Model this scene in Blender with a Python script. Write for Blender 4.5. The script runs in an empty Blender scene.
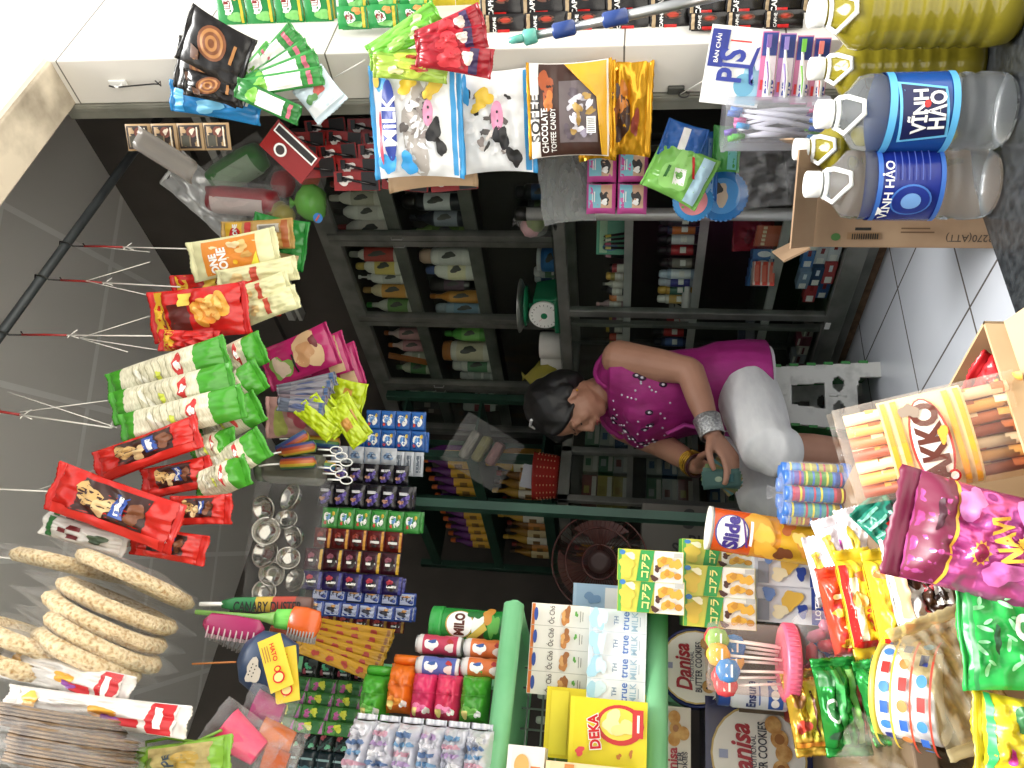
import bpy, bmesh, math, random
from mathutils import Vector, Matrix, noise
rnd = random.Random(7)
SKY, SUN, EXPO = 1.3, 8.0, 0.5
PI = math.pi
sc = bpy.context.scene
COL = sc.collection

# ------------------------------------------------------------------ camera
FPX = 800.0
EYE = Vector((0, 0, .75))
_ps, _th, _ro = math.radians(36.6), math.radians(8.4), math.radians(1.95)
FW = Vector((math.sin(_ps)*math.cos(_th), math.cos(_ps)*math.cos(_th), math.sin(_th)))
_R = Vector((math.cos(_ps), -math.sin(_ps), 0)); _U = _R.cross(FW)
RI = _R*math.cos(_ro) + _U*math.sin(_ro)
UI = _U*math.cos(_ro) - _R*math.sin(_ro)
cam_data = bpy.data.cameras.new('camera')
cam_data.sensor_width = 36; cam_data.lens = 36*FPX/1024
cam_data.clip_start = .02
cam = bpy.data.objects.new('camera', cam_data); COL.objects.link(cam)
_cx, _cy, _cz = -UI, RI, -FW          # the photograph lies on its side
cam.matrix_world = Matrix(((_cx.x, _cy.x, _cz.x, EYE.x), (_cx.y, _cy.y, _cz.y, EYE.y), (_cx.z, _cy.z, _cz.z, EYE.z), (0, 0, 0, 1)))
sc.camera = cam

def ray(x, y): return FW + (-UI)*((x-512)/FPX) + RI*((384-y)/FPX)
def un(x, y, d): return EYE + ray(x, y)*d
def dY(x, y, Y): return Y/ray(x, y).y
def dX(x, y, X): return X/ray(x, y).x
def dZ(x, y, z): return (z-EYE.z)/ray(x, y).z
def face(p):
    """yaw that turns a thing's front (-Y) to someone standing at the shop front"""
    d = EYE - p
    return math.atan2(d.x, -d.y)

# ------------------------------------------------------------------ materials
def lin(h):
    h = h.lstrip('#')
    o = []
    for i in (0, 2, 4):
        c = int(h[i:i+2], 16)/255
        o.append(c/12.92 if c <= .04045 else ((c+.055)/1.055)**2.4)
    return (o[0], o[1], o[2], 1)
_M = {}
def mat(h, rough=.45, metal=0.0, var=.06):
    """solid coloured surface with a little procedural unevenness"""
    k = (h, rough, metal)
    if k in _M: return _M[k]
    m = bpy.data.materials.new('surface_%s' % h.strip('#')); m.use_nodes = True
    nt = m.node_tree; b = nt.nodes['Principled BSDF']
    b.inputs['Roughness'].default_value = rough; b.inputs['Metallic'].default_value = metal
    tc = nt.nodes.new('ShaderNodeTexCoord'); nz = nt.nodes.new('ShaderNodeTexNoise'); nz.inputs['Scale'].default_value = 35
    mr = nt.nodes.new('ShaderNodeMapRange'); mr.inputs['To Min'].default_value = 1-var; mr.inputs['To Max'].default_value = 1+var
    mx = nt.nodes.new('ShaderNodeVectorMath'); mx.operation = 'SCALE'; mx.inputs[0].default_value = lin(h)[:3]
    nt.links.new(tc.outputs['Object'], nz.inputs['Vector']); nt.links.new(nz.outputs['Fac'], mr.inputs['Value'])
    nt.links.new(mr.outputs['Result'], mx.inputs['Scale']); nt.links.new(mx.outputs[0], b.inputs['Base Color'])
    _M[k] = m
    return m
def dim(h, f):
    h = h.lstrip('#'); return '#'+''.join('%02x' % int(int(h[i:i+2], 16)*f) for i in (0, 2, 4))
def foil(h): return mat(h, .22, .55)
def gloss(h): return mat(h, .25)
def metal(h, r=.3): return mat(h, r, .9)
def film(h='#ffffff', op=.12, rough=.12, spec=1.0):
    """clear plastic film, sheet plastic or thin glass"""
    k = ('film', h, op, rough, spec)
    if k in _M: return _M[k]
    m = bpy.data.materials.new('clear_film'); m.use_nodes = True
    nt = m.node_tree; nt.nodes.clear()
    out = nt.nodes.new('ShaderNodeOutputMaterial'); tr = nt.nodes.new('ShaderNodeBsdfTransparent')
    tr.inputs['Color'].default_value = lin(h)
    pb = nt.nodes.new('ShaderNodeBsdfPrincipled'); pb.inputs['Base Color'].default_value = lin(h); pb.inputs['Roughness'].default_value = rough
    lw = nt.nodes.new('ShaderNodeLayerWeight'); lw.inputs['Blend'].default_value = .35
    mr = nt.nodes.new('ShaderNodeMapRange'); mr.inputs['To Min'].default_value = op; mr.inputs['To Max'].default_value = min(1, op+.45*spec)
    mx = nt.nodes.new('ShaderNodeMixShader')
    nt.links.new(lw.outputs['Facing'], mr.inputs['Value']); nt.links.new(mr.outputs['Result'], mx.inputs['Fac'])
    nt.links.new(tr.outputs[0], mx.inputs[1]); nt.links.new(pb.outputs[0], mx.inputs[2]); nt.links.new(mx.outputs[0], out.inputs['Surface'])
    _M[k] = m
    return m
def glass():
    if 'glass' in _M: return _M['glass']
    m = bpy.data.materials.new('window_glass'); m.use_nodes = True
    nt = m.node_tree; nt.nodes.clear()
    out = nt.nodes.new('ShaderNodeOutputMaterial'); tr = nt.nodes.new('ShaderNodeBsdfTransparent'); gs = nt.nodes.new('ShaderNodeBsdfGlossy')
    tr.inputs['Color'].default_value = (.93, .96, .94, 1); gs.inputs['Roughness'].default_value = .04
    fr = nt.nodes.new('ShaderNodeLayerWeight'); fr.inputs['Blend'].default_value = .5
    pw = nt.nodes.new('ShaderNodeMath'); pw.operation = 'POWER'; pw.inputs[1].default_value = 4
    ml = nt.nodes.new('ShaderNodeMath'); ml.operation = 'MULTIPLY_ADD'; ml.inputs[1].default_value = .7; ml.inputs[2].default_value = .025
    mx = nt.nodes.new('ShaderNodeMixShader')
    nt.links.new(fr.outputs['Facing'], pw.inputs[0]); nt.links.new(pw.outputs[0], ml.inputs[0]); nt.links.new(ml.outputs[0], mx.inputs['Fac']); nt.links.new(tr.outputs[0], mx.inputs[1]); nt.links.new(gs.outputs[0], mx.inputs[2]); nt.links.new(mx.outputs[0], out.inputs['Surface'])
    _M['glass'] = m
    return m
def cling(): return film('#ffffff', .05, .1, .55)
def water():
    if 'water' in _M: return _M['water']
    m = bpy.data.materials.new('clear_water_bottle'); m.use_nodes = True
    b = m.node_tree.nodes['Principled BSDF']; b.inputs['Base Color'].default_value = (.93, .97, .98, 1)
    b.inputs['Transmission Weight'].default_value = .92; b.inputs['IOR'].default_value = 1.14; b.inputs['Roughness'].default_value = .04
    _M['water'] = m
    return m
def liquid(h, op=.8):
    return film(h, op, .08, .4)
def noisy(name, c1, c2, scale=6, rough=.6, detail=6, metal_=0, lo=.35, hi=.65, bump=0, coord='Object', stretch=None):
    m = bpy.data.materials.new(name); m.use_nodes = True
    nt = m.node_tree; b = nt.nodes['Principled BSDF']; b.inputs['Roughness'].default_value = rough; b.inputs['Metallic'].default_value = metal_
    tc = nt.nodes.new('ShaderNodeTexCoord'); nz = nt.nodes.new('ShaderNodeTexNoise')
    nz.inputs['Scale'].default_value = scale; nz.inputs['Detail'].default_value = detail
    cr = nt.nodes.new('ShaderNodeValToRGB')
    cr.color_ramp.elements[0].position = lo; cr.color_ramp.elements[0].color = lin(c1)
    cr.color_ramp.elements[1].position = hi; cr.color_ramp.elements[1].color = lin(c2)
    src = tc.outputs[coord]
    if stretch:
        mp = nt.nodes.new('ShaderNodeMapping'); mp.inputs['Scale'].default_value = stretch
        nt.links.new(src, mp.inputs['Vector']); src = mp.outputs[0]
    nt.links.new(src, nz.inputs['Vector']); nt.links.new(nz.outputs['Fac'], cr.inputs['Fac']); nt.links.new(cr.outputs[0], b.inputs['Base Color'])
    if bump:
        bp = nt.nodes.new('ShaderNodeBump'); bp.inputs['Strength'].default_value = bump; bp.inputs['Distance'].default_value = .01
        nt.links.new(nz.outputs['Fac'], bp.inputs['Height']); nt.links.new(bp.outputs[0], b.inputs['Normal'])
    return m
def tiled(name, c1, c2, grout, w, h, loc=(0, 0, 0), rot=(0, 0, 0), mortar=.004, rough=.35, nscale=3, offset=0):
    m = bpy.data.materials.new(name); m.use_nodes = True
    nt = m.node_tree; b = nt.nodes['Principled BSDF']; b.inputs['Roughness'].default_value = rough
    tc = nt.nodes.new('ShaderNodeTexCoord'); mp = nt.nodes.new('ShaderNodeMapping'); mp.vector_type = 'POINT'
    mp.inputs['Location'].default_value = loc; mp.inputs['Rotation'].default_value = rot
    br = nt.nodes.new('ShaderNodeTexBrick'); br.offset = offset; br.squash = 1
    br.inputs['Scale'].default_value = 1; br.inputs['Mortar Size'].default_value = mortar; br.inputs['Mortar Smooth'].default_value = .1
    br.inputs['Brick Width'].default_value = w; br.inputs['Row Height'].default_value = h
    br.inputs['Mortar'].default_value = lin(grout)
    nz = nt.nodes.new('ShaderNodeTexNoise'); nz.inputs['Scale'].default_value = nscale; nz.inputs['Detail'].default_value = 5
    mx = nt.nodes.new('ShaderNodeMix'); mx.data_type = 'RGBA'
    mx.inputs[6].default_value = lin(c1); mx.inputs[7].default_value = lin(c2)
    nt.links.new(tc.outputs['Object'], mp.inputs['Vector']); nt.links.new(mp.outputs[0], br.inputs['Vector'])
    nt.links.new(tc.outputs['Object'], nz.inputs['Vector']); nt.links.new(nz.outputs['Fac'], mx.inputs[0])
    nt.links.new(mx.outputs[2], br.inputs['Color1']); nt.links.new(mx.outputs[2], br.inputs['Color2'])
    nt.links.new(br.outputs['Color'], b.inputs['Base Color'])
    return m

# ------------------------------------------------------------------ lettering
_T = {}
def text_mesh(s, bold=0.0, shear=0.0):
    """(vertices scaled to a length of 1 and centred, triangles, height/length)"""
    k = (s, bold, shear)
    if k in _T: return _T[k]
    cu = bpy.data.curves.new('lettering', 'FONT'); cu.body = s; cu.fill_mode = 'FRONT'; cu.resolution_u = 3
    cu.offset = bold; cu.shear = shear
    o = bpy.data.objects.new('lettering', cu)
    me = o.to_mesh()
    bm = bmesh.new(); bm.from_mesh(me)
    if bm.verts:         # cut the letters into small facets so that they follow bulging surfaces
        ys = [v.co.y for v in bm.verts]; xs = [v.co.x for v in bm.verts]
        cuts = [((0, min(ys)+(max(ys)-min(ys))*q/5, 0), (0, 1, 0)) for q in range(1, 5)] + [((min(xs)+(max(xs)-min(xs))*q/14, 0, 0), (1, 0, 0)) for q in range(1, 14)]
        for co, no in cuts: bmesh.ops.bisect_plane(bm, geom=bm.verts[:]+bm.edges[:]+bm.faces[:], plane_co=co, plane_no=no)
        bm.verts.index_update()
    vs = [(v.co.x, v.co.y) for v in bm.verts]; fs = [tuple(v.index for v in f.verts) for f in bm.faces]; bm.free()
    o.to_mesh_clear(); bpy.data.objects.remove(o); bpy.data.curves.remove(cu)
    if not vs: _T[k] = ([], [], 1); return _T[k]
    x0 = min(v[0] for v in vs); x1 = max(v[0] for v in vs); y0 = min(v[1] for v in vs); y1 = max(v[1] for v in vs)
    L = max(x1-x0, 1e-6)
    vs = [((x-(x0+x1)/2)/L, (y-(y0+y1)/2)/L) for x, y in vs]
    _T[k] = (vs, fs, (y1-y0)/L)
    return _T[k]

# ------------------------------------------------------------------ mesh builder
class MB:
    def __init__(s): s.v = []; s.f = []; s.m = []; s.sm = []; s.mats = []
    def mi(s, m):
        if m not in s.mats: s.mats.append(m)
        return s.mats.index(m)
    def add(s, vs, fs, m, smooth=False):
        b = len(s.v); s.v += [tuple(v) for v in vs]; i = s.mi(m)
        for f in fs:
            s.f.append([b+k for k in f]); s.m.append(i); s.sm.append(smooth)
    def box(s, c, d, m, rot=None, taper=1.0):
        x, y, z = d[0]/2, d[1]/2, d[2]/2
        vs = [Vector((sx*x*(taper if sz > 0 else 1), sy*y*(taper if sz > 0 else 1), sz*z)) for sz in (-1, 1) for sy in (-1, 1) for sx in (-1, 1)]
        if rot is not None: vs = [rot @ v for v in vs]
        s.add([v+Vector(c) for v in vs], [(0, 2, 3, 1), (4, 5, 7, 6), (0, 1, 5, 4), (2, 6, 7, 3), (0, 4, 6, 2), (1, 3, 7, 5)], m)
        return s
    def lathe(s, prof, m, n=20, c=(0, 0, 0), sx=1, sy=1, rot=None, mats=None, smooth=True, cap=True):
        """prof: (radius, height) from the bottom up; mats: a material per band"""
        c = Vector(c); b = len(s.v)
        for r, z in prof:
            for k in range(n):
                a = 2*PI*k/n; p = Vector((r*math.cos(a)*sx, r*math.sin(a)*sy, z))
                s.v.append(tuple(c + (rot @ p if rot is not None else p)))
        for i in range(len(prof)-1):
            mm = s.mi(mats[i] if mats else m)
            for k in range(n):
                k2 = (k+1) % n
                s.f.append([b+i*n+k, b+i*n+k2, b+(i+1)*n+k2, b+(i+1)*n+k]); s.m.append(mm); s.sm.append(smooth)
        if cap:
            s.f.append([b+k for k in reversed(range(n))]); s.m.append(s.mi(mats[0] if mats else m)); s.sm.append(False)
            s.f.append([b+(len(prof)-1)*n+k for k in range(n)]); s.m.append(s.mi(mats[-1] if mats else m)); s.sm.append(False)
        return s
    def tube(s, pts, r, m, n=8, cap=True, flat=1.0, smooth=True):
        pts = [Vector(p) for p in pts]; rs = r if isinstance(r, (list, tuple)) else [r]*len(pts)
        b = len(s.v); ref = None
        for i, p in enumerate(pts):
            t = (pts[min(i+1, len(pts)-1)]-pts[max(i-1, 0)])
            t = t.normalized() if t.length > 1e-9 else Vector((0, 0, 1))
            if ref is None: ref = t.orthogonal()
            x = ref - t*ref.dot(t)
            if x.length < 1e-6: x = t.orthogonal()
            x.normalize(); y = t.cross(x); ref = x
            for k in range(n):
                a = 2*PI*k/n
                s.v.append(tuple(p + x*(rs[i]*math.cos(a)) + y*(rs[i]*flat*math.sin(a))))
        mm = s.mi(m)
        for i in range(len(pts)-1):
            for k in range(n):
                k2 = (k+1) % n
                s.f.append([b+i*n+k, b+i*n+k2, b+(i+1)*n+k2, b+(i+1)*n+k]); s.m.append(mm); s.sm.append(smooth)
        if cap:
            s.f.append([b+k for k in reversed(range(n))]); s.m.append(mm); s.sm.append(False)
            s.f.append([b+(len(pts)-1)*n+k for k in range(n)]); s.m.append(mm); s.sm.append(False)
        return s
    def grid(s, fn, ns, nt, m, smooth=True, flip=False, mf=None):
        b = len(s.v)
        for j in range(nt+1):
            for i in range(ns+1):
                s.v.append(tuple(fn(-1+2*i/ns, -1+2*j/nt)))
        for j in range(nt):
            for i in range(ns):
                q = [b+j*(ns+1)+i, b+j*(ns+1)+i+1, b+(j+1)*(ns+1)+i+1, b+(j+1)*(ns+1)+i]
                if flip: q.reverse()
                mm = mf(-1+(2*i+1)/ns, -1+(2*j+1)/nt) if mf else m
                s.f.append(q); s.m.append(s.mi(mm)); s.sm.append(smooth)
        return s
    def prism(s, pts, y0, y1, m, plane='xz'):
        n = len(pts); vs = []
        for y in (y0, y1):
            for a, b_ in pts:
                vs.append((a, y, b_) if plane == 'xz' else (a, b_, y) if plane == 'xy' else (y, a, b_))
        fs = [list(range(n)), list(range(2*n-1, n-1, -1))] + [[i, n+i, n+(i+1) % n, (i+1) % n] for i in range(n)]
        s.add(vs, fs, m); return s
    def art(s, fmap, W, H, items):
        """flat print: shapes laid on a surface; fmap(x, z, lift) gives the point on it"""
        for li, it in enumerate(items):
            k = it[0]; lift = .0006 + min(.0006, .012/len(items))*(li+1)
            if k == 'r':
                _, x0, x1, z0, z1, m = it[:6]
                n = max(3, int(abs(x1-x0)*10)); n2 = max(4, int(abs(z1-z0)*12)) if H > .08 else 2
                s.grid(lambda a, b: fmap((x0+(x1-x0)*(a+1)/2)*W/2, (z0+(z1-z0)*(b+1)/2)*H/2, lift), n, n2, m, smooth=True)
            elif k in 'ebs':
                _, x, z, rx, rz, m = it[:6]; rot = it[6] if len(it) > 6 else 0
                n = 24 if k == 'e' else 22
                rr = random.Random(int((x*37+z*91+rx*13)*1000) & 0xffff)
                ph = [rr.uniform(0, 6.3) for _ in range(3)]
                ca, sa = math.cos(rot), math.sin(rot)
                rings = (0, .2, .4, .6, .8, 1); vs = []
                for q in rings:
                    for j in range(n):
                        a = 2*PI*j/n; w = 1.0
                        if k == 'b': w = 1+.22*math.sin(2*a+ph[0])+.15*math.sin(3*a+ph[1])+.1*math.sin(5*a+ph[2])
                        if k == 's': w = 1 if j % 2 else .72
                        px, pz = q*w*rx*W/2*math.cos(a), q*w*rz*H/2*math.sin(a)
                        vs.append(fmap(x*W/2+px*ca-pz*sa, z*H/2+px*sa+pz*ca, lift))
                fs = []
                for q in range(5):
                    for j in range(n):
                        j2 = (j+1) % n
                        fs.append((q*n+j, (q+1)*n+j, (q+1)*n+j2) if q == 0 else (q*n+j, (q+1)*n+j, (q+1)*n+j2, q*n+j2))
                s.add(vs, fs, m, True)
            elif k == 'p':
                _, pts, m = it[:3]; fine = []
                for j in range(len(pts)):
                    (ax, az), (bx, bz) = pts[j], pts[(j+1) % len(pts)]
                    k_ = max(1, int(max(abs(bx-ax)*5, abs(bz-az)*6)))
                    fine += [(ax+(bx-ax)*q/k_, az+(bz-az)*q/k_) for q in range(k_)]
                pts = fine; cx = sum(p[0] for p in pts)/len(pts); cz = sum(p[1] for p in pts)/len(pts); n = len(pts); vs = []
                rg = (0, .25, .5, .75, 1)
                for q in rg:
                    for px, pz in pts: vs.append(fmap((cx+(px-cx)*q)*W/2, (cz+(pz-cz)*q)*H/2, lift))
                fs = []
                for q in range(4):
                    for j in range(n):
                        j2 = (j+1) % n
                        fs.append((q*n+j, (q+1)*n+j, (q+1)*n+j2) if q == 0 else (q*n+j, (q+1)*n+j, (q+1)*n+j2, q*n+j2))
                s.add(vs, fs, m, True)
            elif k == 't':
                _, txt, x, z, wf, m = it[:6]; rot = it[6] if len(it) > 6 else 0; bold = it[7] if len(it) > 7 else .012
                hs = it[8] if len(it) > 8 else 1.0; shear = it[9] if len(it) > 9 else 0
                vs, fs, asp = text_mesh(txt, bold, shear)
                L = wf*(W if abs(math.cos(rot)) > .7 else H); ca, sa = math.cos(rot), math.sin(rot)
                s.add([fmap(x*W/2+vx*L*ca-vz*L*hs*sa, z*H/2+vx*L*sa+vz*L*hs*ca, lift+min(.0014, .012*L)) for vx, vz in vs], fs, m, True)
        return s
    def build(s, name, parent=None, loc=(0, 0, 0), rot=(0, 0, 0), bevel=0, sub=0, solid=0, label=None):
        me = bpy.data.meshes.new(name)
        me.from_pydata([tuple(v) for v in s.v], [], s.f)
        for m in s.mats: me.materials.append(m)
        me.polygons.foreach_set('material_index', s.m); me.polygons.foreach_set('use_smooth', s.sm)
        me.update()
        o = bpy.data.objects.new(name, me); COL.objects.link(o)
        o.location = loc; o.rotation_euler = rot
        if parent is not None: o.parent = parent
        if bevel:
            b = o.modifiers.new('bevel', 'BEVEL'); b.width = bevel; b.segments = 2; b.limit_method = 'ANGLE'
        if sub:
            b = o.modifiers.new('subdivision', 'SUBSURF'); b.levels = sub; b.render_levels = sub
        if solid:
            b = o.modifiers.new('thickness', 'SOLIDIFY'); b.thickness = solid; b.offset = 0
        if label: o['label'] = label
        return o

def tag(o, label, cat, group=None, kind=None):
    o['label'] = label; o['category'] = cat
    if group: o['group'] = group
    if kind: o['kind'] = kind
    return o
def thing(name, label, cat, loc=(0, 0, 0), rot=0, group=None):
    o = bpy.data.objects.new(name, None); COL.objects.link(o)
    o.empty_display_size = .03
    o.location = loc; o.rotation_euler = rot if isinstance(rot, (tuple, list)) else (0, 0, rot)
    return tag(o, label, cat, group)
def struct(o, label=None):
    o['kind'] = 'structure'
    if label: o['label'] = label
    return o
def dup(o, label=None, loc=None, rot=None, parent=None, kids=True, group=None):
    c = o.copy(); COL.objects.link(c)
    if parent is not None: c.parent = parent
    if loc is not None: c.location = loc
    if rot is not None: c.rotation_euler = rot if isinstance(rot, (tuple, list)) else (0, 0, rot)
    if label: c['label'] = label
    if group: c['group'] = group
    if kids:
        for ch in list(o.children): dup(ch, parent=c)
    return c
ORD = 'first second third fourth fifth sixth seventh eighth ninth tenth eleventh twelfth thirteenth fourteenth fifteenth sixteenth'.split()

# ------------------------------------------------------------------ generic goods
def pillow_map(W, H, T, seed=0, wr=.0, pinch=.05, px=2.6, pz=3.2, lean=0.0, bend=0.0):
    o = Vector((seed*3.1, seed*1.7, seed*.9))
    def P(s_, t_, side, lift=0):
        s1, t1 = max(-1, min(1, s_)), max(-1, min(1, t_))
        env = (max(0, 1-abs(s1)**px))**.62*(max(0, 1-abs(t1)**pz))**.7
        x = s1*W/2*(1-pinch*(1-t1*t1)) + lean*t1*W/2
        w = wr*T*(noise.noise(Vector((s1*2.3, t1*3.1, side*2))+o) + .6*noise.noise(Vector((s1*6, t1*5, side*4))+o))
        w += wr*T*.45*math.sin(s1*15+seed)*math.exp(-(1-abs(t1))*7)
        y = -side*(T/2*env + .0012) + w*(.25+.75*env)*(1 if side > 0 else -.6) + bend*(s1*s1)
        return Vector((x, y - side*lift, t1*H/2 + .02*H*wr*math.sin(s1*7+seed)*(abs(t1)**4)))
    return P
def pillow(name, parent, W, H, T, base, items=(), seed=0, wr=.25, seal=.0, sealmat=None, res=(24, 28), back=None, mf=None, pinch=.05, px=2.6, pz=3.2, bend=0, side_seal=0):
    """a filled flow-pack or sachet bag: bulging body, flat crimped ends, print on the front"""
    P = pillow_map(W, H, T, seed, wr, pinch, px, pz, bend=bend)
    mb = MB()
    mb.grid(lambda a, b: P(a, b, 1), res[0], res[1], base, mf=mf)
    mb.grid(lambda a, b: P(a, b, -1), res[0], res[1], back or base, flip=True, mf=mf)
    if items:
        mb.art(lambda x, z, l: P(x/(W/2), z/(H/2), 1, l), W, H, items)
    o = mb.build(name, parent)
    if seal:
        for sgn, nm in ((1, 'top_seal'), (-1, 'bottom_seal')):
            m2 = MB(); sm = sealmat or base; n = 18
            def Q(a, b, sg=sgn):
                t = (b+1)/2
                x = a*W/2*(1+.02*t) ; z = sg*(H/2 - .001 + t*seal + (.12*seal*(1 if int((a+1)*n/2) % 2 else 0) if t > .9 else 0))
                return Vector((x, .004*math.sin(a*5+seed)*t + .0012*math.sin(b*9) + bend*a*a, z))
            m2.grid(Q, n, 4, sm, flip=(sgn < 0)); m2.build(nm, parent, solid=.0012)
    return o
def goods(x0, y0, x1, y1, d, roll=0, pitch=0, yaw=0, grow=1):
    """photo rectangle at a distance -> centre, (width, height), rotation"""
    p = un((x0+x1)/2, (y0+y1)/2, d)
    return p, abs(y1-y0)*d/FPX*grow, abs(x1-x0)*d/FPX*grow, (pitch, roll, face(p)+yaw)
def bag(name, rect, d, T, base, items, label, cat='snack bag', group=None, roll=0, pitch=0, yaw=0, seed=None, wr=.25, seal=.012, sealmat=None, res=(24, 28), mf=None, size=None, pinch=.05, pz=3.2, back=None, body='body'):
    p, W, H, r = goods(*rect, d, roll, pitch, yaw)
    if size: W, H = size
    t = thing(name, label, cat, p, r, group)
    hh = H-2*seal
    pillow(body, t, W, hh, T, base, items, seed if seed is not None else rnd.random()*9, wr, seal, sealmat, res, mf=mf, pinch=pinch, pz=pz, back=back)
    return t
def carton(name, loc, rot, W, D, H, cols, front=(), top=(), side=(), label='', cat='box', group=None, bevel=.002, left=()):
    """printed box standing on loc (bottom centre); front is -Y; cols = front, side, top"""
    t = thing(name, label, cat, loc, rot, group)
    mb = MB()
    fr, sd, tp = cols
    x, y, z = W/2, D/2, H
    vs = [(-x, -y, 0), (x, -y, 0), (x, y, 0), (-x, y, 0), (-x, -y, z), (x, -y, z), (x, y, z), (-x, y, z)]
    for f, m in (((0, 1, 5, 4), fr), ((2, 3, 7, 6), fr), ((1, 2, 6, 5), sd), ((3, 0, 4, 7), sd), ((4, 5, 6, 7), tp), ((3, 2, 1, 0), tp)):
        mb.add([vs[i] for i in f], [(0, 1, 2, 3)], m)
    if front: mb.art(lambda a, b, l: (a, -y-l, b+H/2), W, H, front)
    if top: mb.art(lambda a, b, l: (a, b, z+l), W, D, top)
    if side: mb.art(lambda a, b, l: (x+l, a, b+H/2), D, H, side)
    if left: mb.art(lambda a, b, l: (-x-l, -a, b+H/2), D, H, left)
    mb.build('carton', t)
    # closing flap seam along the top edge
    fl = MB(); fl.box((0, -y+.0006, z-.004), (W*.985, .0016, .006), tp); fl.build('tuck_flap', t)
    return t
def cyl_map(R, H, sx=1, sy=1):
    return lambda a, b, l: ((R*sx+l)*math.sin(a/R), -(R*sy+l)*math.cos(a/R), b+H/2)
def bottle(name, loc, h, r, body, capc, kind='shampoo', lab=None, items=(), label='', cat='bottle', group=None, rot=0, capmat=None, oval=.62, n=16):
    """bottle or jar standing on loc: body, cap and wrap label as parts"""
    t = thing(name, label, cat, loc, rot, group)
    mb = MB(); cm = capmat or mat(capc, .4)
    sy = 1
    if kind == 'shampoo':
        sy = oval
        prof = [(r*.9, 0), (r, .03*h), (r, .45*h), (r*.93, .62*h), (r*.7, .76*h), (r*.4, .82*h), (r*.33, .84*h)]
        capp = [(r*.42, .83*h), (r*.45, .85*h), (r*.42, .97*h), (r*.3, h)]
    elif kind == 'flip':
        sy = oval
        prof = [(r*.62, .16*h), (r*.8, .2*h), (r, .45*h), (r*1.02, .8*h), (r*.9, .97*h), (r*.6, h)]
        capp = [(r*.6, 0), (r*.66, .02*h), (r*.66, .17*h)]
    elif kind == 'can':
        prof = [(r*.95, 0), (r, .02*h), (r, .72*h), (r*.85, .77*h)]
        capp = [(r*.82, .765*h), (r*.84, .8*h), (r*.82, .93*h), (r*.6, .99*h), (r*.2, h)]
    elif kind == 'jar':
        prof = [(r*.93, 0), (r, .04*h), (r, .78*h), (r*.86, .84*h)]
        capp = [(r*.95, .83*h), (r*.97, .85*h), (r*.95, .99*h), (r*.9, h)]
    elif kind == 'pump':
        sy = oval
        prof = [(r*.92, 0), (r, .03*h), (r, .6*h), (r*.7, .72*h), (r*.35, .76*h)]
        capp = [(r*.4, .755*h), (r*.4, .82*h), (r*.15, .83*h), (r*.14, .95*h), (r*.3, .955*h), (r*.3, h)]
    elif kind == 'tall':
        prof = [(r*.94, 0), (r, .03*h), (r, .55*h), (r*.8, .66*h), (r*.36, .78*h), (r*.32, .9*h)]
        capp = [(r*.38, .89*h), (r*.4, .9*h), (r*.38, .99*h), (r*.3, h)]
    mb.lathe(prof, body, n, sy=sy)
    mb.build('body', t)
    MB().lathe(capp, cm, n, sy=max(sy, .8) if kind != 'flip' else sy).build('cap', t)
    if kind == 'pump':
        MB().tube([(0, 0, .97*h), (0, -r*.5, .975*h), (0, -r*.95, .95*h)], r*.13, cm, 6).build('spout', t)
    if lab:
        z0, z1, lm = lab
        lb = MB(); ns = 10
        R = r*1.012
        lb.grid(lambda a, b: (R*math.sin(a*1.25), -R*sy*math.cos(a*1.25)-.0006, (z0+(z1-z0)*(b+1)/2)*h), ns, 3, lm)
        if items:
            Hh = (z1-z0)*h; Ww = R*2.2
            lb.art(lambda a, b, l: ((R+l)*math.sin(a/R), -(R*sy+l)*math.cos(a/R)-.0008, b+(z0+z1)/2*h), Ww, Hh, items)
        lb.build('label_wrap', t)
    return t
K = mat('#15140f'); WHT = mat('#f2f2ee'); SILV = metal('#b9bab8', .3); STRING = mat('#dcd9d0', .6); RED = gloss('#c3201e')
# ================================================================== the room
XP, Y1, Y2 = 1.756, 1.03, 1.156          # tiled pier: inner edge, front face, back of its reveal
ZB, ZC = 2.265, 2.97                      # underside of the lintel, ceiling
floor_m = tiled('floor_tiles', '#aeb3bb', '#bcc0c6', '#5a5550', .365, .36, loc=(-1.61, -1.49, 0), rot=(0, 0, .05), mortar=.0035, rough=.22, nscale=4)
f = MB(); f.box((.75, 3.35, -.03), (3.9, 5.1, .06), floor_m); struct(f.build('floor'))
gran = noisy('black_granite', '#17191b', '#3b3e40', 60, .25, 8, lo=.3, hi=.75)
g = MB(); g.box((.5, .89, -.02), (4.4, .43, .24), gran); struct(g.build('trim_1', bevel=.004), 'black granite threshold step under the shop front')
st = noisy('pale_concrete', '#cbc8c1', '#dcd9d2', 14, .9)  # light concrete, made extra pale to bounce daylight up into the shop
g = MB(); g.box((0, -6, -.4), (26, 13.36, .1), st); struct(g.build('ground'), 'pavement outside the shop')

pier_m = tiled('pier_tiles', '#dcd8ce', '#e2ded6', '#6b675f', 3, .365, loc=(.9, -.79, 0), rot=(math.radians(90), 0, 0), mortar=.0022, rough=.3)
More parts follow.
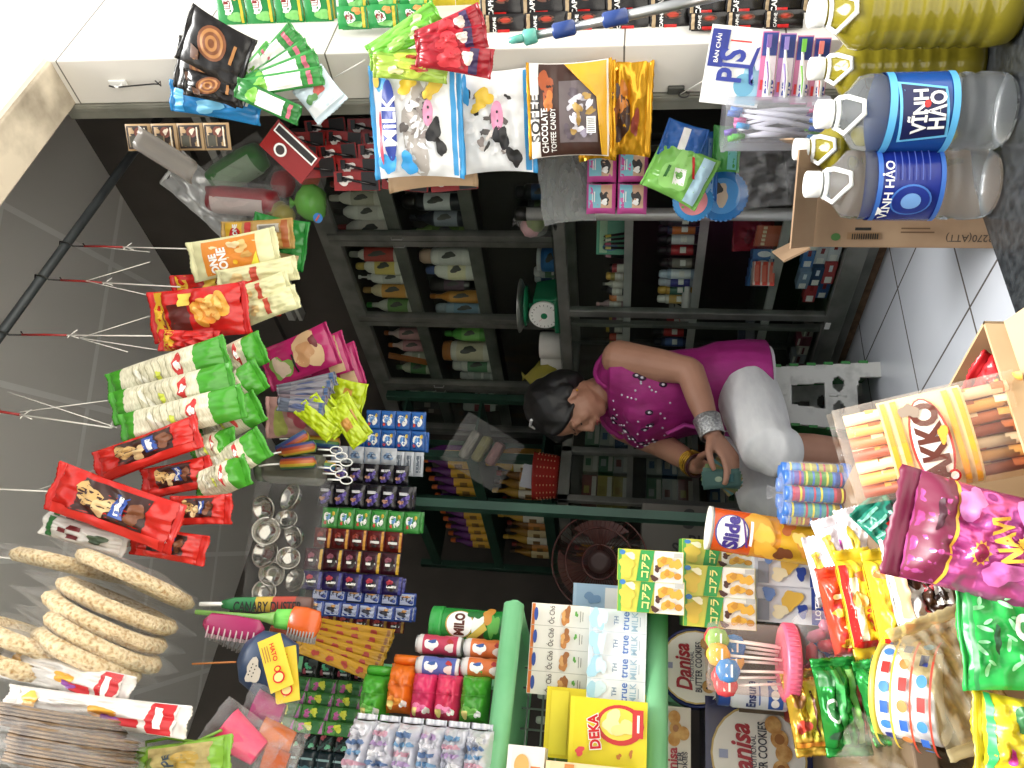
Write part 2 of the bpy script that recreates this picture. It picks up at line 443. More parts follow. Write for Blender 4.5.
# brick texture works in xy: turn the wall's xz into xy
mp = [n for n in pier_m.node_tree.nodes if n.type == 'MAPPING'][0]
mp.inputs['Rotation'].default_value = (math.radians(-90), 0, 0); mp.inputs['Location'].default_value = (.9, -.79+.365*0, 0)
g = MB(); g.box((XP+.9, (Y1+Y2)/2, 1.45), (1.8, Y2-Y1, 3.1), pier_m); struct(g.build('wall_front', bevel=.003), 'white tiled pier at the shop front')
conc = noisy('stained_render', '#8d8270', '#d0c4ae', 5, .85, 8, lo=.38, hi=.56, bump=.15)
g = MB(); g.box((-.6, (Y1+Y2)/2, ZB+.45), (4.72, Y2-Y1, .9), conc); struct(g.build('trim_2', bevel=.004), 'stained cream lintel over the shop front')
g = MB(); g.box((-.6, Y1-.006, ZB+.46), (4.72, .012, .9), pier_m); struct(g.build('trim_6'), 'white tiles on the face of the lintel')
chan = noisy('shutter_guide_paint', '#77776c', '#8f8e82', 8, .5, metal_=.15)
g = MB(); g.box((XP+.03, Y2+.022, 1.2), (.075, .042, 2.2), chan); g.box((XP-.004, Y2+.012, 1.2), (.012, .012, 2.2), chan)
struct(g.build('trim_3', bevel=.002), 'grey steel shutter guide behind the tiled pier')
ceil_m = tiled('ceiling_panels', '#dedad4', '#e4e1db', '#f6f4f0', .62, .62, loc=(.2, .1, 0), rot=(0, 0, .45), mortar=.013, rough=.75, nscale=2)
g = MB(); g.box((.75, 3.4, ZC+.03), (3.9, 5.0, .06), ceil_m); struct(g.build('ceiling'))
wall_m = noisy('dark_plaster', '#4a4541', '#58524d', 3, .85, 6)
g = MB(); g.box((2.6, 3.4, 1.48), (.1, 5.0, 3.0), wall_m); struct(g.build('wall_right'))
g = MB(); g.box((.75, 4.3, 1.48), (3.9, .1, 3.0), wall_m); struct(g.build('wall_back'))
lite_m = noisy('whitewash', '#d9d6cf', '#e6e3dc', 3, .85, 6)  # white chosen for the unseen left wall to bounce daylight inside
g = MB(); g.box((-1.15, 3.4, 1.48), (.1, 5.0, 3.0), lite_m); struct(g.build('wall_left'))
pan = noisy('grey_board', '#716d69', '#7d7975', 2, .8)
g = MB()
# upper board on the right wall whose slanting edge shows above the cabinet
g.box((2.535, 3.4, 2.76), (.03, 4.9, .42), wall_m); struct(g.build('trim_4'), 'dark fascia under the ceiling')
# aluminium track across the right wall
alu = noisy('aged_aluminium', '#6f706b', '#8b8c86', 9, .38, metal_=.55)
alu_l = noisy('bright_aluminium', '#b4b4b0', '#cfcfcb', 9, .35, metal_=.5)
g = MB()
for dz, w in ((0, .035), (-.045, .02)): g.box((2.42, 2.1, 2.37+dz), (.05, 1.35, w), alu_l)
g.box((2.44, 2.1, 2.348), (.03, 1.35, .03), alu)
struct(g.build('trim_5', bevel=.003), 'double aluminium track along the right wall')

# ------------------------------------------------------------------ daylight
w = bpy.data.worlds.new('overcast_sky'); sc.world = w; w.use_nodes = True
nt = w.node_tree; bg = nt.nodes['Background']
tc = nt.nodes.new('ShaderNodeTexCoord'); sp = nt.nodes.new('ShaderNodeSeparateXYZ'); cr = nt.nodes.new('ShaderNodeValToRGB')
cr.color_ramp.elements[0].position = .18; cr.color_ramp.elements[0].color = (.24, .25, .26, 1)
cr.color_ramp.elements[1].position = .75; cr.color_ramp.elements[1].color = (1, 1, 1, 1)
nt.links.new(tc.outputs['Generated'], sp.inputs[0]); nt.links.new(sp.outputs['Z'], cr.inputs['Fac']); nt.links.new(cr.outputs[0], bg.inputs['Color'])
bg.inputs['Strength'].default_value = SKY
ld = bpy.data.lights.new('sun', 'SUN'); ld.energy = SUN; ld.angle = math.radians(40); ld.color = (1, .98, .95)
lo = bpy.data.objects.new('sun', ld); COL.objects.link(lo); lo.rotation_euler = (math.radians(10), 0, math.radians(-20))
sc.view_settings.view_transform = 'Standard'; sc.view_settings.look = 'None'
sc.view_settings.gamma = 1; sc.view_settings.use_curve_mapping = False; sc.view_settings.exposure = EXPO
# ================================================================== fittings
gl = glass()
wood = noisy('worn_plank', '#5d4634', '#7b5f47', 7, .7, stretch=(1, 6, 6))
dkin = noisy('cabinet_back_board', '#3b3a36', '#47463f', 4, .8)
# ---- long glass counter along the right: front at X = 1.835
CX, CY0, CY1, CD, CT = 1.835, 1.612, 2.62, .355, 1.0
t = thing('glass_counter', 'long glass display counter in aluminium framing behind the woman', 'display counter', (CX, CY0, 0))
L = CY1-CY0
m = MB(); m.box((.19, L/2, .062), (.33, L, .07), alu); m.box((.012, L/2, .09), (.03, L, .05), alu); m.build('base_rail', t, bevel=.002)
m = MB(); m.box((.19, L/2, .0175), (.3, L*.94, .035), wood); m.build('plinth', t)
m = MB()
for z, h in ((.11, .03), (CT-.018, .036)):
    m.box((.012, L/2, z), (.028, L, h), alu); m.box((CD-.012, L/2, z), (.024, L, h), alu)
    m.box((CD/2, .012, z), (CD, .024, h), alu); m.box((CD/2, L-.012, z), (CD, .024, h), alu)
for y in (L*.44, L-.014): m.box((.012, y, .55), (.026, .028, .9), alu)
m.box((.026, L*.515, .55), (.02, .018, .88), alu)
for y in (.014, L-.014): m.box((CD-.012, y, .55), (.024, .026, .9), alu)
m.build('frame', t, bevel=.0015)
m = MB(); m.lathe([(.019, 0), (.019, 1.035)], alu_l, 18, c=(-.002, -.004, .05)); m.build('round_post', t)
m = MB(); m.lathe([(.0215, 0), (.0215, .03), (.012, .036)], K, 18, c=(-.002, -.004, 1.075)); m.build('post_cap', t, label='black post cap')
m = MB(); m.tube([(-.02, .0, 1.0), (-.03, .02, .985), (-.012, .05, .99), (.01, .03, 1.0), (-.02, -.012, .975), (-.028, -.03, .98)], .0035, K, 6)
m.build('cable_tie', t)
for z in (.77, .545, .305):
    m = MB(); m.box((CD/2+.01, L/2, z), (CD-.05, L-.03, .008), dkin); m.box((.036, L/2, z), (.014, L-.03, .026), alu_l)
    m.build('shelf', t)
m = MB(); m.box((CD-.004, L/2, .55), (.006, L-.02, .9), dkin); m.build('back_board', t)
for ya, yb, nm in ((.02, L*.44, .006), (L*.44, L-.02, .014)):
    m = MB(); m.box((nm, (ya+yb)/2, .55), (.003, yb-ya, .87), gl); m.build('sliding_pane', t)
m = MB(); m.box((CD/2, L/2, CT+.003), (CD, L, .006), gl); m.build('top_pane', t)
m = MB(); m.box((CD/2, .004, .55), (CD-.03, .003, .87), gl); m.build('end_pane', t)
for y in (.06, L*.47):
    m = MB(); m.box((-.003, y, .112), (.004, .03, .016), WHT); m.build('paper_sticker', t)

# ---- wall cabinet above and behind it: front at X = 2.2
WX = 2.2; bars = (1.6, 2.06, 2.53, 3.0, 3.38); WZ0, WZ1 = 1.01, 1.955
t = thing('wall_cabinet', 'tall glass fronted cabinet with shampoo bottles along the right wall', 'cabinet', (WX, 1.6, 0)); L = 1.78
m = MB()
for z, h in ((WZ0+.02, .05), (WZ1-.03, .075)): m.box((.015, L/2, z), (.03, L, h), alu)
m.build('frame_rail', t, bevel=.0015)
for b in bars:
    m = MB(); y = b-1.6
    for dy in (-.022, .008): m.box((.004, y+dy+.007, (WZ0+WZ1)/2), (.028, .026, WZ1-WZ0-.06), alu)
    m.box((.018, y, (WZ0+WZ1)/2), (.02, .05, WZ1-WZ0-.06), alu); o = m.build('door_stile', t, bevel=.0012)
    if b in (2.06, 3.0):
        for dy in (-.02, .02):
            h = MB(); h.tube([(-.006, y+dy, 1.62), (-.022, y+dy, 1.625), (-.022, y+dy, 1.665), (-.006, y+dy, 1.67)], .0025, SILV, 6); h.build('handle', o)
for z in (1.385, 1.685):
    m = MB(); m.box((.16, L/2, z), (.24, L-.02, .014), dkin); m.box((.045, L/2, z-.018), (.016, L-.02, .05), alu); m.build('shelf', t)
m = MB(); m.box((.16, L/2, WZ0-.5), (.27, L-.02, 1.0), dkin); m.build('lower_cupboard', t)
m = MB(); m.box((.295, L/2, 1.48), (.01, L, .95), dkin); m.box((.16, L/2, WZ1-.006), (.27, L, .01), dkin); m.box((.16, L-.004, 1.48), (.27, .01, .95), dkin); m.build('carcass', t)
for a, b in zip(bars[:-1], bars[1:]):
    m = MB(); m.box((.012, (a+b)/2-1.6, 1.48), (.003, b-a-.04, .9), gl); m.build('glass_door', t)

# ---- small glass cabinet for cigarettes, seen beyond the woman
QX0, QX1, QY = 1.405, 1.828, 2.6
t = thing('cigarette_cabinet', 'small glass cabinet of cigarette cartons beyond the woman', 'cabinet', (QX0, QY, 0)); W = QX1-QX0
m = MB()
for x in (.012, W*.52, W-.012): m.box((x, .0, .52), (.024, .024, .96), alu)
for z in (.06, .98): m.box((W/2, .0, z), (W, .024, .04), alu); m.box((.012, .17, z), (.024, .34, .04), alu)
m.box((.012, .34, .52), (.024, .024, .96), alu); m.build('frame', t, bevel=.0015)
for z in (.27, .5, .74):
    m = MB(); m.box((W/2, .17, z), (W-.03, .3, .008), dkin); m.box((W/2, .01, z), (W-.03, .012, .022), alu); m.build('shelf', t)
m = MB(); m.box((W/2, .345, .52), (W, .008, .96), dkin); m.box((W/2, .17, .035), (W, .34, .05), dkin); m.build('back_board', t)
m = MB(); m.box((W/2, .006, .52), (W-.03, .003, .9), gl); m.build('front_pane', t)
m = MB(); m.box((.006, .17, .52), (.003, .3, .9), gl); m.build('side_pane', t)
m = MB(); m.box((W/2, .17, 1.004), (W, .34, .006), gl); m.build('top_pane', t)

# ---- green steel rack at the back with bottles
green = noisy('dark_green_paint', '#1d3c30', '#264a3b', 9, .45)
gleaf = noisy('green_shelf_paint', '#79c289', '#8ad09a', 9, .4)
t = thing('bottle_rack', 'dark green steel rack of bottles in the gloom at the back', 'shelving', (1.83, 3.02, 0))
for y in (.0, .42, 1.19):
    for x in (0, .32):
        m = MB(); m.box((x, y, .95), (.035, .035, 1.9), green); m.build('upright', t, bevel=.002)
for z in (.4, .78, 1.125, 1.44, 1.8):
    m = MB(); m.box((.16, .6, z), (.33, 1.2, .012), green); m.box((-.005, .6, z), (.014, 1.2, .05), green); m.build('shelf', t)

# ---- pale green shelf unit at the front left
t = thing('green_shelf_unit', 'pale green steel shelf unit holding cartons and gift bags', 'shelving', (.57, 1.5, 0)); SH1, SH2, TB = .965, .69, .385
for z in (SH1, SH2):
    m = MB(); m.box((-.6, .2, z-.008), (1.2, .4, .012), gleaf)
    m.tube([(.006, -.004, z-.006), (-1.2, -.004, z-.006)], .02, gleaf, 12); m.tube([(0, .0, z-.006), (0, .4, z-.006)], .018, gleaf, 12)
    m.build('shelf', t, label='pale green shelf with rounded lip')
for x, y in ((-.03, .39), (-1.17, .39)):
    m = MB(); m.box((x, y, .78), (.03, .03, 1.56), gleaf); m.build('post', t, bevel=.002)
m = MB(); m.tube([(-1.2, .39, 1.56), (.43, .39, 1.56)], .008, green, 8); m.build('hanging_rail', t, label='dark rail carrying the sachet strips')
m = MB(); m.box((.42, .39, .78), (.025, .025, 1.56), green); m.build('post', t)

# ---- low table in front, where the snacks are heaped
t = thing('low_table', 'low wooden table under the tins and snacks', 'table', (0, 0, 0))
tabw = noisy('table_board', '#6b5844', '#86705a', 5, .6)
m = MB(); m.box((.16, 1.52, TB-.015), (1.14, .8, .03), tabw); m.build('table_top', t, bevel=.003)
for x in (-.38, .7):
    for y in (1.15, 1.89):
        m = MB(); m.box((x, y, (TB-.03)/2), (.05, .05, TB-.03), tabw); m.build('leg', t)
t = thing('snack_bench', 'low bench under the foreground heap of snack bags', 'bench', (0, 0, 0)); BZ = .2
m = MB(); m.box((-.15, .78, BZ-.015), (1.1, .6, .03), tabw); m.build('bench_top', t, bevel=.003)
for x in (-.6, .3):
    for y in (.55, 1.0):
        m = MB(); z0 = .1 if y > .68 else -.35
        m.box((x, y, (BZ-.03+z0)/2), (.05, .05, BZ-.03-z0), tabw); m.build('leg', t)

# ---- rod and wire hooks under the lintel
rodm = noisy('painted_steel_rod', '#34383a', '#454a4b', 12, .5, metal_=.3)
A, B = un(-60, 417, dY(-60, 417, 1.4)), un(135, 150, dY(135, 150, 1.4))
A = A + (A-B).normalized()*1.2; B = B + (B-A).normalized()*.8
t = thing('hanging_rod', 'dark steel rod under the ceiling carrying the hanging snacks', 'rod', A)
m = MB(); m.tube([Vector((0, 0, 0)), B-A], .0125, rodm, 12); m.build('rod', t)
ROD = (A, B)
for x in (A.lerp(B, .35), A.lerp(B, .8)):
    m = MB(); q = x-A; m.tube([q, (q.x, q.y, ZC-A.z)], .004, rodm, 6); m.build('hanger', t)
# ================================================================== goods inside the cabinets
def WY(y, X=2.31, x=430): return (EYE+ray(x, y)*dX(x, y, X)).y
def shelf_bottle(y, z, X, h, r, kind, bc, cc, lab, items, label, group, x=430, **k):
    p = Vector((X, WY(y, X, x), z))
    return bottle('shampoo_bottle' if group.startswith('shampoo') else 'cosmetic_bottle' if 'counter' in group else 'bottle', p, h, r, mat(bc, .3), cc, kind, lab, items, label, 'bottle', group, face(p), **k)
zt, zm, zb = 1.692, 1.392, 1.035
W_ = lambda c: mat(c, .4)
GT, GM, GB = 'shampoo bottles on the top cabinet shelf', 'shampoo bottles on the middle cabinet shelf', 'bottles on the bottom cabinet shelf'
X = 2.31
for a in (
 (184, zt, .17, .026, 'shampoo', '#c8ccc0', '#b64a44', (.15, .6, W_('#3f7a4d')), 'white bottle with green label and red cap, nearest the pier on the top cabinet shelf', GT),
 (198, zt, .19, .027, 'shampoo', '#d9d6ca', '#c9c6b8', (.2, .6, W_('#b9b4a0')), 'cream bottle with grey wave label beside the green-labelled one, top cabinet shelf', GT),
 (212, zt, .19, .03, 'shampoo', '#dcdad2', '#2b2a28', (.2, .55, W_('#cfccc4')), 'white bottle with black cap and black print on the top cabinet shelf', GT),
 (229, zt, .2, .036, 'shampoo', '#e1ddd6', '#a02a28', (.15, .6, W_('#e4dcd4')), 'wide white bottle with red cap beside the first door stile, top cabinet shelf', GT),
 (255, zt, .19, .028, 'shampoo', '#dcd9cf', '#a8a6a0', (.15, .7, W_('#a63c34')), 'white bottle with red band just past the first door stile, top shelf', GT),
 (267, zt, .18, .033, 'shampoo', '#e0ddd0', '#c9b05a', (.2, .6, W_('#d8c26a')), 'rounded cream bottle with yellow label on the top cabinet shelf', GT),
 (278, zt, .185, .026, 'pump', '#d8d6d0', '#d0cec8', (.15, .5, W_('#bdbab4')), 'white pump bottle in the middle of the top cabinet shelf', GT),
 (291, zt, .185, .03, 'shampoo', '#d8c9a2', '#a8844a', (.12, .6, W_('#d49a4a')), 'cream bottle with orange flower print on the top cabinet shelf', GT),
 (306, zt, .19, .029, 'tall', '#d3d6c6', '#3f8a3c', (.15, .55, W_('#7aa65e')), 'white bottle with bright green cap beside the second door stile', GT),
 (334, zt, .16, .026, 'tall', '#cdb4ae', '#b2602c', (.1, .6, W_('#bb8a8c')), 'pink labelled bottle with orange cap past the second stile, nearer one', GT),
 (346, zt, .16, .026, 'tall', '#c9afa8', '#b2602c', (.1, .6, W_('#b98388')), 'pink labelled bottle with orange cap past the second stile, farther one', GT),
 (357, zt, .15, .024, 'pump', '#d5d3ca', '#c4c2ba', (.15, .5, W_('#b9bda9')), 'small white pump bottle with pale green label on the top cabinet shelf', GT),
 (368, zt, .16, .028, 'shampoo', '#c9ccb4', '#3d5a33', (.2, .6, W_('#4d7a4a')), 'pale green bottle with dark green label beside the third stile', GT),
 (390, zt, .16, .032, 'shampoo', '#d2d4cc', '#37694a', (.2, .6, W_('#9fb29f')), 'white bottle with green cap past the third door stile, top shelf', GT),
 (184, zm, .2, .03, 'tall', '#1d1d22', '#0f0f12', (.15, .6, W_('#2d3340')), 'black bottle nearest the pier on the middle cabinet shelf', GM),
 (201, zm, .2, .033, 'can', '#22242c', '#111111', (.2, .62, W_('#c9cbcc')), 'black bottle with silver label on the middle cabinet shelf', GM),
 (218, zm, .19, .03, 'tall', '#1f2430', '#20252f', (.15, .55, W_('#8c939c')), 'dark navy bottle with grey label on the middle cabinet shelf', GM),
 (231, zm, .2, .032, 'tall', '#7e9a4e', '#2f4d2a', (.15, .6, W_('#5d7a35')), 'green bottle with dark cap beside the first door stile, middle shelf', GM),
 (256, zm, .19, .034, 'can', '#d5d4ce', '#b69a86', (.2, .62, W_('#c8c7c2')), 'white cylindrical bottle with tan cap on the middle cabinet shelf', GM),
 (270, zm, .18, .038, 'shampoo', '#dcdcd2', '#4a5a86', (.2, .55, W_('#e0d9b2')), 'white rounded flask with blue cap on the middle cabinet shelf', GM),
 (284, zm, .18, .026, 'flip', '#22201f', '#171615', (.3, .7, W_('#57414e')), 'black tube bottle in the middle of the middle cabinet shelf', GM),
 (296, zm, .19, .026, 'tall', '#b9792f', '#9c5f22', (.1, .6, W_('#c48d43')), 'amber orange bottle on the middle cabinet shelf', GM),
 (308, zm, .18, .027, 'can', '#a8c0cf', '#9aa7af', (.1, .6, W_('#8fb3cc')), 'light blue bottle beside the second door stile, middle shelf', GM),
 (333, zm, .17, .03, 'shampoo', '#4f9a3e', '#3f8434', (.2, .6, W_('#7ab55c')), 'bright green bottle past the second stile, middle cabinet shelf', GM),
 (350, zm, .19, .045, 'jar', '#d8d5c8', '#a86c3a', (.15, .7, W_('#d1c9ab')), 'large cream jar with orange brown cap on the middle cabinet shelf', GM),
 (364, zm, .17, .03, 'can', '#d0d2cb', '#c5c6c0', (.15, .62, W_('#5c8a66')), 'white bottle with green round label on the middle cabinet shelf', GM),
 (374, zm, .15, .024, 'can', '#cfd0ca', '#bfc0ba', (.15, .6, W_('#b4b9b2')), 'small white bottle beside the third stile, middle cabinet shelf', GM),
 (405, zm, .17, .022, 'flip', '#c9cac6', '#6e6e68', (.3, .7, W_('#8d2f35')), 'white tube bottle with red print past the third stile', GM),
 (418, zm, .16, .02, 'flip', '#b5b6b0', '#5d4a5e', (.3, .7, W_('#7a4d74')), 'grey tube with purple print past the third stile', GM),
 (258, zb, .1, .05, 'jar', '#2f6fb4', '#dfe2e2', (.2, .7, W_('#3b80c4')), 'blue tub with white lid beside the green scale', GB),
 (276, zb, .12, .026, 'can', '#24436b', '#b0b7bb', (.1, .6, W_('#33557f')), 'navy spray can behind the green scale', GB),
 (270, zb, .12, .026, 'can', '#b9c2bf', '#d7d9d6', (.1, .6, W_('#5f8b6c')), 'white and green spray can behind the blue tub', GB),
 (345, zb, .13, .03, 'tall', '#31343c', '#a38b3a', (.2, .6, W_('#44474e')), 'dark bottle with yellow cap on the bottom cabinet shelf', GB),
 (360, zb, .13, .026, 'tall', '#39405a', '#a38b3a', (.2, .6, W_('#5b6072')), 'blue grey bottle with yellow cap on the bottom cabinet shelf', GB),
 (192, zb, .16, .03, 'can', '#20242c', '#14161a', (.1, .6, W_('#355a86')), 'black and blue can nearest the pier, bottom cabinet shelf', GB),
 (207, zb, .15, .03, 'can', '#1f2327', '#101214', (.1, .6, W_('#4a5d35')), 'black and olive can second from the pier, bottom cabinet shelf', GB)):
    y, z, h, r, kind, bc, cc, lab, label, grp = a
    if z > 1.3: h, r = h*1.2, r*1.08
    it = [('b', .1, .1, .35, .5, W_('#4a4a44'))] if r > .028 else [('r', -.5, .5, -.2, .1, W_('#e8e6df'))]
    shelf_bottle(y, z, X, h, r, kind, bc, cc, lab, it, label, grp)
p = Vector((X, WY(405), zt))
for i, (dy, c, h) in enumerate(((0, '#2c2a2c', .16), (.05, '#3a2a26', .14), (.1, '#332f31', .17))):
    carton('medicine_box', p+Vector((0, dy, 0)), face(p), .04, .05, h, (mat(c), mat(c), mat(c)), [('r', -.6, .6, -.1, .3, mat('#9a9088'))],
           label='dark carton %s past the third stile on the top cabinet shelf' % ('nearest', 'in the middle', 'farthest')[i], group='dark cartons on the top cabinet shelf')
p = Vector((X, WY(394), zm))
for i in range(3):
    carton('cream_box', p+Vector((-.01, 0, i*.042)), face(p), .07, .05, .04, (mat('#c9c9c4'), mat('#bcbcb8'), mat('#c9c9c4')), [('r', -.6, .6, -.3, .3, mat('#7d2b33'))],
           label='%s flat white carton of the little stack past the third stile' % ('lowest', 'middle', 'topmost')[i], group='white cartons on the middle cabinet shelf')
m = MB(); m.box((0, 0, .09), (.012, .03, .2), mat('#a8632c', .6)); o = m.build('wooden_strip', None, (2.27, WY(362, 2.27, 410), zt+.006), (.25, 0, 0))
tag(o, 'orange wooden strip leaning against the top shelf of the cabinet', 'wooden strip')

# ---- on top of the counter
p = EYE+ray(535, 306)*dX(535, 306, 1.98); p.z = 1.006
t = thing('kitchen_scale', 'green dial scale with a round pan on the glass counter', 'scale', p, face(p)-.55)
sg = gloss('#1f7a52')
m = MB(); m.box((0, .02, .012), (.15, .18, .024), sg); m.box((0, .02, .06), (.13, .155, .085), sg, taper=.85); m.build('body', t, bevel=.006)
m = MB(); m.lathe([(.052, 0), (.056, .004), (.056, .012), (.05, .016)], WHT, 28, c=(0, -.052, .06), rot=Matrix.Rotation(PI/2, 3, 'X')); o = m.build('dial', t)
m = MB(); m.add([(.001, -.0695, .06), (-.002, -.0695, .06), (-.028, -.0695, .082)], [(0, 1, 2)], RED)
for k in range(20):
    a = 2*PI*k/20; m.box((.044*math.cos(a), -.0685, .06+.044*math.sin(a)), (.0015, .0015, .006), K, Matrix.Rotation(-a+PI/2, 3, 'Y'))
m.lathe([(.012, 0), (.012, .002)], sg, 12, c=(0, -.0685, .06), rot=Matrix.Rotation(PI/2, 3, 'X')); m.build('needle_and_marks', o)
m = MB(); m.lathe([(.012, .098), (.012, .125)], sg, 12); m.lathe([(.03, .122), (.075, .128), (.078, .134)], sg, 24); m.build('pan_support', t)
m = MB(); m.lathe([(.01, .137), (.07, .139), (.098, .152), (.101, .156), (.096, .155), (.068, .142), (.01, .14)], SILV, 32); m.build('weighing_pan', t)

def lump(name, label, cat, p, r, cols, film_m=None, group=None, seed=1, squash=(1, 1, 1), knot=True):
    """a few crumpled lumps tied up in a bag"""
    t = thing(name, label, cat, p, face(p), group)
    rr = random.Random(seed)
    if film_m:
        m = MB(); o = Vector((seed*2.3, seed, 1))
        pr_ = [(r*.25, -r*squash[2]), (r*.8, -r*.8*squash[2]), (r, -r*.3*squash[2]), (r*.92, r*.3*squash[2]), (r*.6, r*.7*squash[2]), (r*.16, r*squash[2]), (r*.1, r*1.1*squash[2]), (r*.3, r*1.3*squash[2])]
        m.lathe(pr_, film_m, 20, sx=squash[0], sy=squash[1])
        for i, v in enumerate(m.v):
            w = .1*r*noise.noise(Vector(v)*(2.2/r)+o); q = Vector(v); q += q.normalized()*w if q.length else q; m.v[i] = tuple(q)
        m.build('plastic_bag', t)
    for i, c in enumerate(cols):
        m = MB(); a = rr.uniform(0, 6.3)
        q = Vector((math.cos(a)*r*.35*squash[0]*(i > 0), math.sin(a)*r*.3*squash[1]*(i > 0), (i-(len(cols)-1)/2)*r*.45*squash[2]*rr.uniform(.6, 1)))
        R = r*(.55 if len(cols) > 2 else .72)
        m.lathe([(R*.3, -R*.9), (R*.85, -R*.55), (R, 0), (R*.85, R*.55), (R*.3, R*.9)], mat(c, .5), 14, c=q, sx=squash[0], sy=squash[1])
        m.build('content', t)
    return t
p = EYE+ray(535, 222)*dX(535, 222, 1.93); p.z = 1.075
lump('vegetable_bag', 'small bag of green and pink herbs on the counter beside the round post', 'bag', p, .05, ('#6c7a3f', '#b98a8c'), cling(), seed=4)
p = EYE+ray(532, 377)*dX(532, 377, 1.9); p.z = 1.09
lump('plastic_bag', 'yellow tied plastic bag on the counter behind the woman', 'bag', p, .065, ('#8c8436',), film('#b7ad4d', .6), seed=9)
for i, (y, x) in enumerate(((345, 546), (360, 546))):
    p = EYE+ray(x, y)*dX(x, y, 1.96); p.z = 1.007
    t = thing('paper_roll', 'white paper roll on the counter top, %s the woman\'s hair' % ('nearer the scale than', 'nearer')[i], 'paper roll', p)
    m = MB(); m.lathe([(.05, 0), (.052, .01), (.052, .085), (.05, .092)], mat('#d6d3cd', .9), 20); m.build('roll', t)
    m = MB(); m.lathe([(.018, .0925), (.018, .094)], mat('#8a7a62', .9), 14); m.build('core', t)

# ---- inside the long counter
G1, G2, G3, G4 = ('cosmetics on the %s counter shelf' % s for s in ('top', 'second', 'third', 'bottom'))
z1, z2, z3, z4 = .775, .55, .31, .126
CXX = 1.93
def cb(y, z, h, r, kind, bc, cc, lab, label, grp, X=CXX, x=680):
    return shelf_bottle(y, z, X, h, r, kind, bc, cc, lab, [('r', -.5, .5, -.35, .2, W_('#e4e2da'))] if r > .015 else (), label, grp, x=x)
for y, h, bc, cc, lc, nm in ((221, .13, '#17181c', '#0c0c0e', '#2b2f36', 'black can nearest the round post'), (229, .13, '#1a2440', '#10131c', '#c26a2a', 'navy can with orange label'),
    (239, .13, '#1d1f22', '#15161a', '#c9cbcb', 'black can with silver band'), (250, .128, '#241f20', '#101010', '#a3282a', 'black can with red label'),
    (263, .118, '#2e2926', '#1a1716', '#7f786c', 'brown black can'), (274, .118, '#9fb3c6', '#b6c4d0', '#dfe4e6', 'pale blue rounded can'),
    (282, .118, '#aab0b8', '#b9bec4', '#3b3f86', 'silver can with violet mark'), (290, .118, '#b78f3a', '#c19a42', '#3c6a5a', 'gold can'),
    (299, .118, '#d3d1c8', '#dcdad2', '#c9a65c', 'white can with tan band'), (322, .12, '#4a2a33', '#2a1a20', '#b93a3e', 'wine coloured can with red band'),
    (332, .13, '#18181a', '#101012', '#b32d2f', 'tall black can with red light stripe'), (342, .12, '#22304f', '#151a28', '#40598a', 'dark blue can past the glass joint')):
    cb(y, z2, h, .017, 'can', bc, cc, (.12, .66, W_(lc)), nm+' on the second shelf of the glass counter', G2)
p = Vector((1.9, WY(306, 1.9, 680), z2+.02))
m = MB(); m.lathe([(.012, -.07), (.016, -.06), (.016, .05), (.01, .06), (.01, .085)], mat('#d9d6d2', .4), 14, rot=Matrix.Rotation(PI/2, 3, 'X') @ Matrix.Rotation(.2, 3, 'Z')); o = m.build('hand_cream_tube', None, p, (0, 0, .2))
tag(o, 'white tube lying at the glass joint on the second counter shelf', 'tube')
p = Vector((2.02, WY(301, 2.02, 640), z2)); carton('price_card', p, face(p), .055, .012, .07, (mat('#c8c6be'),)*3, [('t', '75', 0, .1, .7, K)], label='small grey price card behind the cans on the second counter shelf')
p = Vector((1.98, WY(236, 1.98, 610), z1))
carton('pencil_display', p, face(p), .12, .05, .1, (gloss('#4b9c7e'), gloss('#3b7f66'), gloss('#58a98a')), [('r', -.9, .9, .3, .8, W_('#9cc3a0')), ('e', -.6, .1, .2, .5, W_('#2a6a94'))],
       label='green cardboard display box on the top shelf of the glass counter')
for i in range(6):
    q = Vector((1.93, WY(233+5*i, 1.93, 610), z1))
    m = MB(); m.lathe([(.004, 0), (.004, .05), (.0045, .052), (.0045, .07), (.001, .076)], None, 8, mats=[mat('#202022'), mat('#202022'), mat(('#c9b64a', '#d7d0c0', '#b04a6a', '#d9cf7a', '#7d9a3d', '#c98d9c')[i]), mat('#222222')])
    o = m.build('eyeliner_pencil', None, q, (0, .05*(i-3), face(q)))
    tag(o, '%s make-up pencil in front of the green display box, counting from the round post' % ORD[i], 'pencil', 'make-up pencils before the green display box')
for i, (y, h, r, kd, bc, cc, nm) in enumerate(((268, .05, .013, 'jar', '#8e2f33', '#2a2222', 'red and black jar'), (276, .06, .014, 'can', '#9a8a4a', '#c7a14c', 'small gold bottle'),
    (284, .07, .013, 'tall', '#b5b1a6', '#7e7c76', 'grey perfume bottle'), (290, .075, .016, 'pump', '#26262a', '#1a1a1c', 'black pump bottle'), (297, .05, .013, 'flip', '#c9773a', '#8a4a22', 'orange tube'),
    (304, .09, .015, 'tall', '#a98f92', '#d2a7a4', 'pale pink perfume bottle'), (320, .05, .014, 'jar', '#7a3a55', '#c9a24c', 'plum jar with gold lid'), (328, .06, .014, 'jar', '#2a2a2e', '#b9a23c', 'black jar with gold lid'),
    (337, .05, .012, 'flip', '#b54a3a', '#2e2e30', 'red tube with black cap'), (345, .05, .014, 'jar', '#5d8a35', '#c3a23a', 'green jar with gold lid'), (352, .055, .013, 'can', '#c24f7d', '#d7d3cf', 'pink bottle'), (361, .06, .02, 'jar', '#c9c9c9', '#dedede', 'white jar'))):
    cb(y, z1, h*1.15, r*1.15, kd, bc, cc, (.15, .55, W_('#d5d0c4')), nm+' on the top shelf of the glass counter', G1, x=610)
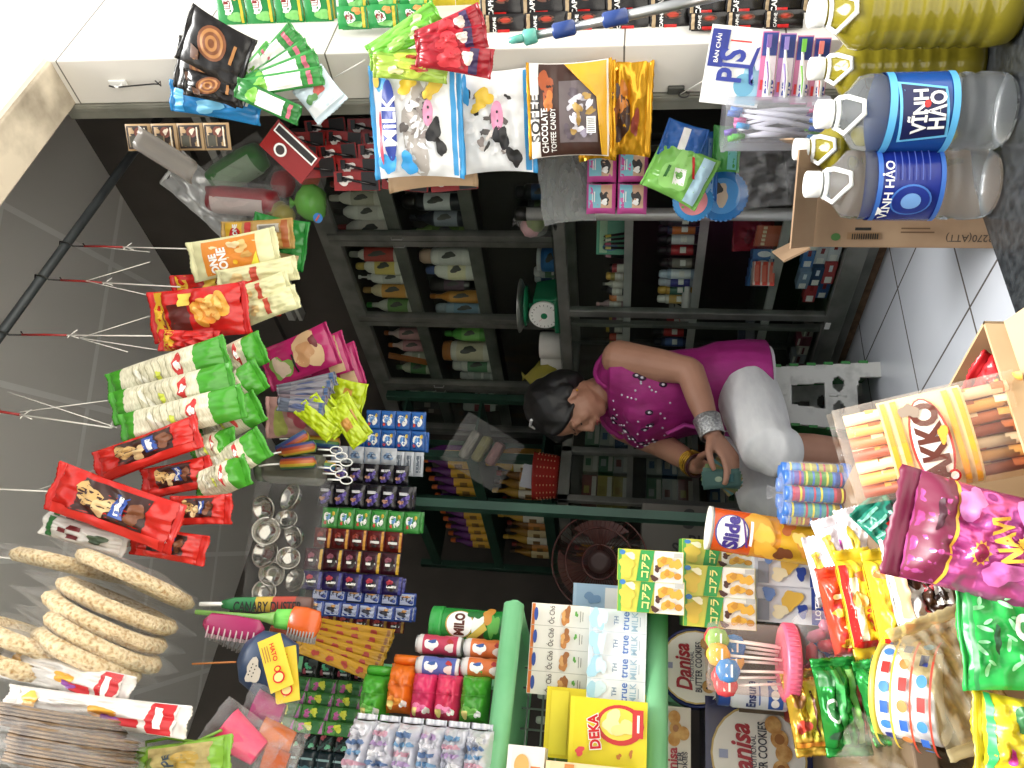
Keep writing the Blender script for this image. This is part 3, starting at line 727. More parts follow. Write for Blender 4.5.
# third shelf
p = Vector((2.0, WY(236, 2.0, 745), z3+.062)); t = thing('snack_bag', 'red bag standing on the third shelf of the glass counter', 'bag', p, face(p)); pillow('body', t, .1, .12, .05, gloss('#a5323a'), [('b', 0, .2, .5, .3, W_('#7e2029'))], 3, seal=.006)
for i in range(4):
    q = Vector((1.93, WY(254+9*i, 1.93, 745), z3)); carton('tissue_pack', q, face(q), .032, .06, .07, (mat('#3f6fa8'), mat('#35619a'), mat('#3f6fa8')), [('e', 0, 0, .6, .6, W_('#dfe3e6')), ('r', -.9, .9, -.9, -.55, W_('#cfd6dc'))],
      label='%s small blue and white pack on the third counter shelf, counting from the round post' % ORD[i], group='blue packs on the third counter shelf')
for i in range(3):
    q = Vector((1.88, WY(274, 1.88, 770), z3+.0225*i)); carton('plaster_box', q, face(q)+.04*i, .075, .05, .022, (mat('#c8412f'), mat('#d9d4cb'), mat('#c5beb4')), [('r', -.7, .7, -.6, .6, W_('#d76a55'))],
      label='%s red and white carton in the flat stack on the third counter shelf' % ('lowest', 'middle', 'topmost')[i], group='red cartons on the third counter shelf')
for i in range(5):
    q = Vector((1.9, WY(228+4*i, 1.9, 775), z3)); carton('incense_box', q, face(q), .014, .02, .075, (mat('#b3593a'), mat('#a34b30'), mat('#b3593a')), [('r', -.6, .6, .2, .5, W_('#d8c9a4'))],
      label='%s slim orange box beside the red bag on the third counter shelf' % ORD[i], group='slim orange boxes on the third counter shelf')
q = Vector((1.95, WY(340, 1.95, 760), z3)); carton('razor_box', q, face(q), .14, .03, .03, (mat('#8b8b90'), mat('#7a7a80'), mat('#8b8b90')), [('r', .5, .9, -.7, .7, W_('#d2d2d2'))], label='grey oblong carton past the glass joint on the third counter shelf')
q = Vector((1.95, WY(340, 1.95, 760), z3+.032)); carton('razor_box', q, face(q), .12, .03, .025, (mat('#2c3550'), mat('#252c44'), mat('#2c3550')), [('t', '17', -.2, 0, .2, W_('#9cc05a'))], label='navy oblong carton on top of the grey one past the glass joint')
# bottom shelf: toothpaste cartons and pens
cols = ('#3a5f9c', '#c9ccd2', '#b0434a', '#33548c', '#5c86b5', '#c4c7cc', '#2e4468', '#a63b40', '#d0cfcc', '#4470a8', '#7b8fa8')
nms = ('blue', 'white', 'red', 'blue', 'pale blue', 'white', 'navy', 'red', 'white', 'blue', 'slate')
for i, c in enumerate(cols):
    q = Vector((1.885+.012*(i % 2), 1.71+.085*(i % 4), z4+.036*(i//4)+.001))
    q.y += .015*(i//4)
    carton('toothpaste_box', q, -PI/2+.12*((i*7) % 5-2)*.4, .083 if i % 3 else .078, .035, .035, (mat(c), mat(c), mat(c)), [('r', -.9, -.3, -.6, .6, W_('#e3e1dc')), ('r', .2, .8, -.3, .3, W_('#8f1f2a' if i % 2 else '#dfe6ee'))],
           label='%s carton, %s along in the %s row of the toothpaste pile' % (nms[i], ORD[i % 4], ('lowest', 'middle', 'top')[i//4]), group='toothpaste cartons on the counter floor')
for i in range(7):
    q = Vector((2.0, 1.72+.012*i, z4)); m = MB(); m.lathe([(.004, 0), (.004, .11), (.0045, .112), (.0045, .14), (.002, .145)], mat(('#26345c', '#2d3c68', '#1d2742')[i % 3]), 8)
    o = m.build('ballpoint_pen', None, q, (0, .1, face(q))); tag(o, '%s dark blue pen standing behind the toothpaste pile, counting from the round post' % ORD[i], 'pen', 'blue pens on the counter floor')
for i in range(6):
    q = Vector((1.92, 2.2+.05*i, z4)); carton('thread_box', q, -PI/2, .045, .04, .05 if i % 2 else .035, (mat(('#9a8f8a', '#7a3c4a', '#c2bcb5', '#8c8f94', '#5b2f3c', '#a8a49c')[i]),)*3, [('r', -.8, .8, -.2, .2, W_('#6a2636')), ('r', -.8, .8, .5, .8, W_('#e3ddd4'))],
      label='%s little carton on the counter floor past the glass joint' % ORD[i], group='little cartons on the counter floor')

# ---- cigarette cabinet
cc = tuple(dim(c_, .62) for c_ in ('#4f8a5e', '#c9cfc6', '#b9a23c', '#d3d6d2', '#3d6ea0', '#b58a2e', '#8c3a34', '#d8d4c0', '#6d9a78', '#c7b24e'))  # carton colours darkened to stand in for the deep shade in the cabinet
cn = ('green', 'pale grey', 'yellow', 'white', 'blue', 'ochre', 'brick red', 'cream', 'light green', 'lemon')
k = 0
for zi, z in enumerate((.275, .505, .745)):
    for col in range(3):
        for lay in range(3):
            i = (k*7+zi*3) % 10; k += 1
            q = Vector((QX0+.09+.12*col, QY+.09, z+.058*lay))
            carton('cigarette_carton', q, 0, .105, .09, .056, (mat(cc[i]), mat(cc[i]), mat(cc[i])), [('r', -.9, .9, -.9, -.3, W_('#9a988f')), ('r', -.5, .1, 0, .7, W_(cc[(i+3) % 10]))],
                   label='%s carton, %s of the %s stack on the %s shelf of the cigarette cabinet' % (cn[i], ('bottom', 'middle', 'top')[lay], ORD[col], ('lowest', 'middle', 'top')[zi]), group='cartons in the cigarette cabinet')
p = EYE+ray(540, 476)*dY(540, 476, 2.72); p.z = 1.008
t = thing('plastic_basket', 'red perforated plastic basket on top of the cigarette cabinet', 'basket', p, face(p))
rp = gloss('#a8322c'); m = MB(); m.lathe([(.062, 0), (.066, .004), (.074, .1), (.078, .104), (.072, .104), (.064, .008)], rp, 24, sx=1.25)
for j in range(6):
    for i in range(16):
        a = -PI+2*PI*i/16; R = .067+.008*j/6; m.box((R*1.25*math.sin(a), -R*math.cos(a), .02+.013*j), (.006, .004, .004), mat('#d98a60'), Matrix.Rotation(a, 3, 'Z'))
m.build('body', t)
m = MB(); m.box((-.01, 0, .08), (.09, .05, .14), mat('#b9bcc6'), Matrix.Rotation(.15, 3, 'Y')); ps_ = m.build('paper_stack', None, p+Vector((0, 0, .0)), (0, 0, face(p)))
tag(ps_, 'bundle of white papers standing in the red basket', 'papers')

# ---- rack of bottles at the back
def back(y, x, X): return EYE+ray(x, y)*dX(x, y, X)
GR = 'bottles on the dark back rack'
gold = mat('#a3792f', .2); dk = mat('#3b2b18', .25)
n = 0
for zi, z in enumerate((.79, 1.135, 1.45)):
    for j in range(13 if zi < 2 else 12):
        Y = 3.1+.085*j
        if zi == 2: h, bc, capc, lc, nm = .26, '#5a2a6a', '#c4622a', '#d0a02c', 'purple bottle with orange cap'
        elif j % 3 == 0: h, bc, capc, lc, nm = .25, '#8a6424', '#3a2b1a', '#c9b987', 'amber sauce bottle'
        elif j % 3 == 1: h, bc, capc, lc, nm = .27, '#b08a36', '#c9a33c', '#d6d2c0', 'golden oil bottle'
        else: h, bc, capc, lc, nm = .23, '#6d4a20', '#8a2f22', '#b9782e', 'brown sauce bottle'
        q = Vector((1.9, Y, z))
        bottle('sauce_bottle', q, h, .033, mat(bc, .2), capc, 'tall', (.1, .5, W_(lc)), [('r', -.6, .6, -.3, .4, W_('#7a5a2a'))],
               '%s, %s along the %s shelf of the dark back rack' % (nm, ORD[j], ('lower', 'middle', 'upper')[zi]), 'bottle', GR, -PI/2)
for j in range(8):
    q = Vector((1.93, 3.12+.12*j, .415)); carton('soap_carton', q, -PI/2, .1, .1, .2, (mat('#8a4a2a'), mat('#7a3f24'), mat('#8a4a2a')), [('r', -.8, .8, -.5, .2, W_('#c07a3a')), ('r', -.8, .8, .4, .7, W_('#b9a98a'))],
       label='%s brown carton along the lowest shelf of the dark back rack' % ORD[j], group='brown cartons on the back rack')
p = un(482, 452, 2.9)
t = thing('bag_of_noodles', 'clear bag of white and pink noodles hanging in the gloom behind the sachets', 'bag', p, (0, .5, face(p)))
for i, (z, w_, c) in enumerate(((.05, .11, '#8f8d86'), (.005, .1, '#7f7c52'), (-.045, .09, '#94706e'))):
    m = MB(); m.box((.01*i, 0, z), (w_, .07, .036), noisy('noodle_sheet', dim(c, .75), c, 30, .6, 3, stretch=(1, 1, 9))); m.build('noodle_bundle', t, bevel=.012)
m = MB(); P = pillow_map(.2, .24, .12, 4, .5, 0); f_ = film('#ffffff', .05, .12, .4)
for sd_, fl in ((1, False), (-1, True)): m.grid(lambda a, b: P(a, b, sd_), 14, 16, f_, flip=fl)
m.build('clear_bag', t)
# ---- carton and fan on the floor at the back
p = un(672, 538, 2.5); p.z = .0
carton('beer_carton', p, face(p), .2, .16, .7, (mat('#57534c', .7), mat('#4a463f', .7), mat('#5c5850', .7)), [('t', 'SAIGON', -.3, .5, .24, K, -PI/2, .02), ('t', 'BIA', -.05, .5, .1, K, -PI/2, .02), ('t', 'S', .6, .6, .05, K, -PI/2, .02), ('r', -.9, .9, .12, .15, W_('#3d3932'))],
       label='grey cardboard beer carton with dark lettering behind the biscuit boxes', cat='carton')
p = un(600, 562, 2.45)
t = thing('electric_fan', 'round fan with a red brown grille in the gloom beyond the biscuits', 'fan', (p.x, p.y, 0), face(p))
fr = gloss('#4a1f19'); h = p.z
m = MB(); R = .145
for k in range(56):
    a = 2*PI*k/56
    m.tube([(.03*math.cos(a), -.065, h+.03*math.sin(a)), (R*.7*math.cos(a), -.06, h+R*.7*math.sin(a)), (R*math.cos(a), -.03, h+R*math.sin(a))], .0012, fr, 4)
for q in (.35, .7, 1.0):
    m.tube([(R*q*math.cos(a), -.062+.032*(q > .9), h+R*q*math.sin(a)) for a in [2*PI*k/40 for k in range(41)]], .003, fr, 6)
m.build('grille', t)
m = MB()
for b in range(3):
    a0 = 2*PI*b/3
    m.grid(lambda s_, t_: (R*(.2+.34*(t_+1))*math.cos(a0+s_*.75*(.6+.4*t_)), -.03+.018*s_, h+R*(.2+.34*(t_+1))*math.sin(a0+s_*.75*(.6+.4*t_))), 6, 5, mat('#4f2820'))
m.build('blades', t)
m = MB(); m.lathe([(.035, 0), (.035, .012), (.02, .016)], mat('#3a2320'), 18, c=(0, -.06, h), rot=Matrix.Rotation(PI/2, 3, 'X')); m.lathe([(.05, 0), (.055, .06), (.03, .1)], mat('#2e2826'), 18, c=(0, .0, h), rot=Matrix.Rotation(-PI/2, 3, 'X')); m.build('motor_hub', t)
m = MB(); m.lathe([(.13, 0), (.13, .02), (.03, .04), (.016, .06), (.014, h-.05)], mat('#2e2826'), 20, c=(0, .05, 0)); m.build('stand', t)
# ================================================================== goods hung on the tiled pier
def pk(name, a, b, wpx, d, T, base, items=(), label='', cat='snack bag', group=None, seal=.012, sealmat=None, wr=.3, seed=None, pitch=0, yaw=0, res=(20, 26), mf=None, body='body', pinch=.05, pz=3.2, back=None, px=2.6):
    """bag whose top is at photo point a and bottom at b"""
    dx, dy = a[0]-b[0], a[1]-b[1]
    H = math.hypot(dx, dy)*d/FPX; W = wpx*d/FPX
    p = un((a[0]+b[0])/2, (a[1]+b[1])/2, d)
    t = thing(name, label, cat, p, (pitch, math.atan2(-dy, -dx)-_ro*.9, face(p)+yaw), group)
    pillow(body, t, W, H-2*seal, T, base, items, rnd.random()*9 if seed is None else seed, wr, seal, sealmat, res, mf=mf, pinch=pinch, pz=pz, px=px, back=back)
    return t
def line(name, pts, r, m, label, cat='string', group=None):
    p0 = Vector(pts[0]); mb = MB(); mb.tube([Vector(q)-p0 for q in pts], r, m, 6); o = mb.build(name, None, p0)
    return tag(o, label, cat, group)
wsk, wsk2 = W_('#f4f3ee'), W_('#e9e6da')
def XD(x, y, X): return dX(x, y, X)
# --- hook plate
p = un(118, 83, dX(118, 83, XP-.004))
t = thing('wall_hook', 'white stick-on hook with a bent wire on the pier reveal', 'hook', p, face(p))
# the reveal faces -X
R_ = -PI/2
t.rotation_euler = (0, 0, R_)
m = MB(); m.box((0, 0, 0), (.018, .006, .05), WHT); m.build('backplate', t, bevel=.003)
m = MB(); m.tube([(0, -.004, -.012), (0, -.016, -.016), (0, -.02, -.006), (0, -.017, .002)], .0035, WHT, 8); m.build('hook', t)
q = un(158, 84, dX(158, 84, XP-.02)) - p; q = Matrix.Rotation(-R_, 3, 'Z') @ q
m = MB(); m.tube([(0, -.018, .004), (.006, -.022, .012), (0, -.02, .0), q*.9, q, q+Vector((.008, 0, -.01)), q+Vector((-.006, 0, -.006)), q+Vector((.01, 0, .004))], .002, K, 6); m.build('wire', t)

# --- black coffee packs and the blue one
def swirl(mats):
    it = [('e', .15, .1, .62, .5, mats[0], .4)]
    for k in range(4): it.append(('e', .15, .1, .52-.12*k, .4-.1*k, mats[(k+1) % 2], .4))
    return it + [('e', -.5, .5, .2, .13, mats[1]), ('p', [(-.7, .62), (-.2, .72), (-.3, .4), (-.65, .35)], mats[2]), ('r', -.2, .5, -.72, -.62, mats[1])]
blk = gloss('#191614'); sw = swirl([W_('#7a4726'), W_('#b07a45'), W_('#5b3a24')])
D = lambda x, y, X=1.69: dX(x, y, X)
pk('coffee_pack', (185, 30), (246, 68), 56, D(215, 45), .02, blk, sw, 'black coffee pack with brown swirl, uppermost of the three on the wire', 'coffee pack', 'black coffee packs on the pier', wr=.15)
pk('coffee_pack', (176, 60), (240, 84), 50, D(210, 75, 1.67), .02, blk, sw, 'black coffee pack with brown swirl, middle one of the three on the wire', 'coffee pack', 'black coffee packs on the pier', wr=.15)
pk('coffee_pack', (182, 80), (244, 96), 26, D(212, 90, 1.64), .025, blk, sw, 'black coffee pack with brown swirl, half hidden above the blue pack', 'coffee pack', 'black coffee packs on the pier', wr=.2)
pk('detergent_pack', (168, 93), (262, 112), 30, D(215, 104, 1.68), .03, gloss('#2b86c5'), [('r', .1, .7, -.85, -.3, wsk2), ('r', -.9, .9, .7, .95, W_('#3aa0d8')), ('b', -.3, .1, .5, .3, W_('#7cc4e6'))] + [('r', .1, .7, -.8+.09*k, -.77+.09*k, W_('#3a5a77')) for k in range(5)],
   'bright blue pack under the black coffee packs', 'pack')
# --- bunch of green and white sachets
gsk = gloss('#3c8f43')
gi = [('r', -.75, .75, -.55, .35, wsk), ('b', 0, .5, .6, .22, W_('#7ec24a')), ('r', -.7, .7, -.82, -.7, W_('#c76a7a'))]
for i, (b, w_, X_, it, bm, nm) in enumerate((((302, 34), 20, 1.70, gi, gsk, 'uppermost green and white sachet of the bunch'), ((314, 50), 18, 1.69, gi, gsk, 'second green and white sachet of the bunch'),
    ((322, 62), 20, 1.67, gi, gsk, 'third green and white sachet, in the middle of the bunch'), ((326, 78), 18, 1.66, gi, gsk, 'fourth green and white sachet, towards the bottom of the bunch'),
    ((300, 117), 20, 1.67, gi, gloss('#2f7a38'), 'dark green lowest sachet of the bunch'), ((278, 52), 22, 1.71, gi, gloss('#5fb35a'), 'short pale green sachet at the back of the bunch'))):
    pk('seasoning_sachet', (236, 86), b, w_, D(280, 70, X_), .016, bm, it, nm+' hung on the pier', 'sachet', 'green and white sachets on the pier', seal=.008, wr=.35, pinch=.0)
pk('wet_wipe_pack', (308, 78), (332, 112), 42, D(318, 94, 1.64), .018, gloss('#cfe0e8'), [('r', -.9, .9, -.9, -.2, W_('#e9eef0')), ('b', .2, .3, .4, .3, W_('#c05a50')), ('b', -.4, .1, .3, .3, W_('#5a8a50'))], 'pale blue and white pack with little red picture below the green sachets', 'pack', wr=.2)
line('string', [un(334, 78, D(334, 78, 1.68)), un(365, 60, D(365, 60, 1.68))], .0015, STRING, 'white tape between the green sachets and the red bunch')
# --- bunch of green and red packs
grn, red = gloss('#6cb93a'), gloss('#9e1f2b')
ri = [('b', 0, .1, .7, .4, W_('#c8343c')), ('r', -.9, .9, -.7, -.45, W_('#3a2a52')), ('b', .2, -.4, .4, .2, W_('#e3cfc4'))]
gi2 = [('b', 0, .1, .6, .4, W_('#8fd058')), ('b', .1, -.5, .5, .2, W_('#d9e8b0'))]
gi3 = [('b', 0, -.1, .6, .5, W_('#b8c94a')), ('b', .1, -.3, .3, .25, W_('#a8432c')), ('b', -.2, .4, .4, .2, W_('#e5e0a0'))]
for (a, b, w_, X_, bm, it, nm) in (((366, 52), (440, 14), 20, 1.71, grn, gi2, 'plain lime green pack at the top of the bunch'), ((368, 54), (436, 28), 18, 1.69, grn, gi2, 'lime green pack under the uppermost one'),
    ((368, 58), (446, 60), 20, 1.67, gloss('#7fa83c'), gi3, 'olive green pack with red print above the cow bag'), ((372, 64), (448, 74), 22, 1.65, gloss('#9cb84a'), gi3, 'yellow green pack lying over the cow bag'),
    ((416, 40), (484, 18), 24, 1.69, red, ri, 'dark red pack uppermost in the bunch'), ((414, 44), (488, 38), 22, 1.67, red, ri, 'dark red pack in the middle of the bunch'),
    ((416, 50), (493, 66), 28, 1.65, red, ri, 'dark red pack lowest in the bunch')):
    pk('spice_pack', a, b, w_, D((a[0]+b[0])/2, (a[1]+b[1])/2, X_), .022, bm, it, nm, 'pack', 'green and red packs on the pier', seal=.009, wr=.35)
# --- milk candy bags
mk = gloss('#eef0f0'); sky_b = W_('#3f9fdc'); nav = W_('#2a3f94'); pink = W_('#d68fae'); cow = W_('#1c1c1e'); yel = W_('#dcb93a')
rr = random.Random(5)
def candies(x0, x1, z0, z1, cols, n, r=.09, asp=1):
    return [('b', rr.uniform(x0, x1), rr.uniform(z0, z1), r*rr.uniform(.7, 1.3), r*asp*rr.uniform(.5, 1), W_(rr.choice(cols)), rr.uniform(0, 3)) for _ in range(n)]
milk = [('r', -.96, .96, -.97, -.86, sky_b), ('b', -.1, -.05, .8, .38, W_('#b9b2ab'))] + candies(-.6, .55, -.35, .25, ('#e8e8e8', '#8f8580', '#f4f4f4', '#5b5552', '#d7cfc8'), 26) + [
    ('b', -.72, .72, .22, .2, sky_b), ('b', -.75, .2, .2, .2, sky_b), ('b', .72, .78, .18, .13, sky_b), ('e', .05, .6, .74, .2, nav), ('t', 'MiLK', .05, .6, .46, wsk, 0, .02, .95),
    ('b', -.3, .84, .4, .05, W_('#c24a62')), ('e', .18, -.35, .24, .12, pink), ('b', -.15, -.48, .22, .16, cow), ('b', -.45, -.62, .18, .1, cow), ('e', .1, -.36, .03, .025, cow), ('e', .28, -.36, .03, .025, cow),
    ('b', .62, -.5, .14, .22, yel, .4), ('b', .68, .12, .13, .24, yel, .3), ('b', .5, -.35, .1, .1, yel), ('e', .75, .88, .12, .08, yel)]
pk('paper_bag', (380, 134), (474, 130), 112, D(430, 128, 1.70), .02, mat('#b89a78', .7), [('r', -.4, .1, -.5, -.46, W_('#7a6148')), ('r', -.3, .0, -.6, -.57, W_('#7a6148'))], 'brown paper bag behind the larger cow candy bag', 'paper bag', wr=.15, seal=.014)
pk('candy_bag', (370, 122), (464, 124), 108, D(417, 123, 1.63), .045, mk, milk, 'white milk candy bag with cow print and blue foot, nearer the lintel', 'candy bag', 'milk candy bags', sealmat=sky_b, wr=.2, res=(30, 36))
milk2 = [('r', -.96, .96, -.97, -.8, sky_b)] + candies(-.6, .6, -.4, .8, ('#e8e8e8', '#8f8580', '#f4f4f4', '#5b5552', '#d7cfc8', '#2f2d2c'), 26) + [('e', .1, -.05, .32, .18, pink), ('b', -.3, -.15, .25, .2, cow), ('e', .02, -.06, .03, .03, cow), ('e', .2, -.06, .03, .03, cow), ('b', .5, .3, .14, .3, yel, .3), ('b', .3, .5, .1, .2, yel, .3), ('b', .6, .85, .25, .12, sky_b), ('b', -.7, -.5, .2, .2, cow)]
pk('candy_bag', (458, 122), (537, 122), 100, D(500, 122, 1.67), .04, mk, milk2, 'white milk candy bag with cow print and blue foot, beside the brown toffee bag', 'candy bag', 'milk candy bags', sealmat=sky_b, wr=.2, res=(30, 36))
# --- toffee bags
gy = foil('#d9a021'); br = W_('#3d241b')
cand2 = candies(-.55, .4, -.55, .1, ('#c9c4cc', '#8a8290', '#e4e0e6', '#5a4f56', '#b28f4c', '#dcd8dc'), 34, .11)
pk('candy_bag', (598, 108), (652, 110), 92, D(625, 108, 1.70), .045, gy, [('b', -.1, .2, .5, .5, br), ('b', .25, .1, .28, .25, W_('#c27a35')), ('b', -.3, -.5, .25, .2, W_('#8a3a2a')), ('b', -.1, .45, .3, .2, W_('#8c5a3a'))], 'gold candy bag with chocolate picture, farther down than the brown toffee bag', 'candy bag', seal=.014, wr=.35)
pk('candy_bag', (578, 112), (616, 112), 94, D(597, 112, 1.675), .045, gy, [('r', -.8, .8, -.3, .2, W_('#e3b12e'))], 'gold candy bag mostly hidden behind the brown toffee bag', 'candy bag', seal=.014, wr=.35)
tof = [('r', -.98, .98, .76, .99, W_('#ece6de')), ('t', 'SOFEE', -.15, .868, .5, W_('#2f2c2a'), 0, .02, .85), ('r', -.98, .98, -.95, .75, br), ('b', .5, .55, .35, .17, W_('#a4512a')), ('b', .2, .5, .2, .12, W_('#c8793d')), ('t', 'CHOCOLATE', -.42, .62, .48, wsk, 0, .02, 1.2), ('t', 'TOFFEE CANDY', -.42, .4, .48, wsk, 0, .01, 1.2), ('r', -.7, .62, -.72, .24, W_('#6a5f60'))] + cand2[:20] + [('r', -.5, -.15, -.68, -.45, wsk)] + [('r', -.48+.04*k, -.465+.04*k, -.66, -.47, K) for k in range(8)] + [('p', [(-.97, -.96), (.97, -.96), (.97, .1), (.72, -.3), (.7, -.78), (-.97, -.82)], W_('#dba52a'))]
pk('candy_bag', (527, 110), (612, 110), 92, D(570, 110, 1.64), .045, gloss('#e9e3da'), tof, 'brown and white toffee bag with a window of wrapped sweets', 'candy bag', seal=.008, sealmat=gy, wr=.14, res=(30, 40), pz=8)
# --- little steel bracket
p = un(676, 90, dX(676, 90, XP-.006)); t = thing('bracket', 'small dark steel bracket with a white string on the pier', 'bracket', p, R_)
m = MB(); m.box((0, 0, 0), (.02, .012, .04), mat('#5a5a55', .5, .6)); m.build('plate', t, bevel=.003)
m = MB(); m.tube([(0, -.008+.012*math.cos(a)-.01, -.018+.012*math.sin(a)) for a in [k*PI/8 for k in range(17)]], .0025, mat('#4a4a46', .4, .7), 6); m.build('ring', t)
q = un(735, 62, D(735, 62, 1.68)); m = MB(); q2 = Matrix.Rotation(-R_, 3, 'Z') @ (q-p); m.tube([(0, -.018, -.01), q2], .001, STRING, 5); m.build('string', t)
# --- toothbrush strip
p, Wd, Hd, r_ = goods(706, 30, 764, 103, D(735, 66, 1.66)); r_ = (0, .12, r_[2])
t = thing('toothbrush_strip', 'white and blue card with four toothbrush packs hung on the pier', 'toothbrush card', p, r_)
mb = MB(); mb.box((0, 0, 0), (Wd, .003, Hd), WHT)
mb.art(lambda a, b, l: (a, -.0016-l, b), Wd, Hd, [('p', [(-.95, -.2), (0, -.35), (.1, -.95), (-.95, -.9)], W_('#9ccbdc')), ('e', -.45, -.4, .3, .35, W_('#6aa8c4')), ('r', .4, .9, .35, .9, W_('#27358a')), ('p', [(-.05, .95), (.9, .95), (.9, .5), (-.05, .45)], W_('#27358a')), ('t', 'BÀN CHẢI', .42, .72, .36, wsk), ('t', 'P|S', .02, .02, .42, W_('#2a3a95'), 0, .03, 1.3), ('r', .62, .66, -.4, .3, RED), ('p', [(-.4, -.55), (0, -.45), (.5, -.6), (.55, -.72), (0, -.6), (-.45, -.7)], W_('#27358a')), ('e', .1, -.75, .15, .1, W_('#c9d0ea'))])
mb.build('card', t)
for k in range(4):
    q = un(768+17.5*k, 62, D(768+17.5*k, 62, 1.655)) - p
    q = Matrix.Rotation(-r_[2], 3, 'Z') @ q; Wb, Hb = .14, .034
    mb = MB(); mb.box((0, 0, 0), (Wb, .003, Hb), mat(('#c9709a', '#b982b4', '#c87aa0', '#cf86a4')[k]))
    mb.art(lambda a, b, l: (a, -.0016-l, b), Wb, Hb, [('r', -.96, .3, -.9, .4, W_('#f0e4ea')), ('r', .3, .96, -.9, .9, W_('#2f3f86')), ('t', 'P/S', -.6, -.35, .2, nav, 0, .03), ('r', -.7, -.4, .5, .8, RED)])
    o = mb.build('blister_card', t, q, (0, -.1, 0))
    bc_ = mat(('#7a5a9a', '#8c7ab8', '#74b84a', '#d3786f')[k], .3)
    mb = MB(); mb.tube([(-.06, -.007, -.006), (-.02, -.009, -.004), (.015, -.008, .002), (.035, -.008, .004), (.062, -.008, .004)], [.0045, .0055, .0035, .003, .004], WHT, 8)
    mb.tube([(-.05, -.0095, -.004), (-.02, -.0125, -.001), (.01, -.0105, .004)], .0022, bc_, 6); mb.build('toothbrush', o)
    mb = MB(); mb.box((.05, -.013, .004), (.026, .008, .009), bc_); mb.build('bristles', o)
# --- clear jar of toothbrushes
p, Wd, Hd, r_ = goods(724, 97, 824, 150, D(775, 122, 1.6))
t = thing('toothbrush_jar', 'clear plastic jar of colourful toothbrushes beside the water bottle caps', 'jar', p-Vector((0, 0, Hd/2)), (0, 0, r_[2]))
R0 = Wd/2
m = MB(); m.lathe([(R0*.96, 0), (R0, .01), (R0, Hd*.96), (R0*1.04, Hd*.97), (R0*1.04, Hd)], film('#e8eaf0', .14), 28, cap=False); m.lathe([(R0*.95, .001), (R0*.95, .003)], film('#e8eaf0', .3), 28); m.build('jar', t)
for k in range(9):
    a = k*2.4; c_ = ('#d45c9a', '#5ab04a', '#2f74c4', '#7a62b4', '#3b98d0', '#c04a78', '#6cc24a', '#2a5aa8', '#e07ab0')[k]
    q0 = Vector((R0*.55*math.cos(a), R0*.5*math.sin(a), .012)); q1 = Vector((R0*.5*math.cos(a+1.2), R0*.5*math.sin(a+1.2), Hd*(.78+.03*(k % 4))))
    m = MB(); m.tube([q0, q0.lerp(q1, .5)+Vector((.003, 0, 0)), q1], [.005, .006, .0035], mat('#e2dfe6', .3), 7); o = m.build('toothbrush', t)
    m = MB(); dd = (q1-q0).normalized(); m.tube([q1-dd*.005, q1+dd*.022], .0065, mat(c_, .35), 8); m.tube([q0-dd*.004, q0+dd*.03], .0058, mat(c_, .35), 8); m.build('coloured_cap', o)

# --- sachet strips on the front face of the pier
def strip(name, x0, y0, x1, y1, n, d, base, items, label, cat, group, T=.008, lay=1, yaw=None, wr=.3, seal=True, part='sachet'):
    """hanging strip of n sachets; each sachet a part"""
    p, W, H, r = goods(x0, y0, x1, y1, d); h = H/n
    t = thing(name, label, cat, p+Vector((0, 0, H/2)), (0, 0, r[2] if yaw is None else yaw), group)
    proto = None
    for L in range(lay):
        for k in range(n):
            loc = (.002*L*((k % 2)*2-1), .012*L, -h*(k+.5)-.006*L)
            if proto is None:
                P = pillow_map(W, h*.97, T, rnd.random()*9, wr, .0, 8, 6); mb = MB()
                mb.grid(lambda a, b: P(a, b, 1), 7, 6, base); mb.grid(lambda a, b: P(a, b, -1), 5, 4, base, flip=True)
                mb.art(lambda x, z, l: P(x/(W/2), z/(h*.97/2), 1, l*.7), W, h*.97, items); proto = mb.build(part, t, loc)
            else: dup(proto, loc=loc, parent=t)
    return t
mi = [('b', 0, .1, .45, .4, wsk), ('e', .05, .15, .3, .25, W_('#8c2f2a')), ('r', -.9, .9, -.9, -.72, W_('#d8c23a')), ('b', -.6, -.3, .3, .4, W_('#7cc06a')), ('b', .6, -.4, .3, .3, W_('#d98f4a')), ('t', 'MILO', .05, .15, .5, wsk, 0, .02)]
gm = gloss('#2c8a46'); PD = lambda x, y: dY(x, y, Y1-.03)
for i, (x0, y0, x1, y1, n) in enumerate(((212, -14, 335, 22, 4), (335, -22, 430, 8, 3), (335, 6, 430, 27, 3))):
    strip('drink_sachet_strip', x0, y0, x1, y1, n, PD((x0+x1)/2, 10)-.02*i, gm, mi, ('strip of green drink sachets nearest the lintel on the pier front', 'upper strip of green drink sachets beside the yellow one', 'lower strip of green drink sachets just above the red packs')[i], 'sachet strip', 'green drink sachet strips on the pier front', .01, 2)
strip('sachet_strip', 430, -20, 480, 4, 2, PD(455, 0), gloss('#d9c13a'), [('b', 0, 0, .5, .4, W_('#b5482a'))], 'short yellow sachet strip at the edge of the pier front', 'sachet strip', None)
ci = [('e', .35, -.1, .4, .42, W_('#5a3524')), ('e', .35, -.1, .26, .28, W_('#a3331f')), ('r', -.9, .9, .72, .9, W_('#a08a6a')), ('r', -.95, -.6, -.3, .3, RED), ('t', 'CAPHE', -.1, .45, .8, wsk, 0, .02)]
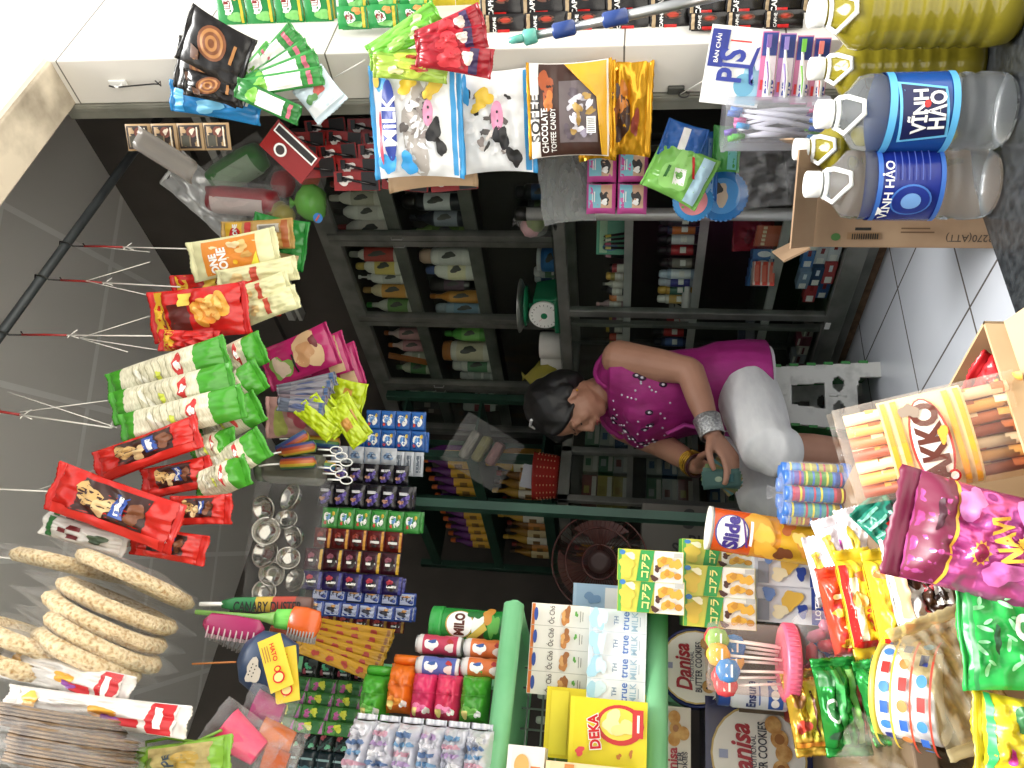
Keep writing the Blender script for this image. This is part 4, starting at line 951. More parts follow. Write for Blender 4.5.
for i, (x0, y0, x1, y1, n) in enumerate(((478, -14, 690, 14, 5), (690, -16, 875, 12, 5), (482, 12, 690, 30, 5), (690, 12, 800, 28, 3))):
    strip('coffee_sachet_strip', x0, y0, x1, y1, n, PD((x0+x1)/2, 10)-.015*(i % 2), gloss('#1d1a1a'), ci, ('front black coffee sachet strip behind the mop pole', 'black coffee sachet strip reaching the yellow bottles', 'black coffee sachet strip under the front one, along the tile corner', 'lowest short black coffee sachet strip by the toothbrush card')[i], 'sachet strip', 'black coffee sachet strips on the pier front', .01, 2)
# --- mop pole leaning there
a, b = un(519, 39, 1.52), un(790, -20, 1.42)
t = thing('mop_pole', 'steel mop pole with blue sleeves and a teal forked head', 'mop', b)
L = (a-b).length; qd = (a-b).to_track_quat('Z', 'Y'); t.rotation_mode = 'QUATERNION'; t.rotation_quaternion = qd
px = L/math.hypot(790-519, 59)
m = MB(); m.lathe([(.0095, 0), (.0095, L*.62), (.008, L*.621), (.008, L-.025)], SILV, 14); m.build('pole', t)
for z0, z1, nm in ((790-632, 790-608, 'lower'), (790-578, 790-556, 'upper')):
    m = MB(); m.lathe([(.011, z0*px*1.02), (.0145, z0*px*1.02+.004), (.0145, z1*px*1.02), (.011, z1*px*1.02+.004)], gloss('#2a4078'), 14); m.build('sleeve', t, label='blue plastic sleeve')
m = MB(); tl = gloss('#5aa293'); m.lathe([(.012, L-.035), (.014, L-.03), (.015, L-.012), (.01, L-.008)], tl, 14)
for s_ in (-1, 1): m.tube([(0, 0, L-.014), (.012*s_, 0, L), (.014*s_, 0, L+.018)], [.008, .007, .005], tl, 8)
m.build('forked_head', t)

# --- bottles on the granite step
def big_bottle(x, y, d, z, H, r, body, lab, label, grp, items=()):
    p = un(x, y, d); p.z = z
    t = thing('water_bottle', label, 'bottle', p, face(p), grp)
    pr_ = [(r*.86, 0), (r*.97, .012), (r, .03)]
    for k in range(7): pr_ += [(r, .05+.03*k), (r*.94, .06+.03*k), (r, .07+.03*k)]
    hh = .27*H/.37
    pr_ = [q for q in pr_ if q[1] < hh] + [(r, hh), (r*.93, hh+.018), (r*.62, H-.055), (r*.34, H-.032), (r*.31, H-.028), (r*.31, H-.012)]
    m = MB(); m.lathe(pr_, body, 28); m.build('body', t)
    m = MB(); m.lathe([(r*.36, H-.028), (r*.38, H-.026), (r*.38, H-.002), (r*.33, H)], WHT, 18); m.build('cap', t)
    m = MB(); m.lathe([(r*.4, H-.04), (r*.45, H-.036), (r*.4, H-.032)], WHT, 18)
    m.tube([(-r*.36, -.01, H-.036), (-r*.5, -r*.55, H-.045), (-.0, -r*.98, H-.07), (r*.3, -r*.9, H-.068), (r*.42, -r*.5, H-.046), (r*.4, -.01, H-.036)], .0045, WHT, 8); m.build('carry_handle', t)
    if lab:
        z0, z1 = .1, .1+.115
        m = MB(); R = r+.0015; m.lathe([(R, z0), (R, z1)], lab, 32, cap=False); m.art(cyl_map(R+.0006, 2*z0+(z1-z0)), R*2, z1-z0, items); m.build('label_wrap', t)
    return t
clear = water(); yl = liquid('#8f8428', .78)
vl = W_('#17296b'); lb = W_('#5fb4e4')
vi = [('r', -1.3, 1.3, .78, 1, lb), ('r', -1.3, 1.3, -1, -.8, lb), ('p', [(-.75, .62), (.8, .8), (.62, -.62), (-.6, -.8)], W_('#6cc0ea')), ('p', [(-.68, .55), (.72, .7), (.56, -.55), (-.54, -.7)], W_('#10194c')), ('t', 'VĨNH', .02, .2, .52, wsk, .04, .03, 1.15), ('t', 'HẢO', .06, -.28, .44, wsk, .04, .03, 1.3), ('e', .2, -.05, .09, .1, RED)]
vi2 = [('r', -1.3, 1.3, .85, 1, W_('#3d6fc0')), ('r', -1.3, 1.3, -1, -.86, W_('#3d6fc0')), ('e', -.45, -.05, .45, .62, W_('#4a7fd0')), ('e', -.45, -.05, .4, .56, W_('#1a2f86')), ('e', -.45, -.05, .22, .3, W_('#7aa8e0')), ('t', 'VĨNH HẢO', -.2, .72, .8, wsk, 0, .02), ('p', [(-.9, .9), (-.6, .9), (-.75, .7)], wsk)] + [('r', .1, .9, .5-.2*k, .53-.2*k, W_('#4a5fb0')) for k in range(6)]
big_bottle(960, 112, 1.45, .101, .325, .069, clear, gloss('#1d4f9a'), 'clear water bottle with blue and black label, uppermost in front of the yellow ones', 'large water bottles', vi)
big_bottle(950, 184, 1.50, .101, .33, .066, clear, gloss('#1b2d86'), 'clear water bottle with plain dark blue label beside the cardboard box', 'large water bottles', vi2)
big_bottle(935, 66, 1.575, .101, .315, .058, yl, None, 'yellow filled bottle behind the clear bottle with the black label', 'yellow filled bottles')
big_bottle(975, 8, 1.42, .101, .35, .066, yl, None, 'yellow filled bottle cut by the frame, nearest the street', 'yellow filled bottles')
big_bottle(935, 148, 1.62, .101, .33, .058, yl, None, 'yellow filled bottle half hidden between the two clear bottles', 'yellow filled bottles')
# --- cardboard box behind them
p = un(980, 196, 1.72); p.z = .0
cb_ = noisy('brown_cardboard', '#8f7358', '#9d8265', 9, .8); inn = mat('#8a6a48', .85)
t = thing('cardboard_box', 'open brown cardboard box behind the clear water bottles', 'box', p, face(p)-.06)
w_, d_, h_ = .2, .16, .38
mb = MB()
for c, s_ in (((0, -d_/2, h_/2), (w_, .004, h_)), ((0, d_/2, h_/2), (w_, .004, h_)), ((-w_/2, 0, h_/2), (.004, d_, h_)), ((w_/2, 0, h_/2), (.004, d_, h_)), ((0, 0, .003), (w_, d_, .004))): mb.box(c, s_, cb_)
mb.art(lambda a, b, l: (a, -d_/2-.002-l, b+h_/2), w_, h_, [('r', -.66, -.6, .35, .52, K), ('e', -.8, .72, .08, .05, W_('#3a6a2c')), ('r', -.85, -.7, .25, .6, W_('#8a6a48'))] + [('r', -.84, -.72, .27+.025*k, .283+.025*k, K) for k in range(12)] + [('r', -.7, -.67, -.3, .05, W_('#5a4028')), ('r', -.62, -.59, -.25, .05, W_('#5a4028')), ('t', '3270(ATT)', -.78, -.66, .24, W_('#3a2a1a'), PI/2)])
mb.build('carton', t)
for a_, c, s_ in (((.7, 0, 0), (0, -d_/2-.028, h_+.02), (w_, .004, .07)), ((0, -.5, 0), (-w_/2-.02, 0, h_+.022), (.004, d_, .06)), ((0, .4, 0), (w_/2+.01, 0, h_+.025), (.004, d_, .06))):
    mb = MB(); mb.box((0, 0, 0), s_, cb_); mb.build('flap', t, c, a_)

# --- packs hung behind the toffee bags
G = 'pink packs behind the toffee bags'
p, Wd, Hd, r_ = goods(586, 152, 648, 214, D(617, 183, 1.72))
pk_m, tq = gloss('#c8559a'), W_('#7ab8c8')
n = 0
for i in range(2):
    for j in range(2):
        q = p + Matrix.Rotation(r_[2], 3, 'Z') @ Vector(((i-.5)*Wd*.5, .004*(i+j), (j-.5)*Hd*.5)); n += 1
        t = thing('sanitary_pad_pack', 'pink and turquoise pack, %s %s of the four behind the toffee bags' % (('upper', 'lower')[1-j], ('inner', 'pier-side')[i]), 'pack', q, r_, G)
        pillow('body', t, Wd*.49, Hd*.47, .035, pk_m, [('r', -.6, .95, 0, .85, tq), ('r', -.6, .95, -.75, 0, W_('#c9a184')), ('b', .1, -.3, .45, .3, W_('#2a2424')), ('b', -.2, -.25, .18, .25, wsk), ('r', -.2, .5, .4, .46, wsk), ('r', -.2, .4, .55, .6, wsk)], n, .08, .0, res=(10, 10), px=6, pz=6)
pk('clear_wrapper', (540, 190), (592, 186), 70, D(565, 188, 1.74), .01, film('#cfd2d0', .25), (), 'grey clear plastic wrapper beside the pink packs', 'wrapper', seal=.0, wr=.8)
p, Wd, Hd, r_ = goods(652, 140, 708, 206, D(680, 175, 1.66), roll=.45)
t = thing('wet_tissue_pack', 'light green wet tissue pack hung above the blue round fans', 'pack', p, r_)
pillow('body', t, Wd*.8, Hd, .05, gloss('#7fbf5a'), [('r', -.9, .9, -.95, -.5, W_('#b9dcec')), ('b', 0, .1, .7, .6, W_('#93cf6e')), ('p', [(-.5, .1), (.1, .25), (.2, -.15), (-.4, -.3)], wsk), ('e', -.1, .0, .15, .12, W_('#5a9a3a')), ('r', -.4, .1, .4, .5, W_('#2d6b2a')), ('p', [(.0, -.45), (.75, -.1), (.75, -.2), (.0, -.55)], RED)], 2, .2, .008, px=5, pz=5)
p, Wd, Hd, r_ = goods(664, 124, 702, 160, D(680, 140, 1.71)); t = thing('tissue_pack', 'blue tissue pack peeping out above the green one', 'pack', p, (0, .3, r_[2])); pillow('body', t, Wd, Hd, .03, gloss('#2c62ae'), [('r', -.8, .8, -.2, .2, wsk)], 2, .2, .006)
p, Wd, Hd, r_ = goods(690, 132, 716, 200, D(703, 165, 1.72)); t = thing('tissue_pack', 'blue pack standing behind the green wet tissues', 'pack', p, r_); pillow('body', t, Wd, Hd, .03, gloss('#2f6cb4'), [('r', -.8, .8, -.8, -.3, W_('#7ba4d4'))], 3, .2, .006)
p, Wd, Hd, r_ = goods(715, 126, 738, 172, D(727, 150, 1.72)); t = thing('tissue_pack', 'green and teal packet tucked behind the toothbrush jar', 'pack', p, r_); pillow('body', t, Wd, Hd, .02, gloss('#4a9a4a'), [('r', -.9, .9, -.9, -.1, W_('#6cb6b0'))], 4, .2, .006)
for (x, y, r_px, X_, c1, c2, nm) in ((722, 196, 25, 1.70, '#2a7ac0', '#3f93d6', 'larger blue round plastic fan beside the green wet tissues'), (693, 201, 20, 1.66, '#3d8cc8', '#d8828a', 'smaller blue round fan with pink centre')):
    d = D(x, y, X_); p = un(x, y, d); R = r_px*d/FPX
    t = thing('hand_fan', nm, 'fan', p, (0, 0, face(p)), 'round plastic fans')
    m = MB(); m.lathe([(R*.2, 0), (R*.94, 0), (R, .003), (R*.94, .006), (R*.2, .006)], gloss(c1), 40, rot=Matrix.Rotation(PI/2, 3, 'X'))
    for k in range(32): a = 2*PI*k/32; m.box((R*.985*math.cos(a), -.003, R*.985*math.sin(a)), (R*.06, .009, R*.09), gloss(c1), Matrix.Rotation(-a, 3, 'Y'))
    m.build('rim', t)
    m = MB(); m.lathe([(R*.7, .006), (R*.7, .0085)], mat(c2), 36, rot=Matrix.Rotation(PI/2, 3, 'X'))
    m.art(lambda a, b, l: (a, -.0088-l, b), R*2, R*2, [('b', .1, .1, .42, .35, W_('#c9b49a' if R > .05 else '#e5c4a4')), ('b', .25, .25, .25, .22, K if R > .05 else W_('#cfd27a')), ('e', -.3, .5, .06, .06, W_('#6db33f'))]); m.build('printed_disc', t)
pk('plastic_bag', (738, 180), (808, 176), 58, D(772, 178, 1.62), .07, film('#ffffff', .02, .12, .35), (), 'crumpled clear plastic bag below the toothbrush jar', 'bag', seal=.0, wr=1.1, res=(20, 20))

# --- strips hung just inside the shutter guide
D2 = lambda x, y: dX(x, y, 1.72)
sd = [('r', -.85, .85, -.85, .85, W_('#2a211d')), ('e', .35, -.2, .4, .4, W_('#6d3a2c')), ('r', -.7, .1, -.1, .7, W_('#7a6a52')), ('r', -.7, .1, .0, .6, W_('#3d3a2c')), ('b', .4, -.25, .22, .2, W_('#c9b9a4')), ('r', -.7, .7, -.7, -.6, W_('#d8d0bc'))]
strip('coffee_card_strip', 122, 124, 234, 150, 4, 1.95, mat('#a3865f', .5), sd, 'strip of tan edged dark coffee cards just inside the shutter guide', 'card strip', None, .012, 1, wr=.1, part='card')
p = un(165, 155, 1.93); m = MB(); m.grid(lambda a, b: (a*.028+b*.02, .008*math.sin(a*3), b*.08), 8, 10, film('#a8a29a', .3)); o = m.build('plastic_sheet', None, p, (0, .3, face(p)), solid=.001)
tag(o, 'thin pale plastic sheet hanging behind the coffee card strip', 'sheet')
ra = gloss('#8e2422'); rb = gloss('#1f1c1c')
for i, (x0, y, x1, n) in enumerate(((300, 128, 480, 4), (285, 141, 440, 4), (275, 154, 440, 4), (290, 168, 470, 4), (330, 181, 480, 3))):
    d = 2.24-.03*i; p, W, H, r = goods(x0, y-9, x1, y+9, d); h = H/n
    t = thing('razor_strip', '%s strip of red and black razor cards inside the shutter guide, counting from the pier' % ORD[i], 'razor strip', p+Vector((0, 0, H/2)), r, 'red and black razor strips')
    for k in range(n):
        mb = MB(); mb.box((0, 0, 0), (W*1.05, .003, h*.96), ra); mb.art(lambda a, b, l: (a, -.0016-l, b), W, h, [('r', -1, 1, -.9, -.2, W_('#1f1c1c')), ('b', .1, .45, .5, .3, W_('#e4dcd6')), ('b', .15, .5, .2, .15, W_('#1f1c1c'))])
        o = mb.build('razor_card', t, (0, .003*(k % 2), -h*(k+.5)), (0, .08*((k+i) % 3-1), 0))
        mb = MB(); mb.tube([(W*.2, -.006, h*.3), (0, -.008, 0), (-W*.2, -.006, -h*.4)], .0035, rb, 6); mb.box((W*.2, -.007, h*.34), (W*.5, .006, h*.1), rb); mb.build('razor', o)
p, W, H, r = goods(262, 130, 318, 174, 2.08, roll=.75)
mb = MB(); mb.box((0, 0, 0), (W*.75, .003, H), ra); mb.art(lambda a, b, l: (a, -.0016-l, b), W*.75, H, [('r', .3, .9, -.9, .9, wsk), ('r', .4, .8, -.85, .85, W_('#2a2626')), ('e', -.3, .3, .4, .25, wsk), ('e', -.3, .3, .28, .17, W_('#3a3030'))])
o = mb.build('razor_card', None, p, r); tag(o, 'single red razor card turned askew in front of the razor strips', 'card')
# ================================================================== snacks hung on strings from the rod
HY = 1.4
H_ = lambda x, y, Y=HY: dY(x, y, Y)
rub = mat('#8e2420', .5)
def rod_point(y):
    A, B = ROD
    # point of the rod that shows at photo height y
    best = min((i/400 for i in range(401)), key=lambda k: abs(384-FPX*((A.lerp(B, k)-EYE).dot(RI))/((A.lerp(B, k)-EYE).dot(FW))-y))
    return A.lerp(B, best)
def hanger(y0, tie, Y, label, band=rub, knot=.45, hook=True):
    """wire hook on the rod, a rubber band and white string down to the tie"""
    p = rod_point(y0); q = un(tie[0], tie[1], H_(tie[0], tie[1], Y))
    t = thing('hanging_string', label, 'string', p, 0, 'strings on the rod')
    v = q-p
    m = MB(); m.tube([(0, .0, .016), (0, -.016, .006), (0, -.012, -.014), v*.06, v*.16, v*.16+Vector((.01, 0, .012))], .0022, K, 6); m.build('wire_hook', t)
    m = MB(); m.tube([v*.15, v*.3+Vector((.001, 0, 0)), v*knot], .0032, band, 6); m.build('rubber_band', t)
    m = MB(); m.tube([v*knot, v*.8, v], .002, STRING, 6)
    for k in range(3): a = k*2.1; m.tube([v*(knot+.02), v*(knot+.05)+Vector((.018*math.cos(a), 0, .018*math.sin(a)))], .0014, STRING, 5)
    m.build('white_string', t)
    return t
hanger(245, (196, 249), 1.4, 'string with red band holding the biscuit packs, nearest the pier')
hanger(279, (180, 287), 1.4, 'string with red band holding the cream biscuit packs')
hanger(334, (152, 336), 1.38, 'string with red band above the red prawn snacks')
hanger(405, (112, 428), 1.38, 'string with red band above the green noodle rolls')
hanger(484, (60, 492), 1.38, 'string with dark band above the red chocolate bags', band=mat('#33444f', .5))
hanger(543, (30, 560), 1.36, 'string with yellow band above the rice crackers', band=mat('#b9952f', .5))
def twine(a, b, Y, label):
    return line('string', [un(a[0], a[1], H_(*a, Y)), un(b[0], b[1], H_(*b, Y))], .0012, STRING, label, 'string', 'thin white strings')
twine((8, 392), (118, 428), 1.38, 'thin white string left of the noodle rolls, running up to the ceiling rod')
twine((20, 412), (112, 400), 1.38, 'thin white string fanning out above the green noodle rolls')
twine((96, 247), (150, 252), 1.5, 'thin grey string in front of the aluminium track')
for i, (a, b) in enumerate((((80, 338), (150, 316)), ((80, 338), (158, 350)), ((82, 339), (128, 352)), ((86, 281), (150, 262)), ((86, 281), (160, 298)), ((110, 428), (122, 396)), ((40, 489), (96, 470)))):
    twine(a, b, 1.38, ('thin string rising to the cream biscuit packs from the wire', 'thin string to the narrow prawn snack bag', 'thin string beside the rod toward the noodle rolls', 'thin string from the second rubber band up to the cream packs', 'thin string from the second rubber band to the prawn snacks', 'thin string from the fourth hook to the noodle rolls', 'thin string down to the large chocolate bag')[i])
# --- bundles beside the coffee card strip
sil = mat('#dcdddd', .3, .3)
t = pk('foil_bag', (172, 166), (236, 226), 42, H_(200, 196, 1.62), .03, sil, (), 'crumpled silver foil bag hanging in front of the aluminium track', 'bag', seal=.012, wr=1.1, res=(22, 22))
def roll_bag(a, b, wpx, Y, c, c2, label, group, seed=1):
    d = H_((a[0]+b[0])/2, (a[1]+b[1])/2, Y); dx, dy = a[0]-b[0], a[1]-b[1]; H = math.hypot(dx, dy)*d/FPX; r = wpx*d/FPX/2
    t = thing('wrapped_roll', label, 'roll', un((a[0]+b[0])/2, (a[1]+b[1])/2, d), (0, math.atan2(-dy, -dx), face(un(*a, d))), group)
    m = MB(); m.lathe([(r*.3, -H/2), (r*.85, -H*.46), (r, -H*.3), (r*.96, 0), (r, H*.3), (r*.85, H*.46), (r*.3, H/2)], mat(c, .35), 18)
    for i, v in enumerate(m.v): q = Vector(v); m.v[i] = tuple(q*(1+.12*noise.noise(q*30+Vector((seed, 0, 0)))))
    m.build('roll', t)
    m = MB(); Ri_ = r*1.03
    m.grid(lambda a_, b_: (Ri_*math.sin(a_*.9-.7), -Ri_*math.cos(a_*.9-.7), b_*H*.36), 8, 3, mat(c2, .4)); m.build('pale_wrapper_side', t)
    m = MB(); P = pillow_map(r*2.6, H*1.2, r*2.4, seed, .4, 0); m.grid(lambda s_, t_: P(s_, t_, 1), 12, 14, cling()); m.grid(lambda s_, t_: P(s_, t_, -1), 12, 14, cling(), flip=True); m.build('clear_bag', t)
    return t
roll_bag((210, 184), (266, 154), 32, 1.55, '#4c8a4a', '#a9c0a4', 'green and white wrapped roll beside the foil bag', 'wrapped rolls', 2)
roll_bag((204, 198), (280, 204), 28, 1.5, '#9a3238', '#cdbdb8', 'red and white wrapped roll under the green one', 'wrapped rolls', 5)
lump('bag_of_sponges', 'clear bag with a red ball below the wrapped rolls', 'bag', un(283, 184, H_(283, 184, 1.55)), .056, ('#a3262c',), cling(), seed=3, squash=(1.1, 1, 1))
lump('bag_of_sponges', 'bright green knotted bag beside the red ball', 'bag', un(310, 203, H_(310, 203, 1.5)), .05, ('#4fb440',), film('#8fd86c', .5), seed=6, squash=(1.1, 1, .9))
lump('bag_of_sponges', 'dull yellow bag above the biscuit packs', 'bag', un(280, 216, H_(280, 216, 1.53)), .05, ('#9a8f2e', '#8a7f2a'), cling(), seed=8, squash=(1, 1, 1.1))
lump('bag_of_sponges', 'orange bag behind the red ball and the razor strips', 'bag', un(310, 178, H_(310, 178, 1.66)), .05, ('#b5532a',), cling(), seed=10)
p = un(318, 218, H_(318, 218, 1.46)); t = thing('round_sticker', 'blue round tag on the bright green bag', 'tag', p, face(p)); m = MB(); m.lathe([(.014, 0), (.014, .002)], mat('#2f74b8'), 20, rot=Matrix.Rotation(PI/2, 3, 'X')); m.build('disc', t); m = MB(); m.box((0, -.003, 0), (.02, .001, .005), mat('#c05a4a'), Matrix.Rotation(.6, 3, 'Y')); m.build('stripe', t)
# --- biscuit packs
cream = gloss('#dcd9a8'); orange = W_('#d9862a')
oo = [('p', [(-.86, .72), (.86, .72), (.86, -.66), (-.86, -.66)], orange), ('t', 'ONE', -.3, .46, .5, wsk, 0, .045, 1.2), ('t', 'ONE', -.1, .22, .55, wsk, 0, .045, 1.2), ('b', .35, -.3, .3, .16, W_('#e3c07a')), ('b', -.1, -.4, .2, .12, W_('#c99a4e')), ('b', .5, -.12, .2, .14, W_('#e9d2a0')), ('p', [(-.9, -.66), (0, -.66), (-.9, -.4)], W_('#e3d63a')), ('e', -.4, -.1, .12, .06, W_('#e9b82a'))]
pk('biscuit_pack', (186, 262), (282, 248), 40, H_(235, 255, 1.36), .035, cream, oo, 'cream and orange rice biscuit pack, front one of the bunch', 'biscuit pack', 'rice biscuit packs', wr=.15, seal=.016)
oy = [('r', -.9, .9, .4, .95, W_('#dfb02c')), ('e', 0, .62, .6, .2, RED), ('t', 'ONE ONE', 0, .62, .8, wsk, 0, .04, 1.3), ('r', -.8, .1, -.2, .32, W_('#d8d0c0')), ('r', .1, .7, -.75, -.1, W_('#cfc8b8')), ('r', -.9, .9, -.98, -.8, W_('#b0602a')), ('r', -.9, .9, .1, .3, W_('#c8352c'))] + [('r', -.7, 0, .22-.06*k, .25-.06*k, W_('#6a5a4a')) for k in range(6)] + [('r', .2+.06*k, .23+.06*k, -.7, -.2, K) for k in range(7)]
pk('biscuit_pack', (219, 236), (296, 234), 30, H_(258, 235, 1.45), .03, gloss('#c9a25a'), oy, 'yellow and red rice biscuit pack with barcode, behind the cream one', 'biscuit pack', 'rice biscuit packs', wr=.2)
pk('snack_bag', (250, 236), (308, 248), 50, H_(285, 240, 1.5), .03, gloss('#2f8f3c'), [('b', 0, 0, .5, .5, W_('#3fa84a')), ('r', -.9, -.4, -.9, .9, W_('#b9a06a'))], 'green bag behind the yellow biscuit pack', 'snack bag', wr=.6)
for a, b, Yv, nm in (((214, 282), (300, 268), 1.38, 'second cream biscuit pack, just under the front orange one'), ((232, 300), (292, 282), 1.38, 'third cream biscuit pack, lower in the bunch'), ((240, 316), (300, 296), 1.4, 'lowest cream biscuit pack behind the prawn snacks')):
    pk('biscuit_pack', a, b, 24, H_((a[0]+b[0])/2, (a[1]+b[1])/2, Yv), .03, cream, [('r', -.7, .7, -.1, .1, W_('#c0503a')), ('b', 0, .5, .4, .2, W_('#e3c98a'))], nm, 'biscuit pack', 'rice biscuit packs', wr=.3)
# --- red prawn snacks
rd = gloss('#c2221f'); prawn = [W_('#e0a03a'), W_('#d98a2e'), W_('#eec06a')]
pi = [('p', [(-.95, .6), (.95, .75), (.95, .98), (-.95, .98)], W_('#e3b22f')), ('r', -.9, .4, .1, .58, W_('#5a1b14')), ('t', 'SNACK', -.25, .36, .55, W_('#d8b24a'), 0, .02)] + [('e', -.1+.12*k, -.15-.16*k, .55, .16, prawn[k % 3], .35) for k in range(4)] + [('e', -.05+.12*k, -.12-.16*k, .3, .06, prawn[2], .35) for k in range(4)] + [('r', -.85, .2, .66, .7, W_('#7a3a1a')), ('r', .3, .8, .0, .3, W_('#e5c04a'))]
pi = [q for q in pi if q[0] != 't']
for a, b, w_, Yv, nm in (((168, 298), (282, 290), 46, 1.46, 'red and yellow prawn snack bag at the back of the bunch'), ((146, 318), (252, 308), 52, 1.36, 'red and yellow prawn snack bag with the largest picture, in front'), ((156, 340), (222, 342), 22, 1.35, 'narrow red and yellow prawn snack bag beside the noodle rolls'), ((232, 300), (280, 296), 40, 1.42, 'plain red end of a snack bag below the prawn pictures')):
    pk('snack_bag', a, b, w_, H_((a[0]+b[0])/2, (a[1]+b[1])/2, Yv), .05, rd, pi if w_ > 40 else [('p', [(-.95, .4), (.95, .5), (.95, .98), (-.95, .98)], W_('#e3b22f'))], nm, 'snack bag', 'red prawn snack bags', wr=.4, sealmat=rd, seal=.016)
# --- rolls of noodles in green ended packets
ng = gloss('#469a2b'); nw = noisy('white_noodles', '#c9c3a4', '#e9e4cb', 60, .6, 3, stretch=(1, 1, 6))
def noodle(a, b, w_, Yv, label, T=.042, badge=True):
    it = [('b', .05, -.3, .55, .1, W_('#c8302c')), ('b', .05, -.3, .3, .05, wsk), ('p', [(-.6, .3), (.5, .5), (.6, .42), (-.5, .2)], W_('#e7e4d3')), ('b', -.2, .05, .3, .06, W_('#c9d24a'))] if badge else [('b', 0, 0, .3, .1, W_('#c8302c'))]
    it += [('p', [(-.9+.0, .42-.12*k), (.85, .5-.12*k), (.85, .485-.12*k), (-.9, .405-.12*k)], W_('#b5ae8e')) for k in range(6)]
    t = pk('noodle_roll', a, b, w_, H_((a[0]+b[0])/2, (a[1]+b[1])/2, Yv), T, ng, it, label, 'noodle roll', 'noodle rolls in green ended packets', seal=.014, sealmat=ng, wr=.15, mf=lambda s_, t_: nw if -.52 < t_ < .68 else ng, res=(14, 22), px=2.2, pz=5) if False else None
    d = H_((a[0]+b[0])/2, (a[1]+b[1])/2, Yv); dx, dy = a[0]-b[0], a[1]-b[1]; H = math.hypot(dx, dy)*d/FPX; W = w_*d/FPX
    p = un((a[0]+b[0])/2, (a[1]+b[1])/2, d)
    t = thing('noodle_roll', label, 'noodle roll', p, (0, math.atan2(-dy, -dx)-_ro, face(p)), 'noodle rolls in green ended packets')
    pillow('body', t, W, H-.028, T*1.25, ng, it, rnd.random()*9, .18, .014, ng, (16, 24), mf=lambda s_, t_: nw if -.6 < t_ < .74 else ng, pinch=.0, px=2.2, pz=7)
    return t
for a, b, w_, Yv, nm in (((104, 392), (232, 352), 36, 1.36, 'nearest the prawn snacks, in the upper row'), ((106, 410), (238, 378), 34, 1.34, 'in the middle of the upper row'), ((116, 432), (248, 400), 34, 1.33, 'beside the red chocolate bags, in the upper row')):
    noodle(a, b, w_, Yv, 'long white noodle roll '+nm)
for a, b, w_, Yv, nm in (((206, 372), (266, 346), 34, 1.42, 'uppermost of the lower bunch, pointing at the magenta packs'), ((200, 412), (264, 372), 34, 1.4, 'second of the lower bunch'), ((196, 440), (262, 404), 34, 1.4, 'third of the lower bunch'),
    ((190, 455), (238, 440), 30, 1.38, 'short one of the lower bunch with its red badge in front'), ((206, 478), (266, 440), 34, 1.39, 'fifth of the lower bunch'), ((194, 490), (250, 468), 32, 1.38, 'lowest of the bunch, just above the tin strainers')):
    noodle(a, b, w_, Yv, 'green ended noodle packet, '+nm, .05)
# --- red chocolate bags
ch = W_('#3a1d16'); rdb = gloss('#c4261e')
ci_ = [('r', -.55, .8, -.65, .55, ch), ('b', .2, .35, .45, .2, W_('#c9a468')), ('b', -.1, .05, .4, .14, W_('#d8bb88')), ('p', [(-.3, -.1), (.6, -.05), (.6, -.32), (-.3, -.36)], W_('#2c4fa0')), ('p', [(-.25, -.17), (.55, -.12), (.55, -.25), (-.25, -.28)], wsk), ('b', .1, -.5, .4, .14, W_('#7a4a30')), ('r', -.95, -.55, -.95, .95, W_('#d62f25'))]
for a, b, w_, Yv, T, nm in (((92, 470), (202, 430), 34, 1.34, .04, 'red and brown chocolate bag, uppermost beside the noodle rolls'), ((42, 486), (186, 528), 50, 1.3, .05, 'large red and brown chocolate bag pointing up to the lintel'),
    ((140, 486), (214, 470), 32, 1.38, .04, 'red and brown chocolate bag half behind the large one'), ((168, 512), (234, 508), 30, 1.36, .04, 'red and brown chocolate bag hanging lowest of the bunch'), ((128, 540), (210, 550), 30, 1.36, .04, 'dark red chocolate bag above the rice crackers'), ((70, 500), (140, 535), 40, 1.42, .04, 'dull red chocolate bag behind the large one')):
    pk('chocolate_bag', a, b, w_, H_((a[0]+b[0])/2, (a[1]+b[1])/2, Yv), T, rdb, ci_, nm, 'chocolate bag', 'red and brown chocolate bags', seal=.016, sealmat=rdb, wr=.35)
ck = [('r', -.9+.45*k, -.68+.45*k, .0, .3, W_('#6a1f22')) for k in range(4)] + [('r', -.9, .9, .75, .95, W_('#2d6a35')), ('r', -.9, .9, -.9, -.6, W_('#3c4a3a')), ('r', -.9+.45*k, -.68+.45*k, .3, .5, W_('#3d7a45')) if False else ('b', 0, -.3, .5, .15, W_('#8a8a80'))] if False else [('r', -.9, .9, .75, .95, W_('#2d6a35')), ('r', -.6, -.2, .0, .3, W_('#6a1f22')), ('r', .2, .6, .0, .3, W_('#6a1f22')), ('r', -.2, .2, .3, .55, W_('#6a1f22')), ('b', 0, -.5, .5, .2, W_('#4a5a44'))]
pk('wafer_bag', (36, 524), (132, 546), 22, H_(84, 535, 1.34), .03, gloss('#d3d0c8'), ck, 'white bag with dark red squares above the rice crackers, front one', 'snack bag', 'bags with dark red squares', wr=.3)
pk('wafer_bag', (44, 512), (140, 538), 16, H_(92, 525, 1.38), .03, gloss('#c9c6be'), ck, 'white bag with dark red squares tucked behind the front one', 'snack bag', 'bags with dark red squares', wr=.3)
